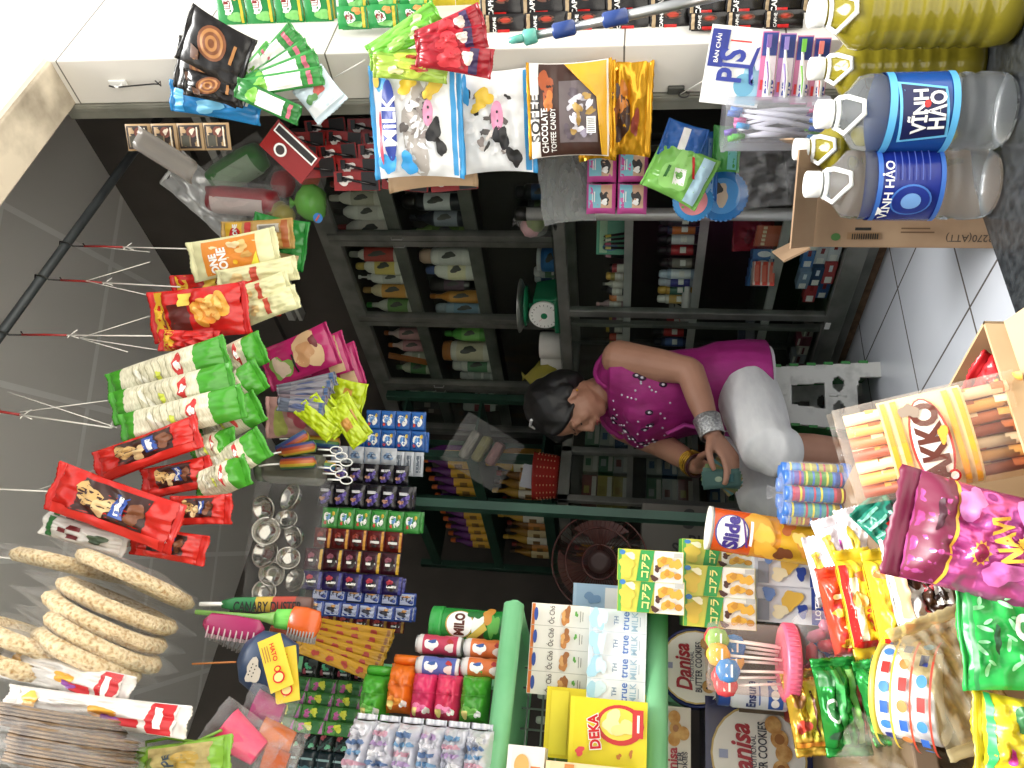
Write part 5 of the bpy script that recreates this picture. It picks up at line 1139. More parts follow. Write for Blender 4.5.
# --- rice crackers in clear bags
rice = noisy('toasted_rice_cracker', '#b58c52', '#ead6ab', 150, .8, 9, lo=.3, hi=.55, bump=1.0)
ricem = noisy('pale_cracker_middle', '#a89a84', '#c9bda6', 30, .8)
def cracker(cx, cy, L, ang, minor, Y, th, label, hole=.42):
    d = H_(cx, cy, Y); p = un(cx, cy, d); R = L*d/FPX/2
    u = -ang                      # long axis in the photo (dx, dy) -> world
    ax = (-UI)*math.cos(ang) - RI*math.sin(ang)     # along the long axis
    pr_ = (-UI)*math.sin(-ang) - RI*math.cos(ang)   # across it
    pr_ = (-UI)*(-math.sin(ang)) + (-RI)*math.cos(ang)
    nrm = (pr_*math.sqrt(max(0, 1-minor*minor)) - FW*minor).normalized()
    y_ = nrm.cross(ax).normalized(); M = Matrix((ax, y_, nrm)).transposed()
    t = thing('rice_cracker', label, 'rice cracker', p, tuple(M.to_euler()), 'round rice crackers in clear bags')
    m = MB(); n = 40
    prof = [(R*.05, -th*.1), (R*.62, -th*.12), (R*.74, -th*.5), (R*.9, -th*.6), (R, -th*.2), (R, th*.2), (R*.9, th*.6), (R*.74, th*.5), (R*.62, th*.12), (R*.05, th*.1)]
    m.lathe(prof, rice, n, mats=[ricem]+[rice]*7+[ricem])
    for i, v in enumerate(m.v):
        q = Vector(v); m.v[i] = tuple(q + q.normalized()*(.05*R*noise.noise(q*26+p*5) + .03*R*noise.noise(q*70+p*9)) if q.length > 1e-6 else q)
    m.build('cracker', t)
    P = pillow_map(R*2.2, R*2.3, th*2.2, cx, .2, 0, 2.2, 2.2)
    m = MB(); f_ = film('#ffffff', .015, .1, .25)
    m.grid(lambda a, b: (lambda q: (q.z, q.x, q.y))(P(a, b, 1)), 14, 14, f_); m.grid(lambda a, b: (lambda q: (q.z, q.x, q.y))(P(a, b, -1)), 14, 14, f_, flip=True); m.build('clear_bag', t)
    return t
for cx, cy, L, dg, mi_, Yv, nm in ((72, 566, 112, 12, .3, 1.36, 'uppermost round rice cracker under the bag with red squares'), (136, 580, 124, 24, .38, 1.33, 'round rice cracker farthest down, next to the duster'),
    (118, 606, 124, 24, .3, 1.3, 'third round rice cracker of the fan'), (106, 622, 128, 26, .3, 1.28, 'fourth round rice cracker of the fan'), (104, 642, 122, 27, .32, 1.26, 'fifth round rice cracker, in the middle of the fan'),
    (88, 656, 112, 26, .34, 1.24, 'lowest round rice cracker just above the white red tipped bags'), (30, 640, 110, 22, .3, 1.22, 'round rice cracker cut by the frame beside the white bags'), (12, 662, 90, 20, .3, 1.2, 'last round rice cracker, almost hidden by the white bag')):
    cracker(cx, cy, L, math.radians(dg), mi_+.04, Yv, .022, nm)
# --- white and red bags
wi = [('r', -.95, .95, -.98, -.72, W_('#c4242c')), ('b', 0, -.2, .4, .14, W_('#e0a23a')), ('r', -.7, -.2, -.65, -.3, W_('#c02a30')), ('b', -.35, -.3, .25, .1, W_('#8a4a9a')), ('b', .1, .75, .6, .14, W_('#e6b04a')), ('p', [(-.6, -.82), (.7, -.78), (.65, -.86), (-.6, -.9)], wsk), ('b', .4, .2, .2, .2, W_('#d8d2cb'))]
for a, b, w_, Yv, nm in (((-14, 664), (140, 688), 30, 1.2, 'white bag with red tip, upper one under the rice crackers'), ((-6, 706), (196, 716), 30, 1.18, 'long white bag with red tip just above the brown cracker stacks')):
    pk('cake_bag', a, b, w_, H_((a[0]+b[0])/2, (a[1]+b[1])/2, Yv), .045, gloss('#e6e2dc'), wi, nm, 'cake bag', 'white red tipped bags', seal=.02, sealmat=gloss('#e3ddd6'), wr=.3)
# --- stacks of brown sesame crackers
ses = noisy('brown_cracker', '#54402e', '#957b5c', 26, .8, 6, bump=.4)
for i, (cx, cy, Lp, th_, Yv) in enumerate(((62, 722, 128, 19, 1.16), (74, 742, 122, 19, 1.15), (72, 761, 124, 18, 1.14))):
    d = H_(cx, cy, Yv); p = un(cx, cy, d); R = Lp*d/FPX/2; h = th_*d/FPX
    t = thing('cracker_stack', '%s clear bag of thin brown crackers standing on edge under the white bags' % ('upper', 'middle', 'lower')[i], 'crackers', p, (0, PI/2+.05, face(p)), 'bags of thin brown crackers')
    for k in range(6):
        m = MB(); z = -h/2+h*(k+.5)/6; m.lathe([(R*.3, z-h*.06), (R*.97, z-h*.07), (R, z), (R*.97, z+h*.07), (R*.3, z+h*.06)], ses, 36)
        for i_, v in enumerate(m.v): q = Vector(v); m.v[i_] = tuple(q*(1+.025*noise.noise(q*30+Vector((k, i, 0)))))
        m.build('cracker', t)
    m = MB(); P = pillow_map(R*2.2, R*2.2, h*1.35, i+3, .2, 0, 5, 5); f_ = film('#ffffff', .05, .1, .4)
    for sd_, fl in ((1, False), (-1, True)): m.grid(lambda a, b: (lambda q: (q.x, q.z, q.y))(P(a, b, sd_)), 12, 12, f_, flip=fl)
    m.build('clear_bag', t)
# --- green framed bag at the frame's edge
pk('seed_bag', (128, 776), (232, 756), 46, H_(180, 765, 1.2), .05, gloss('#7aa83a'), [('r', -.8, .8, -.8, .6, noisy('seed_picture', '#8a7a48', '#b5a468', 50)), ('e', .1, -.3, .4, .3, W_('#a88a3a')), ('t', 'PE', .2, .1, .25, W_('#3a4a5a'), 0, .02), ('r', -.6, .4, .45, .55, W_('#5a6a2a'))], 'green framed bag of beige seeds at the edge beneath the brown crackers', 'seed bag', wr=.3)
t = thing('carrier_loop', 'green plastic carrier loop above the seed bag', 'plastic loop', un(150, 742, H_(150, 742, 1.22)))
m = MB(); q0 = un(150, 742, H_(150, 742, 1.22)); m.tube([un(x, y, H_(x, y, 1.22))-q0 for x, y in ((160, 752), (146, 750), (146, 742), (168, 738), (196, 742), (222, 730))], .0025, gloss('#7aa83a'), 6); m.build('handle_loop', t)

# ---- middle layer: cards and packs between the rod and the sachet strips
S_ = lambda x, y, Y=1.62: dY(x, y, Y)
mg = gloss('#a8245f')
mgi = [('b', -.2, .55, .6, .3, W_('#7aa04a')), ('b', -.2, .55, .48, .22, W_('#c9b4a0')), ('b', .15, -.35, .75, .5, W_('#c9a981')), ('b', .0, -.25, .5, .3, W_('#b98c62')), ('b', .4, -.6, .25, .12, W_('#6a2a2a')), ('r', -.7, .2, .08, .14, K)]
for i, (a, b, w_, Yv) in enumerate((((262, 372), (336, 342), 44, 1.58), ((270, 378), (350, 350), 42, 1.62), ((284, 388), (362, 362), 44, 1.66))):
    pk('noodle_pack', a, b, w_, S_((a[0]+b[0])/2, (a[1]+b[1])/2, Yv), .025, mg, mgi if i == 0 else [('r', -.9, .9, -.9, -.5, W_('#c9a981')), ('r', -.6, .6, .0, .4, W_('#c35a8a'))], ('magenta noodle pack with beige picture in front of its pile', 'second magenta noodle pack just behind the front one', 'hindmost magenta noodle pack nearest the blue sachets')[i], 'noodle pack', 'magenta noodle packs', seal=.012, wr=.2)
gs_ = W_('#6a6f7c')
for i in range(5):
    a, b = (276, 392+3*i), (338-3*i, 378+8*i)
    pk('grey_sachet', a, b, 14, S_((a[0]+b[0])/2, (a[1]+b[1])/2, 1.56-.01*i), .012, gloss(('#747783', '#83838a', '#6b6672', '#7e6f76', '#6c7384')[i]), [('r', -.8, .8, -.8, .5, W_('#8b8890')), ('b', 0, 0, .5, .4, W_('#566086')), ('r', -.9, .9, -.98, -.85, W_('#3f5a86'))], '%s grey blue sachet of the fan between magenta and lime packs, from above' % ORD[i], 'sachet', 'fan of grey blue sachets', seal=.005, wr=.3)
for i in range(7):
    x0 = 268+11*i; a, b = (x0-4, 424-2*i), (x0+20, 424+1*i) 
lime = gloss('#b4c91e')
pk('chip_pack', (264, 418), (330, 416), 42, S_(300, 418, 1.6), .03, gloss('#c69a92'), [('b', -.3, .55, .6, .3, W_('#a9b05a')), ('b', .1, -.1, .6, .3, W_('#c25a6a')), ('b', .2, -.6, .5, .2, W_('#c98a3a')), ('r', -.9, .9, -.95, -.85, W_('#b9c23a'))], 'pink and olive snack pack lying against the lime green ones', 'snack pack', seal=.01, wr=.25)
for i, (a, b, w_, Yv) in enumerate((((308, 412), (334, 436), 12, 1.54), ((318, 404), (342, 434), 12, 1.55), ((326, 398), (348, 428), 12, 1.57), ((344, 412), (362, 444), 14, 1.56), ((348, 402), (366, 438), 14, 1.58), ((340, 398), (366, 400), 26, 1.62))):
    pk('lime_pack', (a[0]-10, a[1]-6), b, w_+6, S_((a[0]+b[0])/2, (a[1]+b[1])/2, Yv), .016, lime, [('r', -.5, .5, -.3, .3, W_('#c08a3a'))] if i > 2 else [], '%s lime green pack edge, counting away from the pink pack' % ORD[i], 'snack pack', 'lime green packs', seal=.008, wr=.4)
# rainbow wrapped candy sticks and their white hooks
rbm = [mat(c, .35) for c in ('#8a3a2e', '#b5622a', '#b59a2e', '#4a7a3f', '#2f5a80', '#3a3f74')]
for i, (a, b, Yv) in enumerate((((277, 452), (308, 434), 1.55), ((282, 452), (316, 446), 1.53), ((280, 464), (316, 462), 1.54), ((300, 440), (340, 444), 1.6), ((302, 462), (336, 468), 1.6))):
    d = S_(*a, Yv); pa, pb = un(*a, d), un(*b, d); L = (pb-pa).length; r = 6*d/FPX
    t = thing('rainbow_candy', '%s rainbow striped candy stick under the lime green packs' % ORD[i], 'candy', pa); t.rotation_mode = 'QUATERNION'; t.rotation_quaternion = (pb-pa).to_track_quat('Z', 'Y')
    m = MB(); n = 24; prof = [(r*.4, 0), (r, .004), (r, L-.004), (r*.4, L)]; m.lathe(prof, None, n, mats=[rbm[0]]*3)
    for fi in range(len(m.f)):
        c = Vector((0, 0, 0)); 
        for k in m.f[fi]: c += Vector(m.v[k])
        m.m[fi] = m.mi(rbm[int((math.atan2(c.y, c.x)/PI+1)*6) % 6])
    m.build('candy', t)
    m = MB(); m.tube([(0, 0, 0), (0, 0, -.03), (.003, 0, -.05)], .0022, WHT, 6); m.build('stick', t)
for i in range(6):
    x, y = 330+5*(i % 3), 450+6*i; d = S_(x, y, 1.56); p = un(x, y, d)
    t = thing('plastic_hook', '%s white plastic loop hook in the bunch before the black sachets, from above' % ORD[i], 'hook', p, face(p), 'white plastic hooks')
    m = MB(); R = 8*d/FPX/2*1.3; m.tube([(R*.7*math.cos(k*PI/8), -.002, -R*1.3+R*1.2*math.sin(k*PI/8)) for k in range(17)] , .0016, WHT, 6); m.tube([(0, 0, -R*.1), (0, .001, .03)], .0022, WHT, 6); m.build('loop', t)
p, Wd, Hd, r_ = goods(258, 452, 324, 486, S_(290, 470, 1.6)); t = thing('jar', 'dim clear jar with a dark lid below the rainbow candy sticks', 'jar', p-Vector((0, 0, Hd/2)), r_[2])
m = MB(); m.lathe([(Wd*.42, 0), (Wd*.46, .006), (Wd*.46, Hd*.8), (Wd*.38, Hd*.9)], film('#8f8f80', .35), 22); m.build('body', t); m = MB(); m.lathe([(Wd*.42, Hd*.88), (Wd*.42, Hd)], mat('#4a5a40'), 22); m.build('lid', t)
# tin strainers in a bag
p, Wd, Hd, r_ = goods(250, 482, 322, 602, 1.9*.0+S_(285, 540, 1.5))
t = thing('bag_of_strainers', 'clear bag of round metal tea strainers beside the green sachets', 'bag', p, r_)
tin = metal('#9a978f', .16)
d = S_(285, 540, 1.5); k_ = d/FPX
for i, (x, y, r_px, ax, ay) in enumerate(((290, 497, 14, .3, -.5), (262, 508, 13, -.3, -.2), (283, 519, 11, .5, .2), (266, 531, 14, .1, .4), (292, 536, 12, -.4, -.4), (262, 553, 15, .2, -.2), (288, 558, 12, .5, .4), (270, 574, 13, -.2, .3), (292, 580, 12, .3, -.3), (264, 592, 12, .2, .2))):
    q = Matrix.Rotation(-r_[2], 3, 'Z') @ (un(x, y, d)-p); R = r_px*k_
    m = MB(); rt = Matrix.Rotation(ax, 3, 'Z') @ Matrix.Rotation(PI/2+ay, 3, 'X')
    m.lathe([(R*.3, -R*.55), (R*.8, -R*.4), (R*.95, -.002), (R*1.02, 0), (R, .003), (R*.88, .001), (R*.75, -R*.3), (R*.3, -R*.45)], tin, 26, c=q+Vector((0, .008*(i % 3), 0)), rot=rt); m.build('strainer', t)
m = MB(); P = pillow_map(Wd*1.08, Hd*1.1, .07, 3, .5, 0)
for sd_, fl in ((1, False), (-1, True)): m.grid(lambda a, b: P(a, b, sd_), 16, 18, film('#ffffff', .015, .08, .3), flip=fl)
m.build('clear_bag', t)
# brushes and dusters
def hung(name, a, b, Y, label, cat, group=None):
    d = S_((a[0]+b[0])/2, (a[1]+b[1])/2, Y); pa, pb = un(*a, d), un(*b, d)
    p = pa; dx, dy = a[0]-b[0], a[1]-b[1]
    t = thing(name, label, cat, pa, (0, math.atan2(-dy, -dx), face(pa)), group)
    return t, (pb-pa).length, d/FPX
t, L, k_ = hung('feather_duster', (200, 604), (318, 596), 1.36, 'duster in a green, yellow and red sleeve with black lettering', 'duster')
W = 13*k_; m = MB(); cz = [mat(c, .4) for c in ('#2c7a45', '#2c7a45', '#c2a23a', '#a8402f', '#6a4a42')]
m.lathe([(W*.3, -L*.2), (W*.5, -L*.3), (W*.55, -L*.5), (W*.58, -L*.65), (W*.6, -L*.85), (W*.5, -L*.99)][::-1], None, 16, mats=cz[::-1], sy=.5)
m.art(lambda a, b, l: (a, -W*.33-l, b-L*.62), W*1.1, L*.7, [('t', 'CANARY DUSTER', -.35, 0, .85, K, -PI/2, .02, 1.5)]); m.build('printed_sleeve', t)
m = MB(); m.tube([(0, 0, 0), (0, 0, -L*.25)], .004, WHT, 8); m.build('handle', t)
t, L, k_ = hung('bottle_brush', (196, 612), (302, 612), 1.33, 'green handled brush with a fan of bright green bristles', 'brush', 'dish brushes')
m = MB(); m.tube([(0, 0, 0), (0, 0, -L*.6), (0, 0, -L*.72), (0, 0, -L*.8)], [.0045, .005, .009, .013], gloss('#7fae5a'), 10); m.build('handle', t)
m = MB(); m.lathe([(.016, -L*.8), (.019, -L*.99)][::-1], noisy('green_bristles', '#4fa83a', '#79cf5a', 90, .7, 2, stretch=(1, 1, .1)), 16, sy=.6); m.build('bristles', t)
t, L, k_ = hung('bottle_brush', (205, 622), (312, 608), 1.37, 'brush with a blue bristle head beside the green one', 'brush', 'dish brushes')
m = MB(); m.tube([(0, 0, 0), (0, 0, -L*.85)], .0042, gloss('#b5552a'), 8); m.build('handle', t)
m = MB(); m.lathe([(.012, -L*1.0), (.018, -L*.96), (.017, -L*.86), (.01, -L*.84)], noisy('blue_bristles', '#2a5a86', '#4a80ac', 90, .7, 2, stretch=(1, 1, .1)), 16); m.build('bristles', t)
for i, (a, b, c1, c2, w_, Yv, nm) in enumerate((((204, 626), (268, 630), '#9a2a5a', '#b9a0a4', 24, 1.32, 'magenta scrubbing brush in a clear bag'), ((270, 634), (292, 636), '#9a4a30', '#8a8480', 26, 1.38, 'brown scrubbing brush behind the orange one'), ((288, 624), (322, 628), '#c85a22', '#8f8a86', 32, 1.33, 'orange scrubbing brush beside the gold sachet sticks'), ((210, 632), (262, 648), '#8a8a8a', '#6f6a66', 14, 1.36, 'grey brush with a long saw edge under the magenta one'))):
    t, L, k_ = hung('scrubbing_brush', a, b, Yv, nm, 'brush', 'scrubbing brushes'); W = w_*k_
    m = MB(); m.lathe([(W*.15, -L), (W*.42, -L*.9), (W*.46, -L*.5), (W*.42, -L*.1), (W*.15, 0)], gloss(c1), 18, sy=.45, c=(W*.15, -.004, 0)); m.build('back', t)
    m = MB(); nb = 9
    for q in range(nb):
        for s_ in range(3): z = -L*(.12+.76*q/(nb-1)); m.tube([(W*.1, -.004+.006*(s_-1), z), (-W*.42, -.006+.009*(s_-1), z-.002)], .0016, mat(c2, .6), 5)
    m.build('bristles', t)
# blue scourer with a yellow card
d = S_(270, 665, 1.3); p, Wd, Hd, r_ = goods(238, 634, 296, 692, d)
t = thing('padlock_pack', 'blue bag with a cream speckled label and yellow cards with red letters', 'pack', p, (0, .3, r_[2]))
m = MB(); m.lathe([(Wd*.25, -Hd*.5), (Wd*.48, -Hd*.38), (Wd*.54, -Hd*.05), (Wd*.46, Hd*.3), (Wd*.2, Hd*.5)], mat('#2b3f5c', .4), 24, sy=.45); m.art(lambda a, b, l: (a, -Wd*.245-l-.002, b), Wd, Hd, [('b', -.35, .1, .34, .3, W_('#b9b0a0'))] + [('e', -.5+.12*(k % 4), .2-.16*(k//4), .025, .025, K) for k in range(8)]); m.build('body', t)
for nm, off, ro_ in (('front', (.010, -.035, -.028), .55), ('rear', (.0, -.028, -.05), .75)):
    m = MB(); m.box((0, 0, 0), (.04, .0015, .085), mat('#d2b62e')); m.art(lambda a, b, l: (a, -.0009-l, b), .04, .085, [('t', 'HATO', .1, .4, .34, RED, -PI/2, .02), ('e', 0, -.55, .5, .22, RED), ('e', 0, -.55, .38, .16, W_('#d8c27a')), ('e', .1, -.25, .3, .12, RED), ('e', .1, -.25, .18, .07, W_('#d2b62e'))] + [('r', -.3-.2*k, -.22-.2*k, .1, .7, W_('#9a6a2a')) for k in range(3)]); m.build('yellow_card', t, off, (0, ro_+.25, 0))
line('string', [un(192, 664, d), un(236, 662, d)], .0016, mat('#a86a32', .6), 'orange twine above the blue bag with yellow cards', 'string')
# plastic pots
for i, (x, y, r_px, hp, c, roll, Yv, nm) in enumerate(((242, 740, 20, 44, '#e0406a', .5, 1.26, 'bright pink plastic pot in a clear bag'), (268, 712, 18, 30, '#8a2a5c', .2, 1.3, 'plum coloured plastic pot above the pink one'), (277, 738, 16, 34, '#b5602c', .2, 1.3, 'orange brown plastic pot beside the pink one'), (276, 762, 16, 24, '#a8522a', .1, 1.3, 'second orange brown plastic pot at the frame edge'))):
    d = S_(x, y, Yv); p = un(x, y, d); k_ = d/FPX; R = r_px*k_; h = hp*k_
    t = thing('plastic_pot', nm, 'pot', p, (.25, roll, face(p)), 'plastic pots in clear bags')
    m = MB(); m.lathe([(R*.62, -h/2), (R*.66, -h*.47), (R, h*.46), (R*1.05, h*.5), (R*.97, h*.5), (R*.62, -h*.42)], gloss(c), 10 if i == 0 else 20); m.build('pot', t)
    m = MB(); P = pillow_map(R*2.5, h*1.7, R*2.1, i+4, .5, 0); f_ = film('#ffffff', .05, .1, .4)
    for sd_, fl in ((1, False), (-1, True)): m.grid(lambda a, b: P(a, b, sd_), 14, 14, f_, flip=fl)
    m.build('clear_bag', t)

# ---- sachet strips along the rail
Q_ = lambda x, y, Y=1.8: dY(x, y, Y)
def wash(bc, dotc=('#c8402f', '#d9b83a')): return [('r', -.92, .92, -.88, .88, W_(bc)), ('b', .05, 0, .6, .55, wsk), ('b', .1, .1, .3, .35, W_('#6a9ad0')), ('e', -.45, .45, .18, .18, W_(dotc[0])), ('e', .45, -.5, .2, .18, W_(dotc[1]))]
def figure(tc): return [('b', -.35, .0, .4, .55, W_('#4a3a86')), ('b', -.35, .35, .2, .3, W_('#a87a62')), ('p', [(.25, .6), (.5, .6), (.5, -.6), (.25, -.6)], W_(tc)), ('b', .1, -.5, .25, .25, W_('#6a5aa8'))]
def candyb(cb1, cb2): return [('e', -.1, 0, .55, .45, W_('#2a2320')), ('t', 'KOPIKO', -.1, 0, .6, wsk, PI/2, .02) if False else ('r', -.25, .0, -.5, .5, wsk), ('r', -.95, .95, -.95, -.7, W_(cb2)), ('b', .35, .2, .3, .3, W_(cb1))]
defs = [  # x0, x1, y0, y1, n, base, items, layers, label
 (365, 427, 411, 430, 4, '#1f4f96', wash('#2360aa'), 1, 'blue sachet strip with white swirls, nearest the cabinet', 0),
 (350, 427, 430, 450, 5, '#1f4f96', wash('#2360aa'), 2, 'second blue sachet strip with white swirls', .02),
 (330, 398, 447, 464, 4, '#b4b9c0', [('b', 0, 0, .5, .5, W_('#6a86a8')), ('r', -.2, .2, -.5, .5, W_('#3a4a66')), ('r', -.9, .9, .8, .9, W_('#8aa0bc'))], 1, 'pale grey sachet strip beside the blue ones', 0),
 (394, 424, 452, 476, 3, '#b4b9c0', [('r', -.7, .7, -.2, .4, W_('#5a6470')), ('r', -.7, .7, -.6, -.4, W_('#5a6470'))], 1, 'short end of the pale grey sachet strip hanging askew', .02),
 (332, 410, 464, 484, 5, '#17151c', figure('#c9c9cc'), 1, 'first black sachet strip with violet figures', 0),
 (316, 414, 485, 508, 6, '#17151c', figure('#c9c9cc'), 2, 'second black sachet strip with violet figures, just above the green one', -.02),
 (320, 422, 510, 531, 6, '#2f7a32', wash('#3f8f3f'), 2, 'green sachet strip with white swirls', -.01),
 (312, 404, 530, 550, 5, '#5a1a18', candyb('#8a2f22', '#c98a2a'), 1, 'dark red sachet strip with yellow ends, upper one', 0),
 (302, 402, 551, 572, 5, '#3a1520', candyb('#8a4a5a', '#c9a02a'), 1, 'dark plum sachet strip with yellow ends, lower one', -.02),
 (300, 404, 574, 592, 5, '#241a4c', candyb('#b53a4a', '#3a3a86'), 2, 'navy sachet strip with pink spots', -.02),
 (310, 418, 590, 603, 6, '#27408a', [('r', -.8, .8, -.8, .8, W_('#a8b0c9')), ('b', 0, 0, .4, .5, W_('#2a2a3a')), ('b', .4, 0, .2, .4, W_('#c08a4a'))], 1, 'blue sachet strip with white panels, upper one', 0),
 (304, 414, 604, 618, 6, '#27408a', [('r', -.8, .8, -.8, .8, W_('#a8b0c9')), ('b', 0, 0, .4, .5, W_('#2a2a3a')), ('b', .4, 0, .2, .4, W_('#c08a4a'))], 2, 'blue sachet strip with white panels, lower one', -.02),
 (318, 406, 616, 630, 5, '#5a1a22', candyb('#a83a3a', '#a87a2a'), 1, 'wine red sachet strip just above the gold sticks', .04),
 (300, 372, 660, 680, 4, '#121815', [('r', -.8, .8, -.9, .2, W_('#26302a')), ('b', .1, .2, .3, .4, W_('#4ab07a')), ('b', -.4, .5, .25, .2, W_('#9a3a4a')), ('r', -.5, -.3, -.5, .3, W_('#cfd4cf'))], 2, 'black and green sachet strip under the gold sticks', .03),
 (282, 366, 679, 693, 3, '#3f7a34', None, 1, 'green and pink sachet strip, uppermost of four', 0),
 (276, 364, 693, 706, 3, '#3f7a34', None, 1, 'green and pink sachet strip, second of four', -.015),
 (270, 362, 706, 720, 3, '#3f7a34', None, 1, 'green and pink sachet strip, third of four', -.03),
 (264, 356, 720, 733, 3, '#3f7a34', None, 1, 'green and pink sachet strip, lowest of four', -.045),
 (284, 352, 731, 752, 4, '#131a18', [('p', [(-.8, .8), (-.4, .8), (.5, -.8), (.1, -.8)], W_('#2f4a44')), ('b', .4, .3, .25, .3, W_('#b0525a')), ('b', -.4, -.4, .25, .3, W_('#7ac09a'))], 2, 'black sachet strip with teal slashes near the frame edge', 0),
 (280, 350, 752, 772, 4, '#16252a', [('r', -.8, -.4, -.8, .8, W_('#3f6a70')), ('r', .1, .3, -.8, .8, W_('#8aa8a8'))], 2, 'dark teal sachet strip cut by the frame edge', 0)]
gp = [('r', -.95, .95, .2, .95, W_('#4a8a3a')), ('b', -.1, .5, .5, .3, W_('#c05a9a')), ('b', .1, .05, .5, .3, W_('#c9cf3a')), ('r', -.9, .9, -.7, -.2, W_('#2f6a34')), ('p', [(-.9, -.7), (.6, -.9), (.9, -.95), (-.9, -.95)], W_('#a86a9a'))]
for x0, x1, y0, y1, n, bc, it, lay, nm, dy in defs:
    d = Q_((x0+x1)/2, (y0+y1)/2, 1.8+dy)
    strip('sachet_strip', x0, y0, x1, y1, n, d, gloss(bc), it if it else gp, nm, 'sachet strip', 'sachet strips on the hanging rail', .012, lay)
for i in range(6):
    x0, y0, x1, y1 = 300-2*i+6*(i % 2), 624+5*i, 396-3*i, 634+8*i
    pk('sachet_stick', (x0, y0), (x1, y1), 13, Q_((x0+x1)/2, (y0+y1)/2, 1.72-.012*i), .012, gloss('#b78a26'), [('r', -.8, .8, -.97, -.9, W_('#8a5a1a'))] + [('b', 0, -.6+.4*k, .5, .09, W_('#a03a2a')) for k in range(4)], '%s gold sachet stick of the fan above the black green strip, from above' % ORD[i], 'sachet stick', 'gold sachet sticks', seal=.006, wr=.15)
# ================================================================== green shelf unit: goods
SHY = 1.56
def on(x, y, z, Y):
    """point on a shelf of height z seen at photo height y, at depth Y"""
    p = un(x, y, dY(x, y, Y)); p.z = z; return p
# --- green malt drink tub
p = on(455, 625, SH1+.001, 1.6); d = dY(455, 625, 1.6); k_ = d/FPX; R = 16.5*k_; H = 84*k_
t = thing('malt_drink_tub', 'green malt drink tub with white round badge at the right end of the shelf', 'tub', p, face(p))
mg_ = gloss('#2c8a3c')
m = MB(); m.lathe([(R*.95, 0), (R, .003), (R, H*.34), (R*.96, H*.4), (R, H*.46), (R, H*.84), (R*.97, H*.86)], mg_, 30)
m.art(cyl_map(R+.0004, H*.84), R*2, H*.84, [('e', .1, .5, .85, .4, W_('#b99a4a')), ('e', .1, .5, .78, .36, wsk), ('t', 'MILO', .08, .5, .62, W_('#5a2a1c'), 0, .05, 1.5), ('b', .2, .0, .5, .18, W_('#e9efe6')), ('b', .7, .05, .3, .2, W_('#1f6a2c')), ('b', .1, -.45, .7, .14, W_('#5fae48')), ('b', .7, -.3, .5, .16, W_('#c98a3a')), ('b', -.5, -.1, .25, .16, W_('#5a3420')), ('r', -.3, .1, -.95, -.65, W_('#2f5a3a')), ('p', [(-.9, .2), (-.6, .28), (.2, -.2), (-.1, -.3)], W_('#c9b04a'))])
m.build('body', t)
m = MB(); m.lathe([(R*1.02, H*.85), (R*1.05, H*.87), (R*1.05, H*.985), (R*.98, H)], gloss('#3aa04a'), 30); m.build('lid', t)
# --- drink yoghurt bottles, two levels deep in two rows
yo = gloss('#dcd8d4')
for i, (x0, x1, y, Yv, lc, nm) in enumerate(((448, 494, 650, 1.56, '#d8733c', 'orange labelled drink bottle, shelf level, beside the green tub'), (402, 449, 646, 1.57, '#c0405a', 'pink labelled drink bottle standing on top, beside the green tub'),
    (448, 493, 669, 1.54, '#d8733c', 'orange labelled drink bottle, shelf level, beside the gift bags'), (404, 449, 668, 1.55, '#5a6ab0', 'violet labelled drink bottle standing on top, beside the gift bags'))):
    d = dY((x0+x1)/2, y, Yv); k_ = d/FPX; h = (x1-x0)*k_; p = on(x1, y, SH1+.002 if x0 > 440 else SH1+.004+h*1.0, Yv); r = 9.6*k_
    t = thing('drink_bottle', nm, 'bottle', p, face(p), 'small drink bottles on the green shelf')
    m = MB(); m.lathe([(r*.9, 0), (r, .004), (r, h*.36), (r*.92, h*.42), (r*.92, h*.5), (r, h*.56), (r, h*.9), (r*.85, h*.96)], yo, 22); m.build('body', t)
    m = MB(); m.lathe([(r*1.012, h*.08), (r*1.012, h*.36), (r*.935, h*.42), (r*.935, h*.5), (r*1.012, h*.56), (r*1.012, h*.82)], mat(lc, .3), 22, cap=False)
    m.art(cyl_map(r*1.02, h), r*2, h, [('b', .0, .25, .6, .25, wsk), ('b', .3, .2, .2, .15, W_('#3a5a9a')), ('b', -.2, -.55, .5, .15, W_('#e9d8cf')), ('b', .4, -.55, .25, .12, W_('#b0302c'))]); m.build('label_sleeve', t)
    m = MB(); m.lathe([(r*.86, h*.955), (r*.86, h*.985)], SILV, 18); m.build('foil_lid', t)
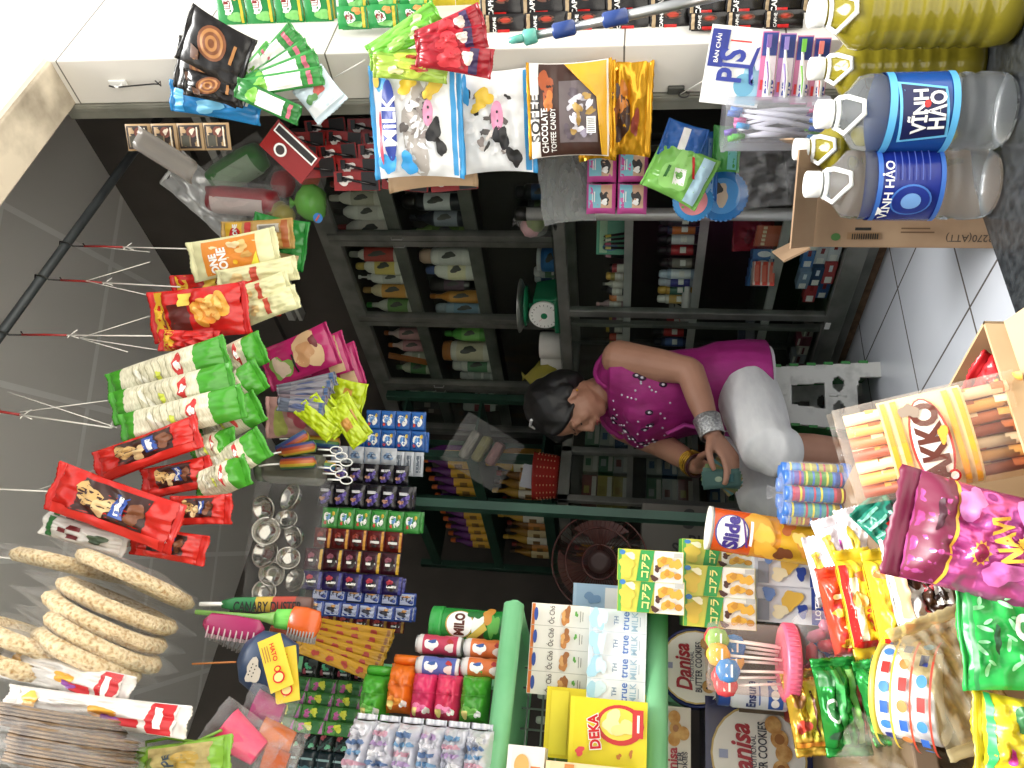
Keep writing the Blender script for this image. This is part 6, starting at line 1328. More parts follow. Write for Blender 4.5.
# --- gift bags
def gift(x0, x1, y, wpx, c, c2, Yv, nm, fold=.16):
    d = dY(x1, y, Yv); k_ = d/FPX; H = (x1-x0)*k_; W = wpx*k_; p = on(x1, y, SH1+.002, Yv)
    t = thing('gift_bag', nm, 'bag', p, face(p)+rnd.uniform(-.1, .1), 'folded top bags in a row on the green shelf')
    D_ = .05; g_ = gloss(c); o = rnd.random()*9
    m = MB()
    def S(a, b, sd):
        tt = (b+1)/2; z = H*.93*tt; w = W/2*(1-.05*tt); dd = D_/2*(1-.9*max(0, (tt-.55)/.45)**1.3)
        wr = .004*noise.noise(Vector((a*2.5, tt*5, o+sd)))
        e = (1-abs(a)**6)**.5 if abs(a) < 1 else 0
        return Vector((a*w, -sd*(dd*e)+wr*sd*e, z))
    m.grid(lambda a, b: S(a, b, 1), 12, 14, g_); m.grid(lambda a, b: S(a, b, -1), 12, 14, g_, flip=True)
    m.art(lambda x, z, l: S(x/(W/2), z/(H*.93/2), 1)-Vector((0, l+.001, 0)), W, H*.93, [('b', .3, -.4, .45, .4, W_(c2)), ('b', -.2, -.75, .3, .16, wsk), ('e', .5, .1, .12, .08, wsk), ('b', .6, -.7, .2, .14, W_('#e9d85a'))])
    m.build('body', t)
    m = MB(); m.grid(lambda a, b: Vector((a*W/2*.95, -.006*math.sin((b+1)*1.6)-.002, H*.93+(b)*H*.05)), 10, 4, g_); m.build('folded_top', t, solid=.003)
    return t
gift(362, 390, 698, 32, '#4fae32', '#7cc85a', 1.6, 'bright green folded bag at the inner end of the row') if False else None
# the row stands one behind the other along the shelf: their narrow sides show from here
for x0, x1, y, wpx, c, c2, Yv, nm in ((362, 391, 697, 50, '#4fae32', '#8ad06a', 1.62, 'bright green folded bag highest in the row'),):
    pass
def slab(a, b, wpx, Yv, c, c2, nm):
    """upright packet seen at its narrow front: flat sided, gathered at the top"""
    d = dY((a[0]+b[0])/2, (a[1]+b[1])/2, Yv); k_ = d/FPX; H = (b[0]-a[0])*k_; W = wpx*k_
    p = un((a[0]+b[0])/2, (a[1]+b[1])/2, d)
    t = thing('gift_bag', nm, 'bag', p, (0, 0, face(p)), 'glossy folded bags on the green shelf')
    pillow('body', t, W, H*.9, .06, gloss(c), [('b', -.2, -.3, .5, .4, W_(c2)), ('b', .3, .4, .3, .2, W_(c2)), ('e', .2, -.6, .25, .12, wsk), ('b', -.3, .1, .2, .1, W_('#e9dc6a'))], rnd.random()*9, .35, H*.05, gloss(c), px=5, pz=4)
    return t
for (x0, x1, y0, y1, c, c2, Yv, nm) in ((362, 391, 673, 722, '#4aa532', '#86cf66', 1.6, 'bright green glossy bag at the inner end of the row'), (389, 418, 662, 716, '#e0701c', '#f09a3a', 1.58, 'orange glossy bag between the green and the pink ones'),
    (413, 440, 670, 722, '#d83a6a', '#f080b0', 1.57, 'pink glossy bag next to the orange one'), (436, 464, 672, 724, '#d8375e', '#f28ab4', 1.56, 'red pink glossy bag next to the outer green one'), (461, 490, 673, 726, '#459a2e', '#7cc45a', 1.55, 'deep green glossy bag lowest, near the shelf lip')):
    d = dY((x0+x1)/2, (y0+y1)/2, Yv); p, W, H, r = goods(x0, y0, x1, y1, d)
    t = thing('gift_bag', nm, 'bag', p, (0, .0, r[2]), 'glossy bags stacked flat on the green shelf')
    P = None; m = MB(); o = rnd.random()*9; g_ = gloss(c)
    pillow('body', t, W*.88, H*1.02, .09, g_, [('b', -.5, .1, .2, .5, W_(c2)), ('b', -.6, -.45, .15, .2, wsk), ('p', [(.1, .8), (.16, .8), (.2, -.8), (.12, -.8)], mat(c, .6)), ('b', -.65, .4, .15, .25, W_('#efe08a'))], o, .12, 0, None, (20, 16), px=5, pz=3.2)
    m = MB(); m.grid(lambda a, b: Vector((W*.44+.004*b+(b+1)*.006, -.012*math.sin((b+1)*1.4)+.01*a*a, a*H*.46)), 10, 4, g_); m.build('gathered_end', t, solid=.002)
# --- silvery packs below
for i in range(6):
    x0 = 350+23.5*i; d = dY(x0+12, 748, 1.5-.006*i); p, W, H, r = goods(x0-1, 722+2*i, x0+24, 784, d)
    t = thing('silver_pack', 'silvery blue and pink printed pack, %s from the shelf lip in its pile' % ORD[5-i], 'pack', p, (0, 0, r[2]), 'silvery packs on the green shelf')
    sp_ = mat('#e0e1e8', .22, .2)
    pillow('body', t, W, H*1.04, .1, sp_, [('b', -.62+.31*(k % 5), .8-.3*(k//5)-.1*(k % 2), .09, .16, W_(('#b9a0c9', '#7aa4c8', '#e9e9ef', '#d8a8b8', '#6a86b0')[(k*3+i) % 5]), .5*k) for k in range(26)], i+.5, .3, 0, None, (22, 14), px=3.6, pz=3.2)
    m = MB(); m.grid(lambda a, b: Vector((W*.5+(b+1)*.005, .006*math.sin(a*7), a*H*.45)), 10, 3, sp_); m.build('crimped_end', t, solid=.0015)
# ---- second shelf (between the two green rails)
z0 = SH2+.014
def bx(name, x0, y0, x1, y1, Yv, D_, cols, label, front=(), top=(), side=(), yaw=0, cat='carton', group=None, z=None, left=()):
    d = dY((x0+x1)/2, (y0+y1)/2, Yv); p, W, H, r = goods(x0, y0, x1, y1, d); b = p-Vector((0, 0, H/2))
    if z is not None: b.z = z
    return carton(name, b, r[2]+yaw, W, D_, H, cols, front, top, side, label, cat, group, left=left)
tan = mat('#e6e1d6'); nut = W_('#b8783a')
wl = []
for k in range(4):
    xx = -.75+.5*k
    wl += [('e', xx, .82, .15, .07, W_('#2a4a9a')), ('t', 'Óc Chó', xx, .3, .2, W_('#4a3a30'), PI/2 if False else 0, .012, 1.4), ('b', xx-.05, -.2, .16, .14, nut), ('b', xx+.08, -.24, .12, .12, W_('#9a5f2c')), ('b', xx, -.12, .1, .08, W_('#d09a5a')), ('b', xx+.05, -.55, .06, .05, W_('#5a9a3a')), ('r', xx-.12, xx+.12, -.7, -.68, W_('#7a6a5a')), ('r', xx-.1, xx+.1, -.78, -.76, W_('#7a6a5a'))]
for k in (1, 2, 3): wl.append(('r', -1+.5*k-.008, -1+.5*k+.008, -.98, .98, W_('#b9b4a8')))
bx('milk_carton', 531, 607, 589, 692, 1.56, .07, (tan, mat('#d89a4a'), mat('#d8742e')), 'beige walnut milk four-pack with nuts on the front, stacked above the yellow box', wl, (), [('b', 0, 0, .7, .6, W_('#e08a3a'))], group=None, z=None)
tm = []
for k in range(4):
    xx = -.75+.5*k
    tm += [('b', xx, .75, .24, .22, W_('#a8d4e4')), ('b', xx+.04, .55, .2, .16, W_('#cfe8ef')), ('t', 'TH', xx, .06, .09, W_('#5a7a9a'), 0, .01), ('t', 'true', xx, -.28, .2, W_('#3a6ab4'), 0, .012), ('t', 'MILK', xx, -.58, .21, W_('#9ab8c9'), 0, .01), ('r', xx-.1, xx+.1, -.78, -.76, W_('#8aa0b0'))]
for k in (1, 2, 3): tm.append(('r', -1+.5*k-.008, -1+.5*k+.008, -.98, .98, W_('#c4ced4')))
t = bx('milk_carton', 589, 612, 645, 700, 1.5, .07, (mat('#e9eef0'), mat('#2f5aa8'), mat('#cfe4ec')), 'white and pale blue milk four-pack resting on the lower green shelf lip', tm)
bx('tissue_box', 574, 585, 622, 612, 1.74, .08, (mat('#a8c4dc', .4), mat('#8fb0cc', .4), mat('#b9d0e4', .4)), 'pale blue wrapped box tucked behind the milk four-pack', [('r', -.8, .8, -.9, -.3, wsk), ('b', 0, .2, .4, .3, W_('#7a9cc0'))])
dk_ = [('e', .28, -.3, .58, .62, W_('#c4302c')), ('e', .3, -.28, .46, .5, W_('#e3d24a')), ('b', .35, -.1, .3, .25, W_('#e9dda0')), ('b', .2, -.42, .22, .3, W_('#ecd98a')), ('r', -.05, .75, -.9, -.62, W_('#c4302c')), ('r', .1, .6, -.8, -.74, wsk), ('t', 'DEKA', .04, .36, .52, wsk, .15, .09, 1.15), ('t', 'DEKA', .04, .36, .49, RED, .15, .04, 1.15), ('b', -.55, .7, .12, .12, W_('#d8484a')), ('b', -.6, -.3, .08, .06, W_('#b5702a')), ('b', -.5, -.6, .1, .05, W_('#b5702a'))]
def rotart(items):     # a design drawn upright is already as the carton stands
    return items
bx('snack_box', 570, 702, 646, 766, 1.46, .05, (mat('#dfcf1f', .3), mat('#cdbd1c', .3), mat('#e3d42a', .3)), 'bright yellow snack box with red oval picture on the green shelf', dk_)
bx('snack_box', 546, 693, 644, 758, 1.53, .05, (mat('#d8c51e', .3), mat('#c6b51a', .3), mat('#dccb24', .3)), 'plain yellow box behind the one with the red oval', [('r', -.9, .9, .55, .9, W_('#e3d430'))])
bx('snack_box', 508, 749, 545, 800, 1.42, .06, (mat('#dcd6cc'), mat('#c98a4a'), mat('#e3ded6')), 'white and orange box cut by the frame under the shelf rail', [('r', -.9, .3, -.8, -.3, W_('#d8772c')), ('e', .3, .2, .4, .4, W_('#d8a05a')), ('t', 'BON', .0, -.5, .3, wsk)][:2])
bx('snack_box', 546, 767, 640, 800, 1.4, .06, (mat('#d9bf92'), mat('#c9a878'), mat('#e0c898')), 'beige carton cut by the frame below the yellow box', [('r', -.9, .9, .4, .6, W_('#c07a3a'))])
# wire basket under the upper shelf
p = un(540, 720, dY(540, 720, 1.74)); t = thing('wire_basket', 'grey wire basket seen behind the yellow boxes', 'basket', p, face(p)); gm_ = mat('#8f9490', .4, .5)
m = MB()
for k in range(6): m.tube([(-.1+.04*k, 0, -.1), (-.1+.04*k, 0, .06)], .0022, gm_, 6)
for k in range(6): m.tube([(-.1, 0, -.1+.032*k), (.1, 0, -.1+.032*k)], .0022, gm_, 6)
for s_ in (-1, 1): m.tube([(s_*.1, 0, -.1), (s_*.1, .14, -.1), (s_*.1, .14, .06), (s_*.1, 0, .06)], .003, gm_, 6)
m.tube([(-.1, .14, .06), (.1, .14, .06)], .003, gm_, 6)
for k in range(6): m.tube([(-.1+.04*k, 0, -.1), (-.1+.04*k, .14, -.1)], .002, gm_, 6)
m.build('wire_mesh', t)
for i, (c, dx) in enumerate((('#6a7a3a', -.06), ('#8a8a90', .0), ('#b0a890', .05))):
    q = p+Matrix.Rotation(face(p), 3, 'Z') @ Vector((dx, .07, -.095)); bottle('bottle', q, .11, .018, mat(c, .4), '#d8d6d0', 'shampoo', None, (), 'small %s bottle inside the grey wire basket' % ('olive', 'grey', 'beige')[i], 'bottle', 'bottles in the wire basket', face(p))
# ================================================================== low table: tins, biscuits, jars
def onT(x0, y0, x1, y1, d, name, D_, cols, label, front=(), z=None, yaw=0, cat='biscuit box', group=None, **k):
    p, W, H, r = goods(x0, y0, x1, y1, d); b = p-Vector((0, 0, H/2))
    if z is not None: b.z = z; 
    return carton(name, b, r[2]+yaw, W, D_, H, cols, front, label=label, cat=cat, group=group, **k)
yg = mat('#d3cf4a', .3); gn = W_('#2f9a48'); ck1, ck2 = W_('#dca93c'), W_('#c48a2a'); cho = W_('#4a281c')
bis = [('r', -.98, .98, -.98, -.1, W_('#efece0')), ('b', -.1, .72, .55, .25, W_('#e6c64a')), ('p', [(-.98, .42), (.98, .3), (.98, -.12), (-.98, .05)], gn), ('t', 'コアラ', .0, .15, .74, W_('#efe98a'), -.05, .03, 1.15), ('b', -.75, -.12, .2, .1, cho), ('b', -.1, -.22, .22, .1, cho),
       ('b', .35, -.4, .34, .2, ck1), ('b', .4, -.4, .18, .1, ck2), ('b', -.45, -.5, .32, .18, ck1), ('b', -.4, -.5, .16, .09, ck2), ('b', .2, -.76, .34, .16, ck1), ('e', -.55, -.82, .2, .11, ck2), ('e', .78, .86, .16, .09, W_('#3a7ab8')), ('r', .6, .9, -.95, -.7, W_('#b8b8b0')), ('b', .6, .6, .2, .14, W_('#efe9c0'))]
db = 1.5
cols = (yg, mat('#4ca850', .3), mat('#5fb04a', .3))
nms = ('left-hand box of the top level, green band with biscuit shapes', 'box beside it in the top level, nearer the milk carton')
for (x0, y0, x1, y1, d, nm) in ((618, 551, 681, 581, db, 'green and yellow biscuit box of the upper level, nearer the woman'), (618, 581, 682, 612, db-.01, 'green and yellow biscuit box of the upper level, nearer the milk cartons'),
    (681, 541, 749, 566, db+.05, 'green and yellow biscuit box of the middle level, half behind the crisp tube'), (681, 567, 750, 596, db, 'green and yellow biscuit box in the centre of the middle level'), (682, 596, 751, 627, db-.01, 'green and yellow biscuit box of the middle level, beside the lollipops')):
    onT(x0, y0, x1, y1, d, 'biscuit_box', .1, cols, nm, bis, group='green and yellow biscuit boxes')
nv = W_('#25408f')
lot = [('r', -.98, .98, -.98, -.55, nv), ('t', 'LOTTE', -.1, -.72, .6, wsk, 0, .02), ('b', .2, .0, .5, .3, W_('#d9b04a')), ('b', -.4, .3, .3, .25, W_('#e3d6b0')), ('r', -.9, .2, .6, .9, W_('#8a8f98')), ('b', .5, .6, .3, .2, W_('#6a8ac0')), ('b', -.3, -.3, .3, .16, nv)]
for (x0, y0, x1, y1, d, nm) in ((751, 548, 818, 585, db, 'white and navy biscuit box of the lowest level, under the crisp tube'), (751, 586, 820, 622, db-.01, 'white and navy biscuit box of the lowest level, behind the lollipop jar')):
    t = onT(x0, y0, x1, y1, d, 'biscuit_box', .1, (mat('#dcdde0', .3), mat('#2a4696', .3), mat('#c9ccd4', .3)), nm, lot, group='white and navy biscuit boxes')
BB = un(785, 585, db)
m = MB(); zt_ = un(820, 590, db).z; p = un(820, 585, db)
if zt_-TB > .01:
    m.box((0, .03, (zt_-TB)/2), (.2, .14, zt_-TB-.001), mat('#b08a5c', .8)); o = m.build('cardboard_tray', None, (p.x, p.y, TB), (0, 0, face(p)), bevel=.002); tag(o, 'low cardboard tray under the biscuit boxes on the table', 'tray')
# crisp tube
d = 1.42; pa, pb = un(708, 531, d), un(817, 545, d); L = (pa-pb).length; R = 21.5*d/FPX
t = thing('crisp_tube', 'tall orange and yellow crisp tube with white oval badge', 'crisp tube', pb, (0, .1, face(pb)))
m = MB(); m.lathe([(R, 0), (R, L*.06), (R, L*.35), (R, L*.6), (R, L*.94), (R, L*.955)], None, 36, mats=[SILV, mat('#dcae2e', .25), mat('#e0952a', .25), mat('#d8561f', .25), SILV])
m.art(cyl_map(R+.0004, L), R*2, L, [('b', .4, .1, .9, .25, W_('#e8a83a')), ('b', -.6, -.05, .6, .2, W_('#eab23a')), ('b', .1, .0, .5, .14, W_('#e9c04a')), ('e', -.05, .56, .82, .3, W_('#3a3f86')), ('e', -.05, .56, .76, .27, wsk), ('t', 'Slide', -.05, .57, .72, W_('#3a2a7c'), .0, .05, 1.2), ('p', [(-.6, .3), (.6, .4), (.6, .37), (-.6, .26)], W_('#5a2a7c')), ('b', -.2, -.75, .5, .15, W_('#c98a2a')), ('b', .1, -.6, .3, .1, W_('#eeca6a')), ('r', -.5, .5, .2, .25, wsk), ('b', .5, -.4, .3, .12, W_('#a8561f')), ('b', -.6, -.35, .3, .14, W_('#6a3a1a'))]); m.build('tube', t)
m = MB(); m.lathe([(R*1.03, L*.95), (R*1.03, L*.985), (R*.95, L*.985), (R*.93, L*.97)], mat('#e6e2d6', .3), 36); m.build('lid', t)
# tube sweets in a clear bag
d = 1.4; p, W, H, r = goods(782, 463, 846, 526, d)
t = thing('tube_sweets', 'clear cup of colourful sweet tubes on the table by the woman\'s knee', 'sweets', p-Vector((0, 0, H/2)), r[2])
cs = ('#4a9ad0', '#6ab04a', '#d0c04a', '#4a8ac8', '#c85a7a', '#7a5ab0', '#5aa0d8', '#d07a4a', '#6ac0b0')
for k in range(9):
    a = k*2*PI/9; q = Vector((W*.38*math.sin(a), -W*.34*math.cos(a), .012)); rr_ = W*.115
    m = MB(); m.lathe([(rr_, 0), (rr_, H*.2), (rr_, H*.62), (rr_, H*.8), (rr_, H*.9)], None, 14, c=q, mats=[mat(('#b04a4a', '#4a60b0', '#c0a84a')[k % 3], .3), mat(dim(cs[k], .85), .3), mat(dim(cs[(k+4) % 9], .9), .3), mat('#3a6ab0', .3)])
    for j in range(8): m.lathe([(rr_*1.02, H*(.06+.1*j)), (rr_*1.02, H*(.09+.1*j))], mat(('#e3d64a', '#c84a5a', '#4a7ac8')[(j+k) % 3], .3), 14, c=q, cap=False)
    m.build('sweet_tube', t)
m = MB(); m.lathe([(W*.52, 0), (W*.52, .01), (W*.45, .011)], gloss('#2f5fae'), 30); m.build('blue_base', t)
m = MB(); m.lathe([(W*.515, .008), (W*.515, H*.9), (W*.49, H*.94)], film('#ffffff', .05, .08, .5), 30, cap=False)
m.lathe([(W*.5, H*.93), (W*.3, H*1.02), (W*.08, H*1.1), (W*.12, H*1.2)], film('#ffffff', .04, .1, .4), 20, cap=False); m.build('clear_wrap', t)
# butter cookie tins
cookie = noisy('butter_cookie', '#b9803e', '#dcb070', 60, .7, 4); rim_ = gloss('#20285c')
def cookies(x, zs, rx, rz): 
    o = []
    for i, z in enumerate(zs):
        o += [('e', x+.06*(i % 2), z, rx, rz, cookie)] + ([('e', x+.06, z, rx*.62, rz*.62, W_('#9c6530')), ('e', x+.06, z, rx*.3, rz*.3, cookie)] if i % 2 else [('e', x-.25*rx+.5*rx*q, z+.2*rz*(1-q), rx*.12, rz*.12, W_('#5a3418')) for q in range(2)])
    return o
def danisa(sc_=1.0, ox=0.0):
    return [('e', ox, 0, .97*sc_, .97*sc_, W_('#c9ad6a')), ('e', ox, 0, .93*sc_, .93*sc_, W_('#efeae0')), ('t', 'Danisa', ox-.02, .34*sc_, .62*sc_, W_('#a82430'), .08, .03, 1.25, .3), ('t', 'TRADITIONAL', ox, .1*sc_, .4*sc_, W_('#4a4a5a'), 0, .01, 1.2), ('t', 'BUTTER COOKIES', ox, -.08*sc_, .66*sc_, W_('#2c2c3c'), 0, .015, 1.5), ('r', ox-.08*sc_, ox+.08*sc_, .62*sc_, .8*sc_, W_('#9aa0c0'))] + [
        (q[0], ox+(q[1])*sc_, q[2]*sc_, q[3]*sc_, q[4]*sc_, q[5]) for q in [('e', -.5, -.34, .17, .17, cookie), ('e', -.2, -.44, .17, .17, cookie), ('e', -.2, -.44, .09, .09, W_('#9c6530')), ('e', .1, -.5, .17, .17, cookie), ('e', .36, -.42, .18, .18, cookie), ('e', .36, -.42, .1, .1, W_('#9c6530')), ('e', .62, -.3, .17, .17, cookie), ('e', -.55, -.3, .03, .03, cho), ('e', -.45, -.38, .03, .03, cho)]]
d = 1.62; p, W, H, r = goods(659, 630, 733, 706, d); R = W/2
t = thing('cookie_tin', 'round navy cookie tin with cream lid standing on edge behind the lollipops', 'cookie tin', p, (-.12, 0, r[2]+.15))
m = MB(); rx_ = Matrix.Rotation(PI/2, 3, 'X')
m.lathe([(R*.96, -.05), (R*.98, -.046), (R*.98, .0)], mat('#20285c', .25), 44, rot=rx_); m.build('body', t)
m = MB(); m.lathe([(R, -.012), (R, .012), (R*.97, .016), (R*.95, .013), (R*.1, .013)], mat('#262f66', .25), 44, rot=rx_)
m.art(lambda a, b, l: (a, -.0134-l, b), R*1.9, R*1.9, danisa()); m.build('lid', t)
q = un(735, 668, 1.63); q2 = Vector((q.x, q.y, TB)); h_ = q.z-TB
t = carton('cardboard_carton', q2, face(q2)+.1, .17, .1, h_, (mat('#6a5a48', .8), mat('#5a4c3c', .8), mat('#6a5a48', .8)), label='dull cardboard carton holding up the round cookie tin', cat='carton')
onT(691, 704, 791, 806, 1.58, 'cookie_box', .12, (mat('#22274f', .25), mat('#1c2146', .25), mat('#262c58', .25)), 'large square navy cookie box with a big cream circle', danisa(.93)+[('e', .72*-1, .84, .14, .14, W_('#d9b64a')), ('r', -.98, -.86, .78, .98, wsk)], z=TB+.001, cat='cookie box')
zz = un(691, 740, 1.58).z+.003
onT(661, 711, 690, 790, 1.6, 'cookie_box', .12, (mat('#d6cfc0', .35), mat('#c9c0b0', .35), mat('#ded8cb', .35)), 'low cream cookie box lying on top of the square navy one', [('t', 'Danisa', -.35, .2, .42, W_('#a82430'), 0, .03), ('t', 'BUTTER', -.35, -.3, .34, W_('#2c2c3c'), 0, .015), ('t', 'COOKIES', -.35, -.62, .34, W_('#2c2c3c'), 0, .015), ('e', .25, .1, .16, .4, cookie), ('e', .5, .0, .16, .4, cookie), ('e', .5, .0, .08, .2, W_('#9c6530')), ('e', .75, .1, .16, .4, cookie), ('e', .4, -.5, .16, .4, cookie)], z=zz, cat='cookie box')
# white and blue milk drink bottle
p, W, H, r = goods(718, 678, 786, 709, 1.5)
b_ = bottle('nutrition_drink', p-Vector((0, 0, H/2)), H, W*.47, gloss('#e9ecef'), '#2a4fa0', 'jar', (.08, .72, W_('#e6e9ee')), [('t', 'Ensure', -.05, .45, .8, W_('#23346f'), 0, .03, 1.3), ('r', -.9, .9, -.95, -.3, W_('#2f5aa8')), ('e', -.5, -.6, .25, .18, wsk), ('e', .0, -.6, .25, .18, wsk), ('e', .5, -.6, .25, .18, wsk), ('r', -.6, .6, .05, .12, W_('#4a6ab0'))], 'white and blue drink bottle with blue cap beneath the lollipop jar', 'bottle', None, r[2], n=24)
q = p-Vector((0, 0, H/2)); m = MB(); m.box((0, 0, -(q.z-TB)/2), (.09, .09, q.z-TB-.002), mat('#a83432', .4)); o = m.build('red_tin', None, q, (0, 0, r[2]), bevel=.004); tag(o, 'red square tin on which the white and blue drink bottle stands', 'tin')
# lower clear jar of sweets, lollipop jar on top of it
d = 1.25
def jar_geo(x0, y0, x1, y1): return goods(x0, y0, x1, y1, d)
p, W, H, r = jar_geo(796, 612, 846, 694); R = W/2; zb = p.z-H/2
t = thing('sweet_jar', 'clear round jar of wrapped sweets under the pink lidded lollipop jar', 'jar', (p.x, p.y, zb), r[2])
m = MB(); m.lathe([(R*.8, 0), (R*.96, .004), (R, H*.15), (R, H*.75), (R*.9, H*.9), (R*.8, H)], film('#ffffff', .04, .06, .6), 36); m.build('jar', t)
for k in range(16):
    a = k*2.4; q = Vector((R*.6*math.cos(a)*(k % 3+1)/3, R*.6*math.sin(a)*(k % 3+1)/3-.004, H*(.12+.12*(k//3))))
    m = MB(); m.lathe([(.002, -.016), (.009, -.009), (.0095, .009), (.002, .016)], gloss(('#b03440', '#3a5fae', '#d6d0cc', '#c97a90', '#8a3a6a')[k % 5]), 10, c=q, rot=Matrix.Rotation(a, 3, 'X') @ Matrix.Rotation(a*1.7, 3, 'Y'))
    m.build('sweet', t)
zl = zb+H+.002
p, W, H, r = jar_geo(703, 622, 797, 696); R = W/2; k_ = d/FPX
t = thing('lollipop_jar', 'clear jar of lollipops standing on its pink screw lid', 'jar', (p.x, p.y, zl), r[2])
pkm = gloss('#d8607c'); m = MB(); m.lathe([(R*.96, 0), (R, .002), (R, .019), (R*.9, .022)], pkm, 44)
for k in range(44): a = 2*PI*k/44; m.box((R*1.0*math.cos(a), R*1.0*math.sin(a), .0105), (.0025, .0018, .015), pkm, Matrix.Rotation(a, 3, 'Z'))
m.build('screw_lid', t)
Hj = H-.012
m = MB(); m.lathe([(R*.92, .02), (R*.92, Hj*.9), (R*.86, Hj*.98), (R*.5, Hj)], film('#fff6f0', .03, .06, .5), 40, cap=False); m.build('clear_jar', t)
hc = ('#3f7fc0', '#c8343a', '#d9a93c', '#3a74b4', '#c94048', '#7db04a', '#e0c070', '#4a86c4', '#b8383c')
for k in range(9):
    a = k*2.4; rr_ = R*(.3+.42*((k*5) % 3)/2); q0 = Vector((rr_*math.cos(a)*.8, rr_*math.sin(a)*.8, .024)); q1 = Vector((rr_*math.cos(a), rr_*math.sin(a), Hj*(.6+.1*(k % 3))))
    m = MB(); m.tube([q0, q1], .0022, WHT, 6); o = m.build('stick', t)
    m = MB(); m.lathe([(.004, -.018), (.015, -.012), (.018, 0), (.015, .012), (.004, .018)], gloss(hc[k]), 16, c=q1+Vector((0, 0, .012)), sy=.6); m.art(lambda u_, v_, l: tuple(q1+Vector((u_, -.0085-l, .012+v_))), .03, .03, [('r', -.6, .6, .1, .3, wsk), ('r', -.6, .6, -.4, -.2, wsk)]); m.build('lollipop', o)

# ================================================================== the heap of snacks in front
# long cakes lying across
ylw = gloss('#e3c12e')
def cake(a, b, w, d, T, base, items, nm, grp='long cake packets in the front heap', sl=.016):
    return pk('cake_packet', a, b, w, d, T, base, items, nm, 'cake packet', grp, seal=sl, sealmat=base, wr=.16, res=(20, 34), px=5, pz=9, pinch=.02)
lt = lambda s, c, z=0.0: ('t', s, .15, z, .42, W_(c), PI/2, .02, 1.4)
fire = [('b', -.3+.15*(k % 5), -.9+.2*k, .5, .1, W_(('#c8302a', '#e0b23a', '#b8262a', '#e9dcc9')[k % 4])) for k in range(9)]
pur = [('r', .35, .98, -.95, .95, W_('#b0349a')), ('b', -.5, .1, .3, .5, W_('#d9c24a')), ('b', -.45, -.6, .25, .25, W_('#3a8a4a')), ('r', .05, .15, -.6, .5, W_('#b0349a')), ('b', -.6, .6, .2, .2, W_('#e4b64a'))]
pm_ = gloss('#efe9ec')
cake((818, 536), (832, 604), 30, 1.34, .045, pm_, pur, 'white and purple cake packet, back one against the navy biscuit boxes')
cake((828, 518), (848, 588), 32, 1.3, .045, pm_, pur, 'white and purple cake packet, middle one of the three')
cake((850, 508), (866, 572), 30, 1.24, .045, pm_, pur[:2], 'white and purple cake packet, front one under the tube sweets')
cake((834, 568), (850, 662), 32, 1.22, .05, gloss('#d8452c'), fire, 'red and orange flecked packet lying farthest back in the row')
cake((854, 550), (870, 656), 36, 1.18, .06, ylw, [('r', -.98, -.3, -.9, .6, W_('#ece3c9')), ('r', -.98, -.7, -.95, .9, RED), ('b', .3, .6, .5, .18, W_('#b5652a')), lt('Gâteau', '#c0302a'), ('b', .3, -.5, .4, .12, W_('#c83a2a')), ('b', -.4, .1, .3, .2, W_('#d9a04a')), ('r', -.9, .9, -.97, -.8, RED)], 'yellow cake packet with red lettering, farther of the two')
cake((880, 550), (896, 654), 32, 1.13, .06, ylw, [('r', -.1, .98, -.9, .3, W_('#efe6c4')), lt('Gâteau', '#c0302a', .1), ('b', .2, -.3, .4, .14, W_('#b5652a')), ('b', -.4, .7, .4, .14, W_('#c0722e')), ('r', -.9, .9, -.98, -.8, RED)], 'yellow cake packet with red lettering, nearer of the two')
brn = gloss('#3c2418')
cake((904, 538), (922, 642), 42, 1.07, .065, gloss('#efece6'), [('r', -.95, .95, .55, .97, RED), ('b', -.4, .3, .4, .22, brn), lt('Gâteau', '#b0303a', -.1), ('b', .5, -.6, .4, .16, W_('#2a1c16')), ('r', -.95, .95, -.97, -.72, W_('#b5702c')), ('r', -.95, -.6, -.6, .4, W_('#c9a27a'))], 'white and brown cake packet with a red end')
cake((928, 566), (942, 642), 32, 1.05, .055, brn, [('r', -.3, .9, .0, .8, W_('#efece6')), ('b', .1, .3, .4, .2, W_('#2a1c16')), ('r', -.9, .9, -.9, -.55, W_('#b5702c'))], 'dark brown cake packet beside the clear gold bag')
tl_ = gloss('#1f7a64')
pk('wafer_packet', (866, 502), (916, 556), 42, 1.1, .04, tl_, [('p', [(-.9, .9-.35*k), (.2, .95-.35*k), (.2, .85-.35*k), (-.9, .8-.35*k)], W_('#7cc4a8')) for k in range(4)] + [('b', .5, .5, .35, .25, W_('#1a3a34')), ('b', .5, .5, .2, .14, W_('#8fc0b0')), ('b', -.5, -.5, .4, .2, W_('#c0a24a')), ('p', [(-.2, .4), (.0, .4), (.1, -.5), (-.1, -.5)], RED)], 'teal striped wafer packet behind the magenta bag', 'wafer packet')
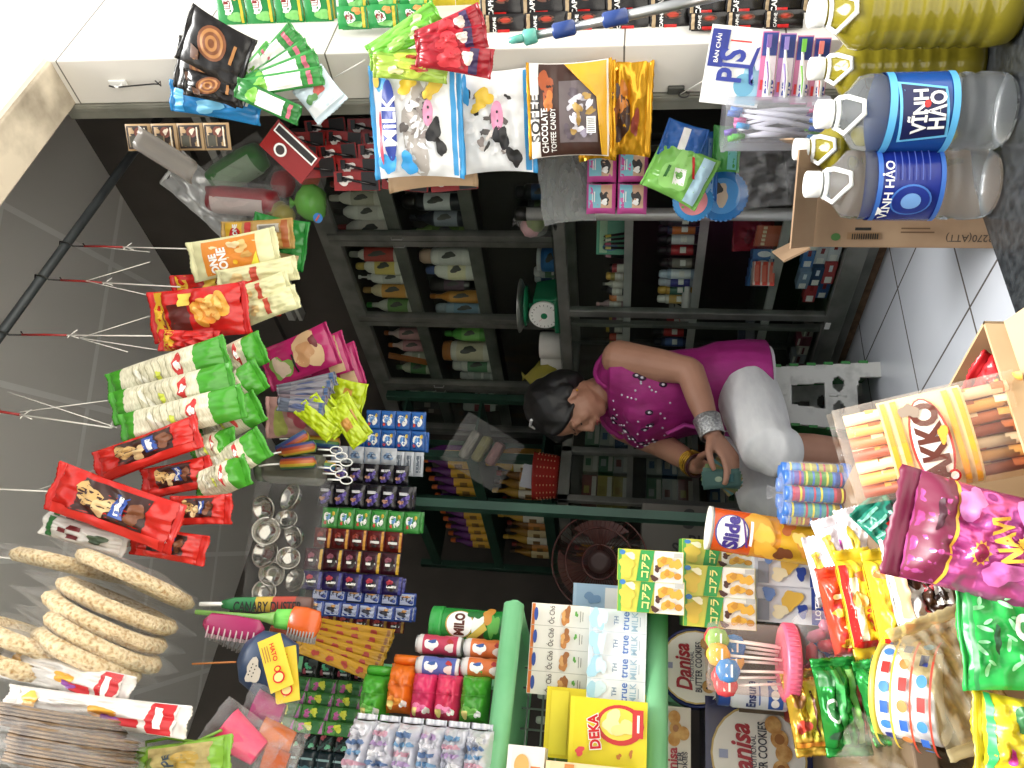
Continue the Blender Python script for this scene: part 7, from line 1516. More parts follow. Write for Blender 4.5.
# packs of rolled sticks with a yellow banded label
d = .98; a, b = (856, 462), (1008, 418); W = 92*d/FPX; dx, dy = a[0]-b[0], a[1]-b[1]; H = math.hypot(dx, dy)*d/FPX
p = un((a[0]+b[0])/2, (a[1]+b[1])/2, d)
t = thing('wafer_stick_pack', 'clear pack of brown wafer sticks with a yellow striped label and dark lettering', 'wafer sticks', p, (-.25, math.atan2(-dy, -dx), face(p)))
wst = [noisy('wafer_stick', '#8a3f24', '#c4713f', 14, .5, stretch=(1, 1, .2)), mat('#d9a253', .5), mat('#e6d2b0', .5), mat('#9a4a30', .5)]
for k in range(13):
    row, c_ = divmod(k, 7) if k < 7 else (1, k-7)
    x = (c_-(3 if row == 0 else 2.5))*W*.135; y = -.014+.024*row; m = MB()
    pts = [(x, y, -H*.47), (x+.002*math.sin(k), y-.002, 0), (x, y, H*.47)]
    m.tube(pts, W*.062, wst[k % 4], 10)
    for q in range(5): m.tube([(x, y-.0, -H*.45+H*.18*q), (x+.001, y, -H*.38+H*.18*q)], W*.064, wst[(k+q) % 3], 10, cap=False)
    m.build('wafer_stick', t)
def AK(x, z, l): return Vector((x, -(.033*(max(0, 1-(abs(x)/(W*.53))**2.6))**.5)-.004-l, z))
m = MB(); or_ = W_('#e09a2a'); m.grid(lambda a_, b_: AK(a_*W*.52, .02*H+H*.24*b_, 0), 24, 8, mat('#ecd9a0', .3))
m.art(lambda x, z, l: AK(x, z+.02*H, l), W, H*.5, [('r', -1, 1, .78, .9, or_), ('r', -1, 1, .52, .66, or_), ('r', -1, 1, -.66, -.52, or_), ('r', -1, 1, -.9, -.78, or_), ('e', .0, .0, .96, .46, W_('#c0382a')), ('e', .0, .0, .92, .4, wsk), ('t', 'AKKO', .02, .0, .84, W_('#5a2a1c'), .0, .05, 1.15), ('e', -.75, -.3, .14, .14, RED), ('e', -.75, -.3, .09, .09, wsk), ('b', .75, .3, .16, .2, W_('#8a7a6a')), ('b', .15, -.28, .2, .1, W_('#e0a23a'))]); m.build('label_band', t)
m = MB(); P = pillow_map(W*1.1, H*1.06, .078, 4, .1, 0, 4, 8); f_ = film('#fff8ee', .05, .08, .55)
for sd_, fl in ((1, False), (-1, True)): m.grid(lambda a_, b_: P(a_, b_, sd_), 16, 20, f_, flip=fl)
m.build('clear_wrap', t)
m = MB(); 
for sg in (-1, 1):
    m = MB(); m.grid(lambda a_, b_: Vector((a_*W*.52, .006*math.sin(a_*12)*(1+b_), sg*H*(.525+.02*(b_+1)))), 22, 3, mat('#e0a850', .4) if sg < 0 else f_); m.build('crimped_end', t)
# magenta foil bag
d = .88; mgf = foil('#c4589a')
gold_ = W_('#e0b03a')
pk('magenta_bag', (896, 520), (1050, 560), 112, d, .07, mgf, [('r', -.98, .98, .5, .99, mat('#6a1c38', .4)), ('r', -.98, .98, .45, .5, gold_), ('e', .25, .74, .3, .05, mat('#3a0e1e', .6)), ('s', -.25, .08, .24, .17, gold_), ('e', -.25, .08, .17, .12, gloss('#8e1f4a')), ('t', 'NAVI', .1, -.25, .4, gold_, .35, .04, 1.3), ('b', .6, .3, .3, .2, W_('#c87ab4')), ('b', -.5, -.3, .2, .3, W_('#c060a0')), ('b', .5, -.6, .4, .2, W_('#c878b0')), ('s', .1, -.5, .12, .1, gold_)], 'large shiny magenta bag with gold emblem in the front heap', 'gift bag', seal=.02, sealmat=mat('#6a1c38', .4), wr=.2, seed=3.2, res=(44, 48), pz=6)
pk('sweet_pack', (902, 528), (950, 552), 30, 1.0, .03, gloss('#7e1a20'), [('b', .3, .2, .4, .3, W_('#1f1a1a')), ('r', -.6, .4, .5, .9, RED), ('b', -.4, -.2, .3, .3, W_('#2a5a3a'))], 'dark red packet showing under the edge of the magenta bag', 'packet', wr=.4)
# clear gold bag
pk('gold_bag', (930, 620), (980, 742), 78, .98, .06, film('#f0e6c4', .15, .1, .5), (), 'clear bag with gold ribs between the cake packets and the ribbon rolls', 'bag', seal=.014, sealmat=film('#e9d9a8', .3), wr=.35, res=(26, 30))
pk('gold_liner', (934, 628), (984, 726), 64, 1.0, .03, mat('#a8873c', .25, .6), [('r', -.7+.4*k, -.6+.4*k, -.9, .9, W_('#8f743c')) for k in range(4)] + [('t', 'BÁNH', .1, .1, .3, W_('#9a4a8a'), PI/2, .01)][:0], 'gold foil sheets inside the clear ribbed bag', 'foil', wr=.3)
# green leaf carrier
d = .86; gc = gloss('#2aa84a'); lf = W_('#8fd99a')
leafs = []
for k in range(9):
    x, z, a_ = -.6+.4*(k % 4)+.1*(k//4), .7-.5*(k//4)+.1*(k % 2), .6*k
    leafs += [('e', x, z, .14, .045, lf, a_), ('e', x+.14, z-.07, .1, .035, lf, a_+1.0)]
pk('leaf_bag', (962, 640), (1070, 640), 100, d, .03, gc, leafs + [('r', -.98, .98, .9, .98, W_('#1f7a38')), ('e', .0, .55, .3, .06, W_('#1c4a2a')), ('e', .25, .0, .28, .2, wsk), ('e', .25, .0, .12, .09, W_('#3fa85a'))], 'bright green carrier bag with pale leaf pattern and slot handle', 'carrier bag', seal=.006, wr=.3, res=(28, 28))
pk('yellow_bag', (976, 734), (1070, 744), 80, .84, .05, gloss('#cdbc24'), [('r', -.98, .98, .82, .96, W_('#2a9a54')), ('b', .5, .2, .3, .2, W_('#2f6a3a')), ('b', -.2, -.1, .5, .3, W_('#e9de5a')), ('e', -.5, .5, .2, .12, W_('#c03a8a')), ('b', .3, -.4, .3, .2, W_('#7ab03a'))], 'yellow bag with a green top edge at the corner of the heap', 'bag', seal=.01, wr=.3)
# ribbon rolls
d = 1.02; p = un(915, 694, d); R = 44*d/FPX; k_ = d/FPX; Hh = 56*k_
t = thing('printed_tin', 'round white tin with blue printed squares and yellow bands lying in the heap', 'tin', p, (-.55, .12, face(p)))
m = MB(); m.lathe([(R*.96, -Hh/2), (R, -Hh/2+.002), (R, Hh/2-.002), (R*.96, Hh/2)], mat('#e9e7e4', .3), 48)
it = []
for j in range(3):
    for k in range(-4, 5):
        x, z = k*.42+.1*j, .62-.62*j
        it.append(('r', x-.13, x+.13, z-.13, z+.13, W_(('#2c3f96', '#c4342e', '#3a6ac0')[(k+j) % 3])) if (k+j) % 2 else ('e', x, z, .12, .17, W_(('#4a8ad0', '#d98a4a')[k % 2])))
it += [('r', -1.57, 1.57, z-.035, z+.035, W_(c)) for z, c in ((.32, '#d9b83a'), (-.3, '#c84a2e'), (.92, '#d9c04a'), (-.92, '#b8402e'))]
m.art(cyl_map(R+.0004, 0), R*2, Hh, it); m.build('body', t)
m = MB(); m.lathe([(R*1.01, Hh/2-.003), (R*1.01, Hh/2+.004), (R*.93, Hh/2+.006), (R*.2, Hh/2+.004)], mat('#d8c84a', .3), 48); m.art(lambda a_, b_, l: (a_, b_, Hh/2+.0062+l), R*1.8, R*1.8, [('e', 0, 0, .95, .95, W_('#5a8ab8')), ('b', -.2, .2, .5, .4, W_('#7ab04a')), ('b', .2, -.3, .5, .35, W_('#8a4a2a')), ('e', .5, -.55, .25, .2, W_('#d9d4cc'))]); m.build('lid', t)
# gold and green wafers
pk('wafer_packet', (800, 672), (812, 752), 36, 1.2, .035, foil('#c9a23a'), [('r', .0, .95, -.9, .9, W_('#e0cf4a')), ('b', -.4, .4, .4, .25, W_('#8a5a2a')), ('b', -.4, -.4, .35, .2, W_('#b03a2a')), ('r', .3, .42, -.7, .6, W_('#6a3a2a')), ('r', -.9, .9, -.97, -.85, W_('#d98a2a'))], 'gold wafer packet standing beside the green ones', 'wafer packet', wr=.4)
pk('wafer_packet', (836, 660), (846, 752), 44, 1.14, .045, foil('#2a8f3c'), [('r', -.9, -.2, .5, .9, W_('#1f6a2c')), ('r', .4, .7, -.9, .9, W_('#8ac86a')), ('e', -.5, -.1, .3, .3, wsk), ('e', -.5, -.1, .22, .22, W_('#2a6a34')), ('r', .72, .84, -.7, .5, W_('#a83a3a')), ('r', -.3, .0, -.9, .9, W_('#48a858')), ('b', -.6, -.7, .2, .12, W_('#1c3a24'))], 'large green wafer packet standing upright in the heap', 'wafer packet', wr=.4)
pk('wafer_packet', (868, 662), (884, 742), 26, 1.1, .04, foil('#36a04a'), [('r', -.2, .4, -.9, .9, W_('#7cc88a'))], 'narrow green wafer packet between the large one and the round tin', 'wafer packet', wr=.5)
pk('plastic_bag', (850, 742), (960, 790), 60, 1.05, .06, film('#f4f0e4', .05, .1, .5), (), 'crumpled clear bag at the frame edge below the green packets', 'bag', seal=0, wr=1.0)
# open carton at the right of the heap
ct = noisy('pale_cardboard', '#a88c68', '#b69b76', 9, .8)
c0 = un(984, 321, 1.0); zr = c0.z
e1 = un(1004, 384, dZ(1004, 384, zr))-c0; e1.normalize()          # rim towards the viewer's side
yw = math.atan2(-e1.y, -e1.x)
t = thing('open_carton', 'open pale cardboard box beside the wafer sticks', 'box', (c0.x, c0.y, .1), yw)
Hc = zr-.1; Lx, Ly = .3, .22
m = MB()
for c, s_ in (((-Lx/2, .002, Hc/2), (Lx, .004, Hc)), ((-.002, Ly/2, Hc/2), (.004, Ly, Hc)), ((-Lx/2, Ly, Hc/2), (Lx, .004, Hc)), ((-Lx, Ly/2, Hc/2), (.004, Ly, Hc)), ((-Lx/2, Ly/2, .003), (Lx, Ly, .005))): m.box(c, s_, ct)
m.build('carton', t)
m = MB(); m.box((-Lx/2, -.035, -.022), (Lx, .08, .004), ct); m.build('flap', t, (0, 0, Hc), (.5, 0, 0))
q = un(985, 372, 1.02); pk('snack_bag', (968, 376), (1010, 398), 60, 1.03, .04, gloss('#b8242a'), [('b', 0, 0, .5, .4, W_('#e0b03a'))], 'red snack bag inside the open pale cardboard box', 'snack bag', wr=.4)
# cartons holding up the heap
for (x, y, dd, w_, d_, zt2, nm) in ((900, 600, 1.14, .3, .16, .36, 'brown carton under the long cake packets'), (930, 690, 1.04, .22, .16, .3, 'brown carton under the round printed tin')):
    q = un(x, y, dd+.06); q.z = BZ+.001
    h2 = max(.03, un(x+18, y, dd).z-BZ-.03)
    carton('cardboard_carton', q, face(q), w_, d_, h2, (ct, ct, ct), label=nm, cat='carton')
# ================================================================== folding stool
sw_ = noisy('scuffed_white_plastic', '#b9bab4', '#dcdcd6', 18, .5, 6, lo=.3, hi=.5); sgp = gloss('#3f8a46')
A_ = un(880, 365, dZ(880, 365, 0)); B_ = un(884, 432, dZ(884, 432, 0)); ctr = (A_+B_)/2
nx = (A_-B_).normalized(); Wp = (A_-B_).length*1.08; Hs = .34
yaw = math.atan2(nx.y, nx.x)
t = thing('folding_stool', 'white and green folding step stool the woman sits on', 'stool', ctr, yaw)
# panel lies in local xz (x along nx), front towards -Y local
def panel(y, name):
    m = MB(); n = 48; nz = 72; w0, w1 = Wp/2, Wp/2*.76
    def solid_(x, z):      # x in -1..1, z in 0..1 (from the floor)
        if z < .22 and abs(x) < .6 and z < .22-.1*max(0, abs(x)-.3): return False
        if .52 < z < .82 and abs(x) < .42-.08*(z-.52)/.3: return False
        for cx in (-.38, .38):
            if ((x-cx)/.24)**2+((z-.39)/.055)**2 < 1: return False
        return True
    V = {}
    def vid(i, j, f_):
        k = (i, j, f_)
        if k not in V:
            x = -1+2*i/n; z = j/nz; V[k] = len(m.v); w = w0+(w1-w0)*z
            m.v.append((x*w, y+(f_-.5)*.012, z*(Hs-.02)))
        return V[k]
    mi_ = m.mi(sw_)
    ok = lambda i, j: 0 <= i < n and 0 <= j < nz and solid_(-1+2*(i+.5)/n, (j+.5)/nz)
    for i in range(n):
        for j in range(nz):
            if not ok(i, j): continue
            fs = [[vid(i, j, 0), vid(i+1, j, 0), vid(i+1, j+1, 0), vid(i, j+1, 0)], [vid(i, j, 1), vid(i, j+1, 1), vid(i+1, j+1, 1), vid(i+1, j, 1)]]
            if not ok(i-1, j): fs.append([vid(i, j, 0), vid(i, j+1, 0), vid(i, j+1, 1), vid(i, j, 1)])
            if not ok(i+1, j): fs.append([vid(i+1, j, 0), vid(i+1, j, 1), vid(i+1, j+1, 1), vid(i+1, j+1, 0)])
            if not ok(i, j-1): fs.append([vid(i, j, 0), vid(i, j, 1), vid(i+1, j, 1), vid(i+1, j, 0)])
            if not ok(i, j+1): fs.append([vid(i, j+1, 0), vid(i+1, j+1, 0), vid(i+1, j+1, 1), vid(i, j+1, 1)])
            for q in fs: m.f.append(q); m.m.append(mi_); m.sm.append(False)
    o = m.build(name, t)
    for k in range(6):
        z = .03+Hs*.15*k
        for sx in (-1, 1):
            w = w0+(w1-w0)*z/Hs; h = MB(); h.box((sx*w, y-.004, z+.02), (.008, .012, .026), sgp); h.build('hinge_tab', o)
    h = MB()
    for z in (.36, .44, .62+.28, .95): h.tube([(0, y-.008, z*(Hs-.02)-.012), (0, y-.008, z*(Hs-.02)+.012)], .0035, sw_, 8)
    h.build('centre_hinge', o)
    return o
# front leg panel is the -Y side
panel(0.0, 'leg_panel'); panel(.2, 'leg_panel')
for sx in (-1, 1):
    m = MB(); m.add([(sx*Wp*.49, .01, 0), (sx*Wp*.49, .2, 0), (sx*Wp*.37, .2, Hs-.02), (sx*Wp*.37, .01, Hs-.02)], [(0, 1, 2, 3)], sgp); m.build('side_panel', t, solid=.008, label='green folding side panel')
m = MB(); m.box((0, .1, Hs-.01), (Wp*.84, .24, .02), sw_); m.build('seat', t, bevel=.004)

# ================================================================== the woman on the stool
skin = noisy('skin', '#9c6f59', '#ad8069', 6, .5, 4); hairm = noisy('black_hair', '#080707', '#131111', 30, .5, 3, stretch=(1, 1, .2)); topm = noisy('magenta_cloth', '#8c1a64', '#a3237a', 11, .6, 4, bump=.5, stretch=(2.2, 2.2, 1)); trous = noisy('white_cotton', '#cfcfd0', '#dededd', 11, .8, 4, bump=.5, stretch=(1, 1, 2.5))
DW = .17
def kp(x, y, d): return un(x, y, d+DW)
TC = Vector((-math.sin(_ps), -math.cos(_ps), 0))           # towards the street
UPV = Vector((0, 0, 1))
fwd = (-_R*.88+TC*.48).normalized(); left_ = UPV.cross(fwd).normalized()
def loft(mb, st, m, n=18):
    b = len(mb.v); mi_ = mb.mi(m)
    for c, a, v in st:
        for k in range(n):
            q = 2*PI*k/n; mb.v.append(tuple(c+a*math.cos(q)+v*math.sin(q)))
    for i in range(len(st)-1):
        for k in range(n):
            k2 = (k+1) % n; mb.f.append([b+i*n+k, b+i*n+k2, b+(i+1)*n+k2, b+(i+1)*n+k]); mb.m.append(mi_); mb.sm.append(True)
    for i, rev in ((0, True), (len(st)-1, False)):
        q = [b+i*n+k for k in range(n)]; mb.f.append(q[::-1] if rev else q); mb.m.append(mi_); mb.sm.append(True)
def limb(mb, pts, rs, m, n=16, sub=4):
    """tapering limb through joints, rounded ends"""
    P, R = [], []
    for i in range(len(pts)-1):
        for k in range(sub):
            f_ = k/sub; P.append(pts[i].lerp(pts[i+1], f_)); R.append(rs[i]+(rs[i+1]-rs[i])*(f_*f_*(3-2*f_)))
    P.append(pts[-1]); R.append(rs[-1])
    t0 = (P[1]-P[0]).normalized(); t1 = (P[-1]-P[-2]).normalized()
    P = [P[0]-t0*R[0]*.7, P[0]-t0*R[0]*.4]+P+[P[-1]+t1*R[-1]*.4, P[-1]+t1*R[-1]*.7]; R = [R[0]*.5, R[0]*.85]+R+[R[-1]*.85, R[-1]*.5]
    mb.tube(P, R, m, n)
def blob(mb, c, ax, m, n=16):
    """ellipsoid from three semi-axis vectors"""
    a, b, u = ax
    st = []
    for i in range(9):
        q = -PI/2+PI*(i+.02)/8.04; st.append((c+u*math.sin(q), a*math.cos(q), b*math.cos(q)))
    loft(mb, st, m, n)
def remesh(o, vox, smooth=6):
    r_ = o.modifiers.new('remesh', 'REMESH'); r_.mode = 'VOXEL'; r_.voxel_size = vox; r_.use_smooth_shade = True
    s_ = o.modifiers.new('smooth', 'SMOOTH'); s_.factor = .5; s_.iterations = smooth
def hand(mb, wrist, dirn, nrm, side, m, curl, thumb_open=.5, sc_=1.0):
    """palm, four unequal bent fingers and a thumb; nrm points out of the palm, side towards the thumb"""
    d_, n_, s_ = dirn.normalized(), nrm.normalized(), side.normalized()
    pal = .085*sc_
    loft(mb, [(wrist+d_*(q*pal), s_*w, n_*h) for q, w, h in ((-.25, .024, .018), (0, .026, .018), (.3, .034, .017), (.7, .039, .015), (.95, .038, .012), (1.02, .03, .008))], m, 16)
    for i, (off, L) in enumerate(((.028, .068), (.0095, .076), (-.0095, .07), (-.028, .056))):
        b0 = wrist+d_*pal*.9+s_*off; a = .15+.12*i; pts = [b0-d_*.012]; cur = b0; pts.append(cur)
        for sg, fr_ in enumerate((.45, .32, .23)):
            a += curl*(.55, .9, .6)[sg]
            cur = cur+(d_*math.cos(a)+n_*math.sin(a))*L*fr_*sc_; pts.append(cur)
        mb.tube(pts, [.0092, .0092, .0086, .0078, .0062], m, 10)
    b0 = wrist+d_*pal*.25+s_*.026; q1 = b0+(d_*.6+s_*(.7*thumb_open)+n_*.35).normalized()*.036; q2 = q1+(d_*.85+s_*.1*thumb_open+n_*.45).normalized()*.03; q3 = q2+(d_*.8-s_*.25+n_*.5).normalized()*.024
    mb.tube([b0-d_*.01-s_*.012, b0, q1, q2, q3], [.013, .0125, .0105, .0095, .007], m, 10)
t = thing('person', 'seated woman in a magenta sleeveless top and white trousers counting money', 'person', kp(745, 390, 2.33))
O = t.location.copy()
def rel(o): o.matrix_world = Matrix.Identity(4); o.parent = t; o.matrix_parent_inverse = Matrix.Translation(-O); return o
neck = kp(602, 389, 2.34); chest = kp(640, 396, 2.33); waist = kp(696, 392, 2.33); hip = kp(738, 386, 2.34)
Ls, Le, Lw = kp(617, 358, 2.24), kp(690, 371, 2.14), kp(712, 434, 2.02)
Rs, Re, Rw = kp(622, 424, 2.42), kp(664, 446, 2.32), kp(697, 466, 2.13)
Lh, Lk, La = kp(742, 380, 2.27), kp(768, 450, 1.97), kp(900, 460, 2.03)
Rh, Rk, Ra = kp(742, 404, 2.40), kp(764, 500, 2.12), kp(890, 512, 2.18)
# head frame: bowed forward
hf = (-_R*.80 - UPV*.50 + TC*.34).normalized(); hu = (UPV*.80 - _R*.42 + TC*.12); hu = (hu-hf*hu.dot(hf)).normalized(); hl = hu.cross(hf).normalized()
hc_ = kp(567, 407, 2.31)
bd = MB(); S = skin
# torso
loft(bd, [(hip-UPV*.07, left_*.1, fwd*.08), (hip-UPV*.02, left_*.165, fwd*.125), (hip.lerp(waist, .5), left_*.165, fwd*.12), (waist, left_*.15, fwd*.112), (waist.lerp(chest, .5), left_*.155, fwd*.115), (chest, left_*.165, fwd*.115), (chest.lerp(neck, .5)+UPV*.01, left_*.17, fwd*.085), (neck-UPV*.03, left_*.11, fwd*.06), (neck+UPV*.01, left_*.055, fwd*.05)], S, 24)
limb(bd, [neck-UPV*.03, neck.lerp(hc_, .45), hc_-hu*.05-hf*.015], [.056, .05, .05], S)
# head
blob(bd, hc_+hu*.022-hf*.012, (hf*.094, hl*.075, hu*.092), S, 24)
blob(bd, hc_-hu*.03+hf*.022, (hf*.066, hl*.064, hu*.078), S, 22)
blob(bd, hc_-hu*.085+hf*.045, (hf*.032, hl*.034, hu*.024), S)
for s_ in (-1, 1):
    blob(bd, hc_-hu*.03+hf*.055+hl*s_*.033, (hf*.026, hl*.026, hu*.028), S)          # cheeks
    blob(bd, hc_+hu*.012+hf*.074+hl*s_*.03, (hf*.012, hl*.022, hu*.009), S)           # brow ridge
    blob(bd, hc_-hu*.006+hf*.07+hl*s_*.03, (hf*.0135, hl*.016, hu*.011), S)           # eyelids
    blob(bd, hc_-hu*.02-hf*.005+hl*s_*.07, (hf*.018, hl*.008, hu*.03), S)             # ears
    blob(bd, hc_-hu*.042+hf*.09+hl*s_*.011, (hf*.009, hl*.008, hu*.007), S)           # nostrils
loft(bd, [(hc_+hu*.004+hf*.078, hl*.007, hf*.008), (hc_-hu*.018+hf*.09, hl*.009, hf*.011), (hc_-hu*.036+hf*.099, hl*.012, hf*.013), (hc_-hu*.045+hf*.094, hl*.011, hf*.008)], S, 12)
blob(bd, hc_-hu*.062+hf*.08, (hf*.014, hl*.024, hu*.011), S)
# arms and hands
limb(bd, [Ls, Ls.lerp(Le, .5)+TC*.006, Le], [.056, .051, .041], S); limb(bd, [Le, Le.lerp(Lw, .35), Lw], [.041, .039, .026], S)
limb(bd, [Rs, Rs.lerp(Re, .5), Re], [.054, .048, .04], S); limb(bd, [Re, Re.lerp(Rw, .35), Rw], [.04, .037, .026], S)
cash = kp(721, 479, 1.98)
ld_ = (cash-Lw); ld_ = (ld_.normalized()*.8-UPV*.35+_R*.12).normalized()
hand(bd, Lw, ld_, (cash-Lw-ld_*(cash-Lw).dot(ld_)-_R*.06-UPV*.0), (TC*.6+UPV*.6), S, .62, .8)
rd_ = ((cash-Rw).normalized()*.6-UPV*.6+TC*.2).normalized()
rn = (_R*.6+TC*.4); rn = (rn-rd_*rn.dot(rd_)).normalized()
hand(bd, Rw, rd_, rn, (UPV*.5+_R*.5+TC*.5), S, .8, .6)
# legs and feet
for h_, k_, a_ in ((Lh, Lk, La), (Rh, Rk, Ra)):
    limb(bd, [h_, h_.lerp(k_, .5), k_], [.078, .07, .048], S); limb(bd, [k_, k_.lerp(a_, .32), k_.lerp(a_, .7), a_], [.05, .054, .042, .034], S)
    ft = (-_R*.5+TC*.85).normalized(); a2 = a_.copy(); a2.z = .03
    limb(bd, [a_, a2-ft*.02], [.035, .03], S); limb(bd, [a2-ft*.04, a2+ft*.07, a2+ft*.15], [.03, .03, .02], S)
o = bd.build('body', None); rel(o); remesh(o, .0042, 5)
# hair
hb = MB()
blob(hb, hc_+hu*.042-hf*.026, (hf*.096, hl*.088, hu*.086), hairm, 28)
blob(hb, hc_-hu*.0-hf*.06, (hf*.06, hl*.082, hu*.085), hairm, 24)
blob(hb, hc_-hu*.05-hf*.062, (hf*.035, hl*.06, hu*.04), hairm, 20)
for s_ in (-1, 1):
    blob(hb, hc_+hu*.035+hf*.02+hl*s_*.055, (hf*.05, hl*.026, hu*.05), hairm, 18)
    blob(hb, hc_+hu*.0-hf*.02+hl*s_*.068, (hf*.03, hl*.018, hu*.045), hairm, 18)
    limb(hb, [hc_+hu*.085+hf*.03+hl*s_*.01, hc_+hu*.07+hf*.066+hl*s_*.035, hc_+hu*.03+hf*.062+hl*s_*.06, hc_-hu*.015+hf*.03+hl*s_*.072], [.02, .018, .014, .006], hairm)
for i, v in enumerate(hb.v): q = Vector(v); hb.v[i] = tuple(q+(q-hc_).normalized()*.006*noise.noise(q*38))
hair = hb.build('hair', None); rel(hair); remesh(hair, .0045, 3)
m = MB()
for k in range(7):
    q = hc_+hu*(.127-.003*abs(k-3))+hf*(.012+.0*k)+hl*(.0+.012*(k-3))-hf*.012
    m.lathe([(.001, -.006), (.005, -.003), (.006, 0), (.005, .003), (.001, .006)], mat('#e6e6e8', .15, .6), 10, c=q)
o = m.build('hair_clip', None, label='sparkling white hair clip'); rel(o)
# face details
dk_ = mat('#1a1210', .5)
m = MB()
for s_ in (-1, 1):
    m.tube([hc_-hu*.009+hf*(.083-.1*abs(w-.5)**2)+hl*s_*(.017+.026*w)-hu*.003*math.sin(w*PI) for w in (0, .25, .5, .75, 1)], [.0008, .002, .0024, .002, .001], dk_, 6)
o = m.build('eyelashes', None); rel(o)
m = MB()
for s_ in (-1, 1): m.tube([hc_+hu*(.014+.004*math.sin(w*PI))+hf*(.087-.022*w)+hl*s_*(.013+.034*w) for w in (0, .33, .66, 1)], [.001, .0024, .0022, .0008], dk_, 6)
o = m.build('eyebrows', None); rel(o)
m = MB(); lipm = mat('#8e4440', .4)
m.tube([hc_-hu*(.059-.003*math.cos(w*3))+hf*(.0945-.014*w*w)+hl*.022*w for w in (-1, -.5, 0, .5, 1)], [.001, .0034, .004, .0034, .001], lipm, 8)
m.tube([hc_-hu*(.0665-.002*abs(w))+hf*(.0925-.013*w*w)+hl*.02*w for w in (-1, -.5, 0, .5, 1)], [.001, .0036, .0046, .0036, .001], lipm, 8)
o = m.build('lips', None); rel(o)
m = MB(); m.lathe([(.001, -.004), (.004, 0), (.001, .004)], mat('#d9a93c', .2, .9), 10, c=hc_-hu*.046-hf*.004+hl*.078); o = m.build('earring', None); rel(o)
# sleeveless top
tb = MB(); e_ = .014
loft(tb, [(hip-UPV*.075+fwd*.03, left_*.185, fwd*.165), (hip-UPV*.02+fwd*.015, left_*.185, fwd*.15), (hip.lerp(waist, .6), left_*.178, fwd*.138), (waist, left_*.166, fwd*.128), (waist.lerp(chest, .5)+fwd*.01, left_*.172, fwd*.136), (chest+fwd*.012, left_*.176, fwd*.14), (chest.lerp(neck, .45)+UPV*.005, left_*.178, fwd*.105), (chest.lerp(neck, .75)+UPV*.006, left_*.155, fwd*.078), (neck-UPV*.018, left_*.1, fwd*.06)], topm, 30)
for s_, sh in ((1, Ls), (-1, Rs)):
    q = chest.lerp(neck, .55)
    blob(tb, q.lerp(sh, .55)+UPV*.012, (left_*.072, fwd*.07, UPV*.052), topm, 18)
    blob(tb, chest+fwd*.085+left_*s_*.07-UPV*.01, (left_*.062, fwd*.058, UPV*.062), topm, 18)
for i, v in enumerate(tb.v): q = Vector(v); tb.v[i] = tuple(q+(q-waist).normalized()*.006*noise.noise(q*16))
top = tb.build('sleeveless_top', None); rel(top); remesh(top, .006, 4)
# frilled armhole, sash and beadwork
for sh, sg in ((Ls, 1), (Rs, -1)):
    m = MB(); ax1 = (UPV*.85+(neck-sh).normalized()*.35).normalized(); ax2 = fwd; c_ = sh.lerp(chest, .22)+UPV*.01
    m.tube([c_+ax1*math.cos(a)*.074+ax2*math.sin(a)*(.066+.003*math.sin(a*14)) for a in [2*PI*k/72 for k in range(73)]], .009, topm, 6); o = m.build('frilled_armhole', None); rel(o)
m = MB(); m.tube([chest+fwd*.15-UPV*.08+left_*.05, waist+fwd*.15+left_*.07+UPV*.04, waist+fwd*.165+left_*.06-UPV*.05, hip+fwd*.2+left_*.05], [.012, .016, .018, .014], mat('#b03a8c', .6), 8, flat=.4); o = m.build('sash', None); rel(o)
m = MB(); bead = mat('#d9d4e0', .2, .3); dark = mat('#2f1030', .5); rb_ = random.Random(11)
from mathutils.bvhtree import BVHTree
bpy.context.view_layer.update()
bvh = BVHTree.FromObject(top, bpy.context.evaluated_depsgraph_get()); mw_ = top.matrix_world; mi_w = mw_.inverted()
for k in range(62):
    a = rb_.uniform(-.5, 1.35); f_ = rb_.uniform(-.02, 1.0)
    c = neck.lerp(waist, .12+.62*f_); dirv = (fwd*math.cos(a)+left_*math.sin(a)).normalized()
    hit = bvh.ray_cast(mi_w @ (c+dirv*.5), (mi_w.to_3x3() @ -dirv).normalized())
    if hit[0] is None: continue
    base = mw_ @ hit[0]; nn = (mw_.to_3x3() @ hit[1]).normalized()
    if nn.dot(dirv) < .3: continue
    u_ = (UPV-nn*UPV.dot(nn)).normalized(); w_ = nn.cross(u_)
    if k % 3 == 0: blob(m, base, (u_*.013, w_*.0085, nn*.004), dark, 10); blob(m, base+nn*.003, (u_*.0055, w_*.0045, nn*.004), bead, 8)
    else: blob(m, base+nn*.001, (u_*.0036, w_*.0036, nn*.003), bead, 6)
o = m.build('beadwork_pattern', None, label='white and dark beadwork'); rel(o)
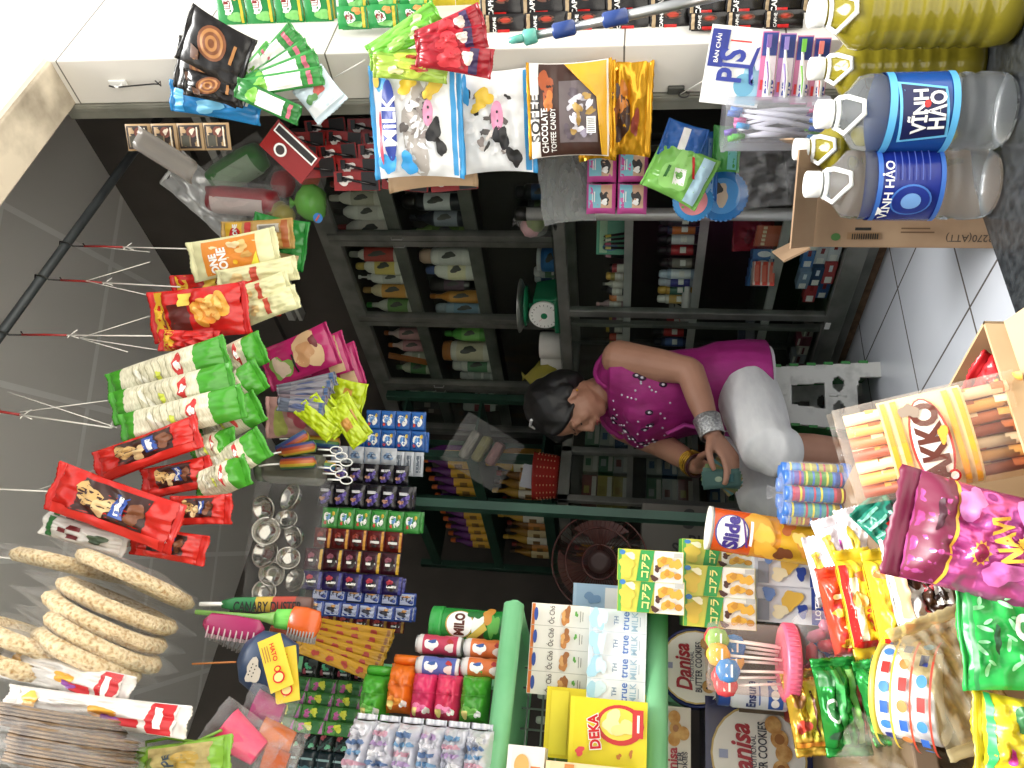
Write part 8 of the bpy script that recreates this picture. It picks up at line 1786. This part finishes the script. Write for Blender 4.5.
# white trousers to the knee
wb = MB()
loft(wb, [(hip-UPV*.09, left_*.15, fwd*.12), (hip-UPV*.06, left_*.165, fwd*.13), (hip-UPV*.0, left_*.165, fwd*.13), (hip+UPV*.05, left_*.15, fwd*.115)], trous, 26)
for h_, k_, a_ in ((Lh, Lk, La), (Rh, Rk, Ra)):
    kd = (a_-k_).normalized()
    limb(wb, [h_, h_.lerp(k_, .5), k_, k_+kd*.04], [.094, .09, .074, .07], trous, 22)
for i, v in enumerate(wb.v): q = Vector(v); wb.v[i] = tuple(q+(q-hip).normalized()*.006*noise.noise(Vector((q.x*9, q.y*9, q.z*40))))
o = wb.build('trousers', None, label='white knee length trousers'); rel(o); remesh(o, .006, 3)
# jewellery
fd = (Lw-Le).normalized(); M_ = fd.to_track_quat('Z', 'Y').to_matrix()
m = MB(); m.lathe([(.036, -.032), (.038, -.03), (.0335, .026), (.032, .028)], noisy('hammered_silver', '#8f8f90', '#c9c9c8', 160, .3, 2, metal_=.8, bump=.5), 28, c=Lw-fd*.02, rot=M_, cap=False); o = m.build('silver_cuff', None, solid=.002, label='wide hammered silver cuff'); rel(o)
fd = (Rw-Re).normalized(); M_ = fd.to_track_quat('Z', 'Y').to_matrix(); gd = mat('#c9a03a', .2, .9)
for k in range(4):
    m = MB(); m.tube([Rw-fd*(.012+.008*k)+M_ @ Vector((.036*math.cos(a), .036*math.sin(a), .003*math.sin(a*2+k))) for a in [2*PI*j/24 for j in range(25)]], .0026, gd, 6); o = m.build('bangle', None, label='gold bangle'); rel(o)
m = MB(); m.tube([Rw+M_ @ Vector((.033*math.cos(a), .033*math.sin(a), 0)) for a in [2*PI*j/24 for j in range(25)]], .004, mat('#3a1418', .4), 6); o = m.build('dark_bracelet', None); rel(o)
# money in her hands
t2 = thing('banknotes', 'fanned wad of banknotes held between the woman\'s hands', 'money', cash, (0, 0, face(cash)))
for k in range(6):
    m = MB(); c = ('#3f5f58', '#4c6a60', '#6a7a4a', '#8a7a4e', '#5a8a8c', '#9a8a5a')[k]
    m.grid(lambda a, b: Vector((a*.024+.002*k, (k-3)*.004+.003*b*b, b*.05)), 4, 8, mat(c, .7)); m.art(lambda x, z, l: (x+.002*k, (k-3)*.004-l-.0005, z), .03, .08, [('e', 0, .2, .5, .25, mat('#8fa088', .7)), ('r', -.7, .7, -.8, -.4, mat('#2f5a5a', .7))])
    m.build('banknote', t2, (0, 0, 0), (.0, -.5+.2*k+.35, 0), solid=.0006)
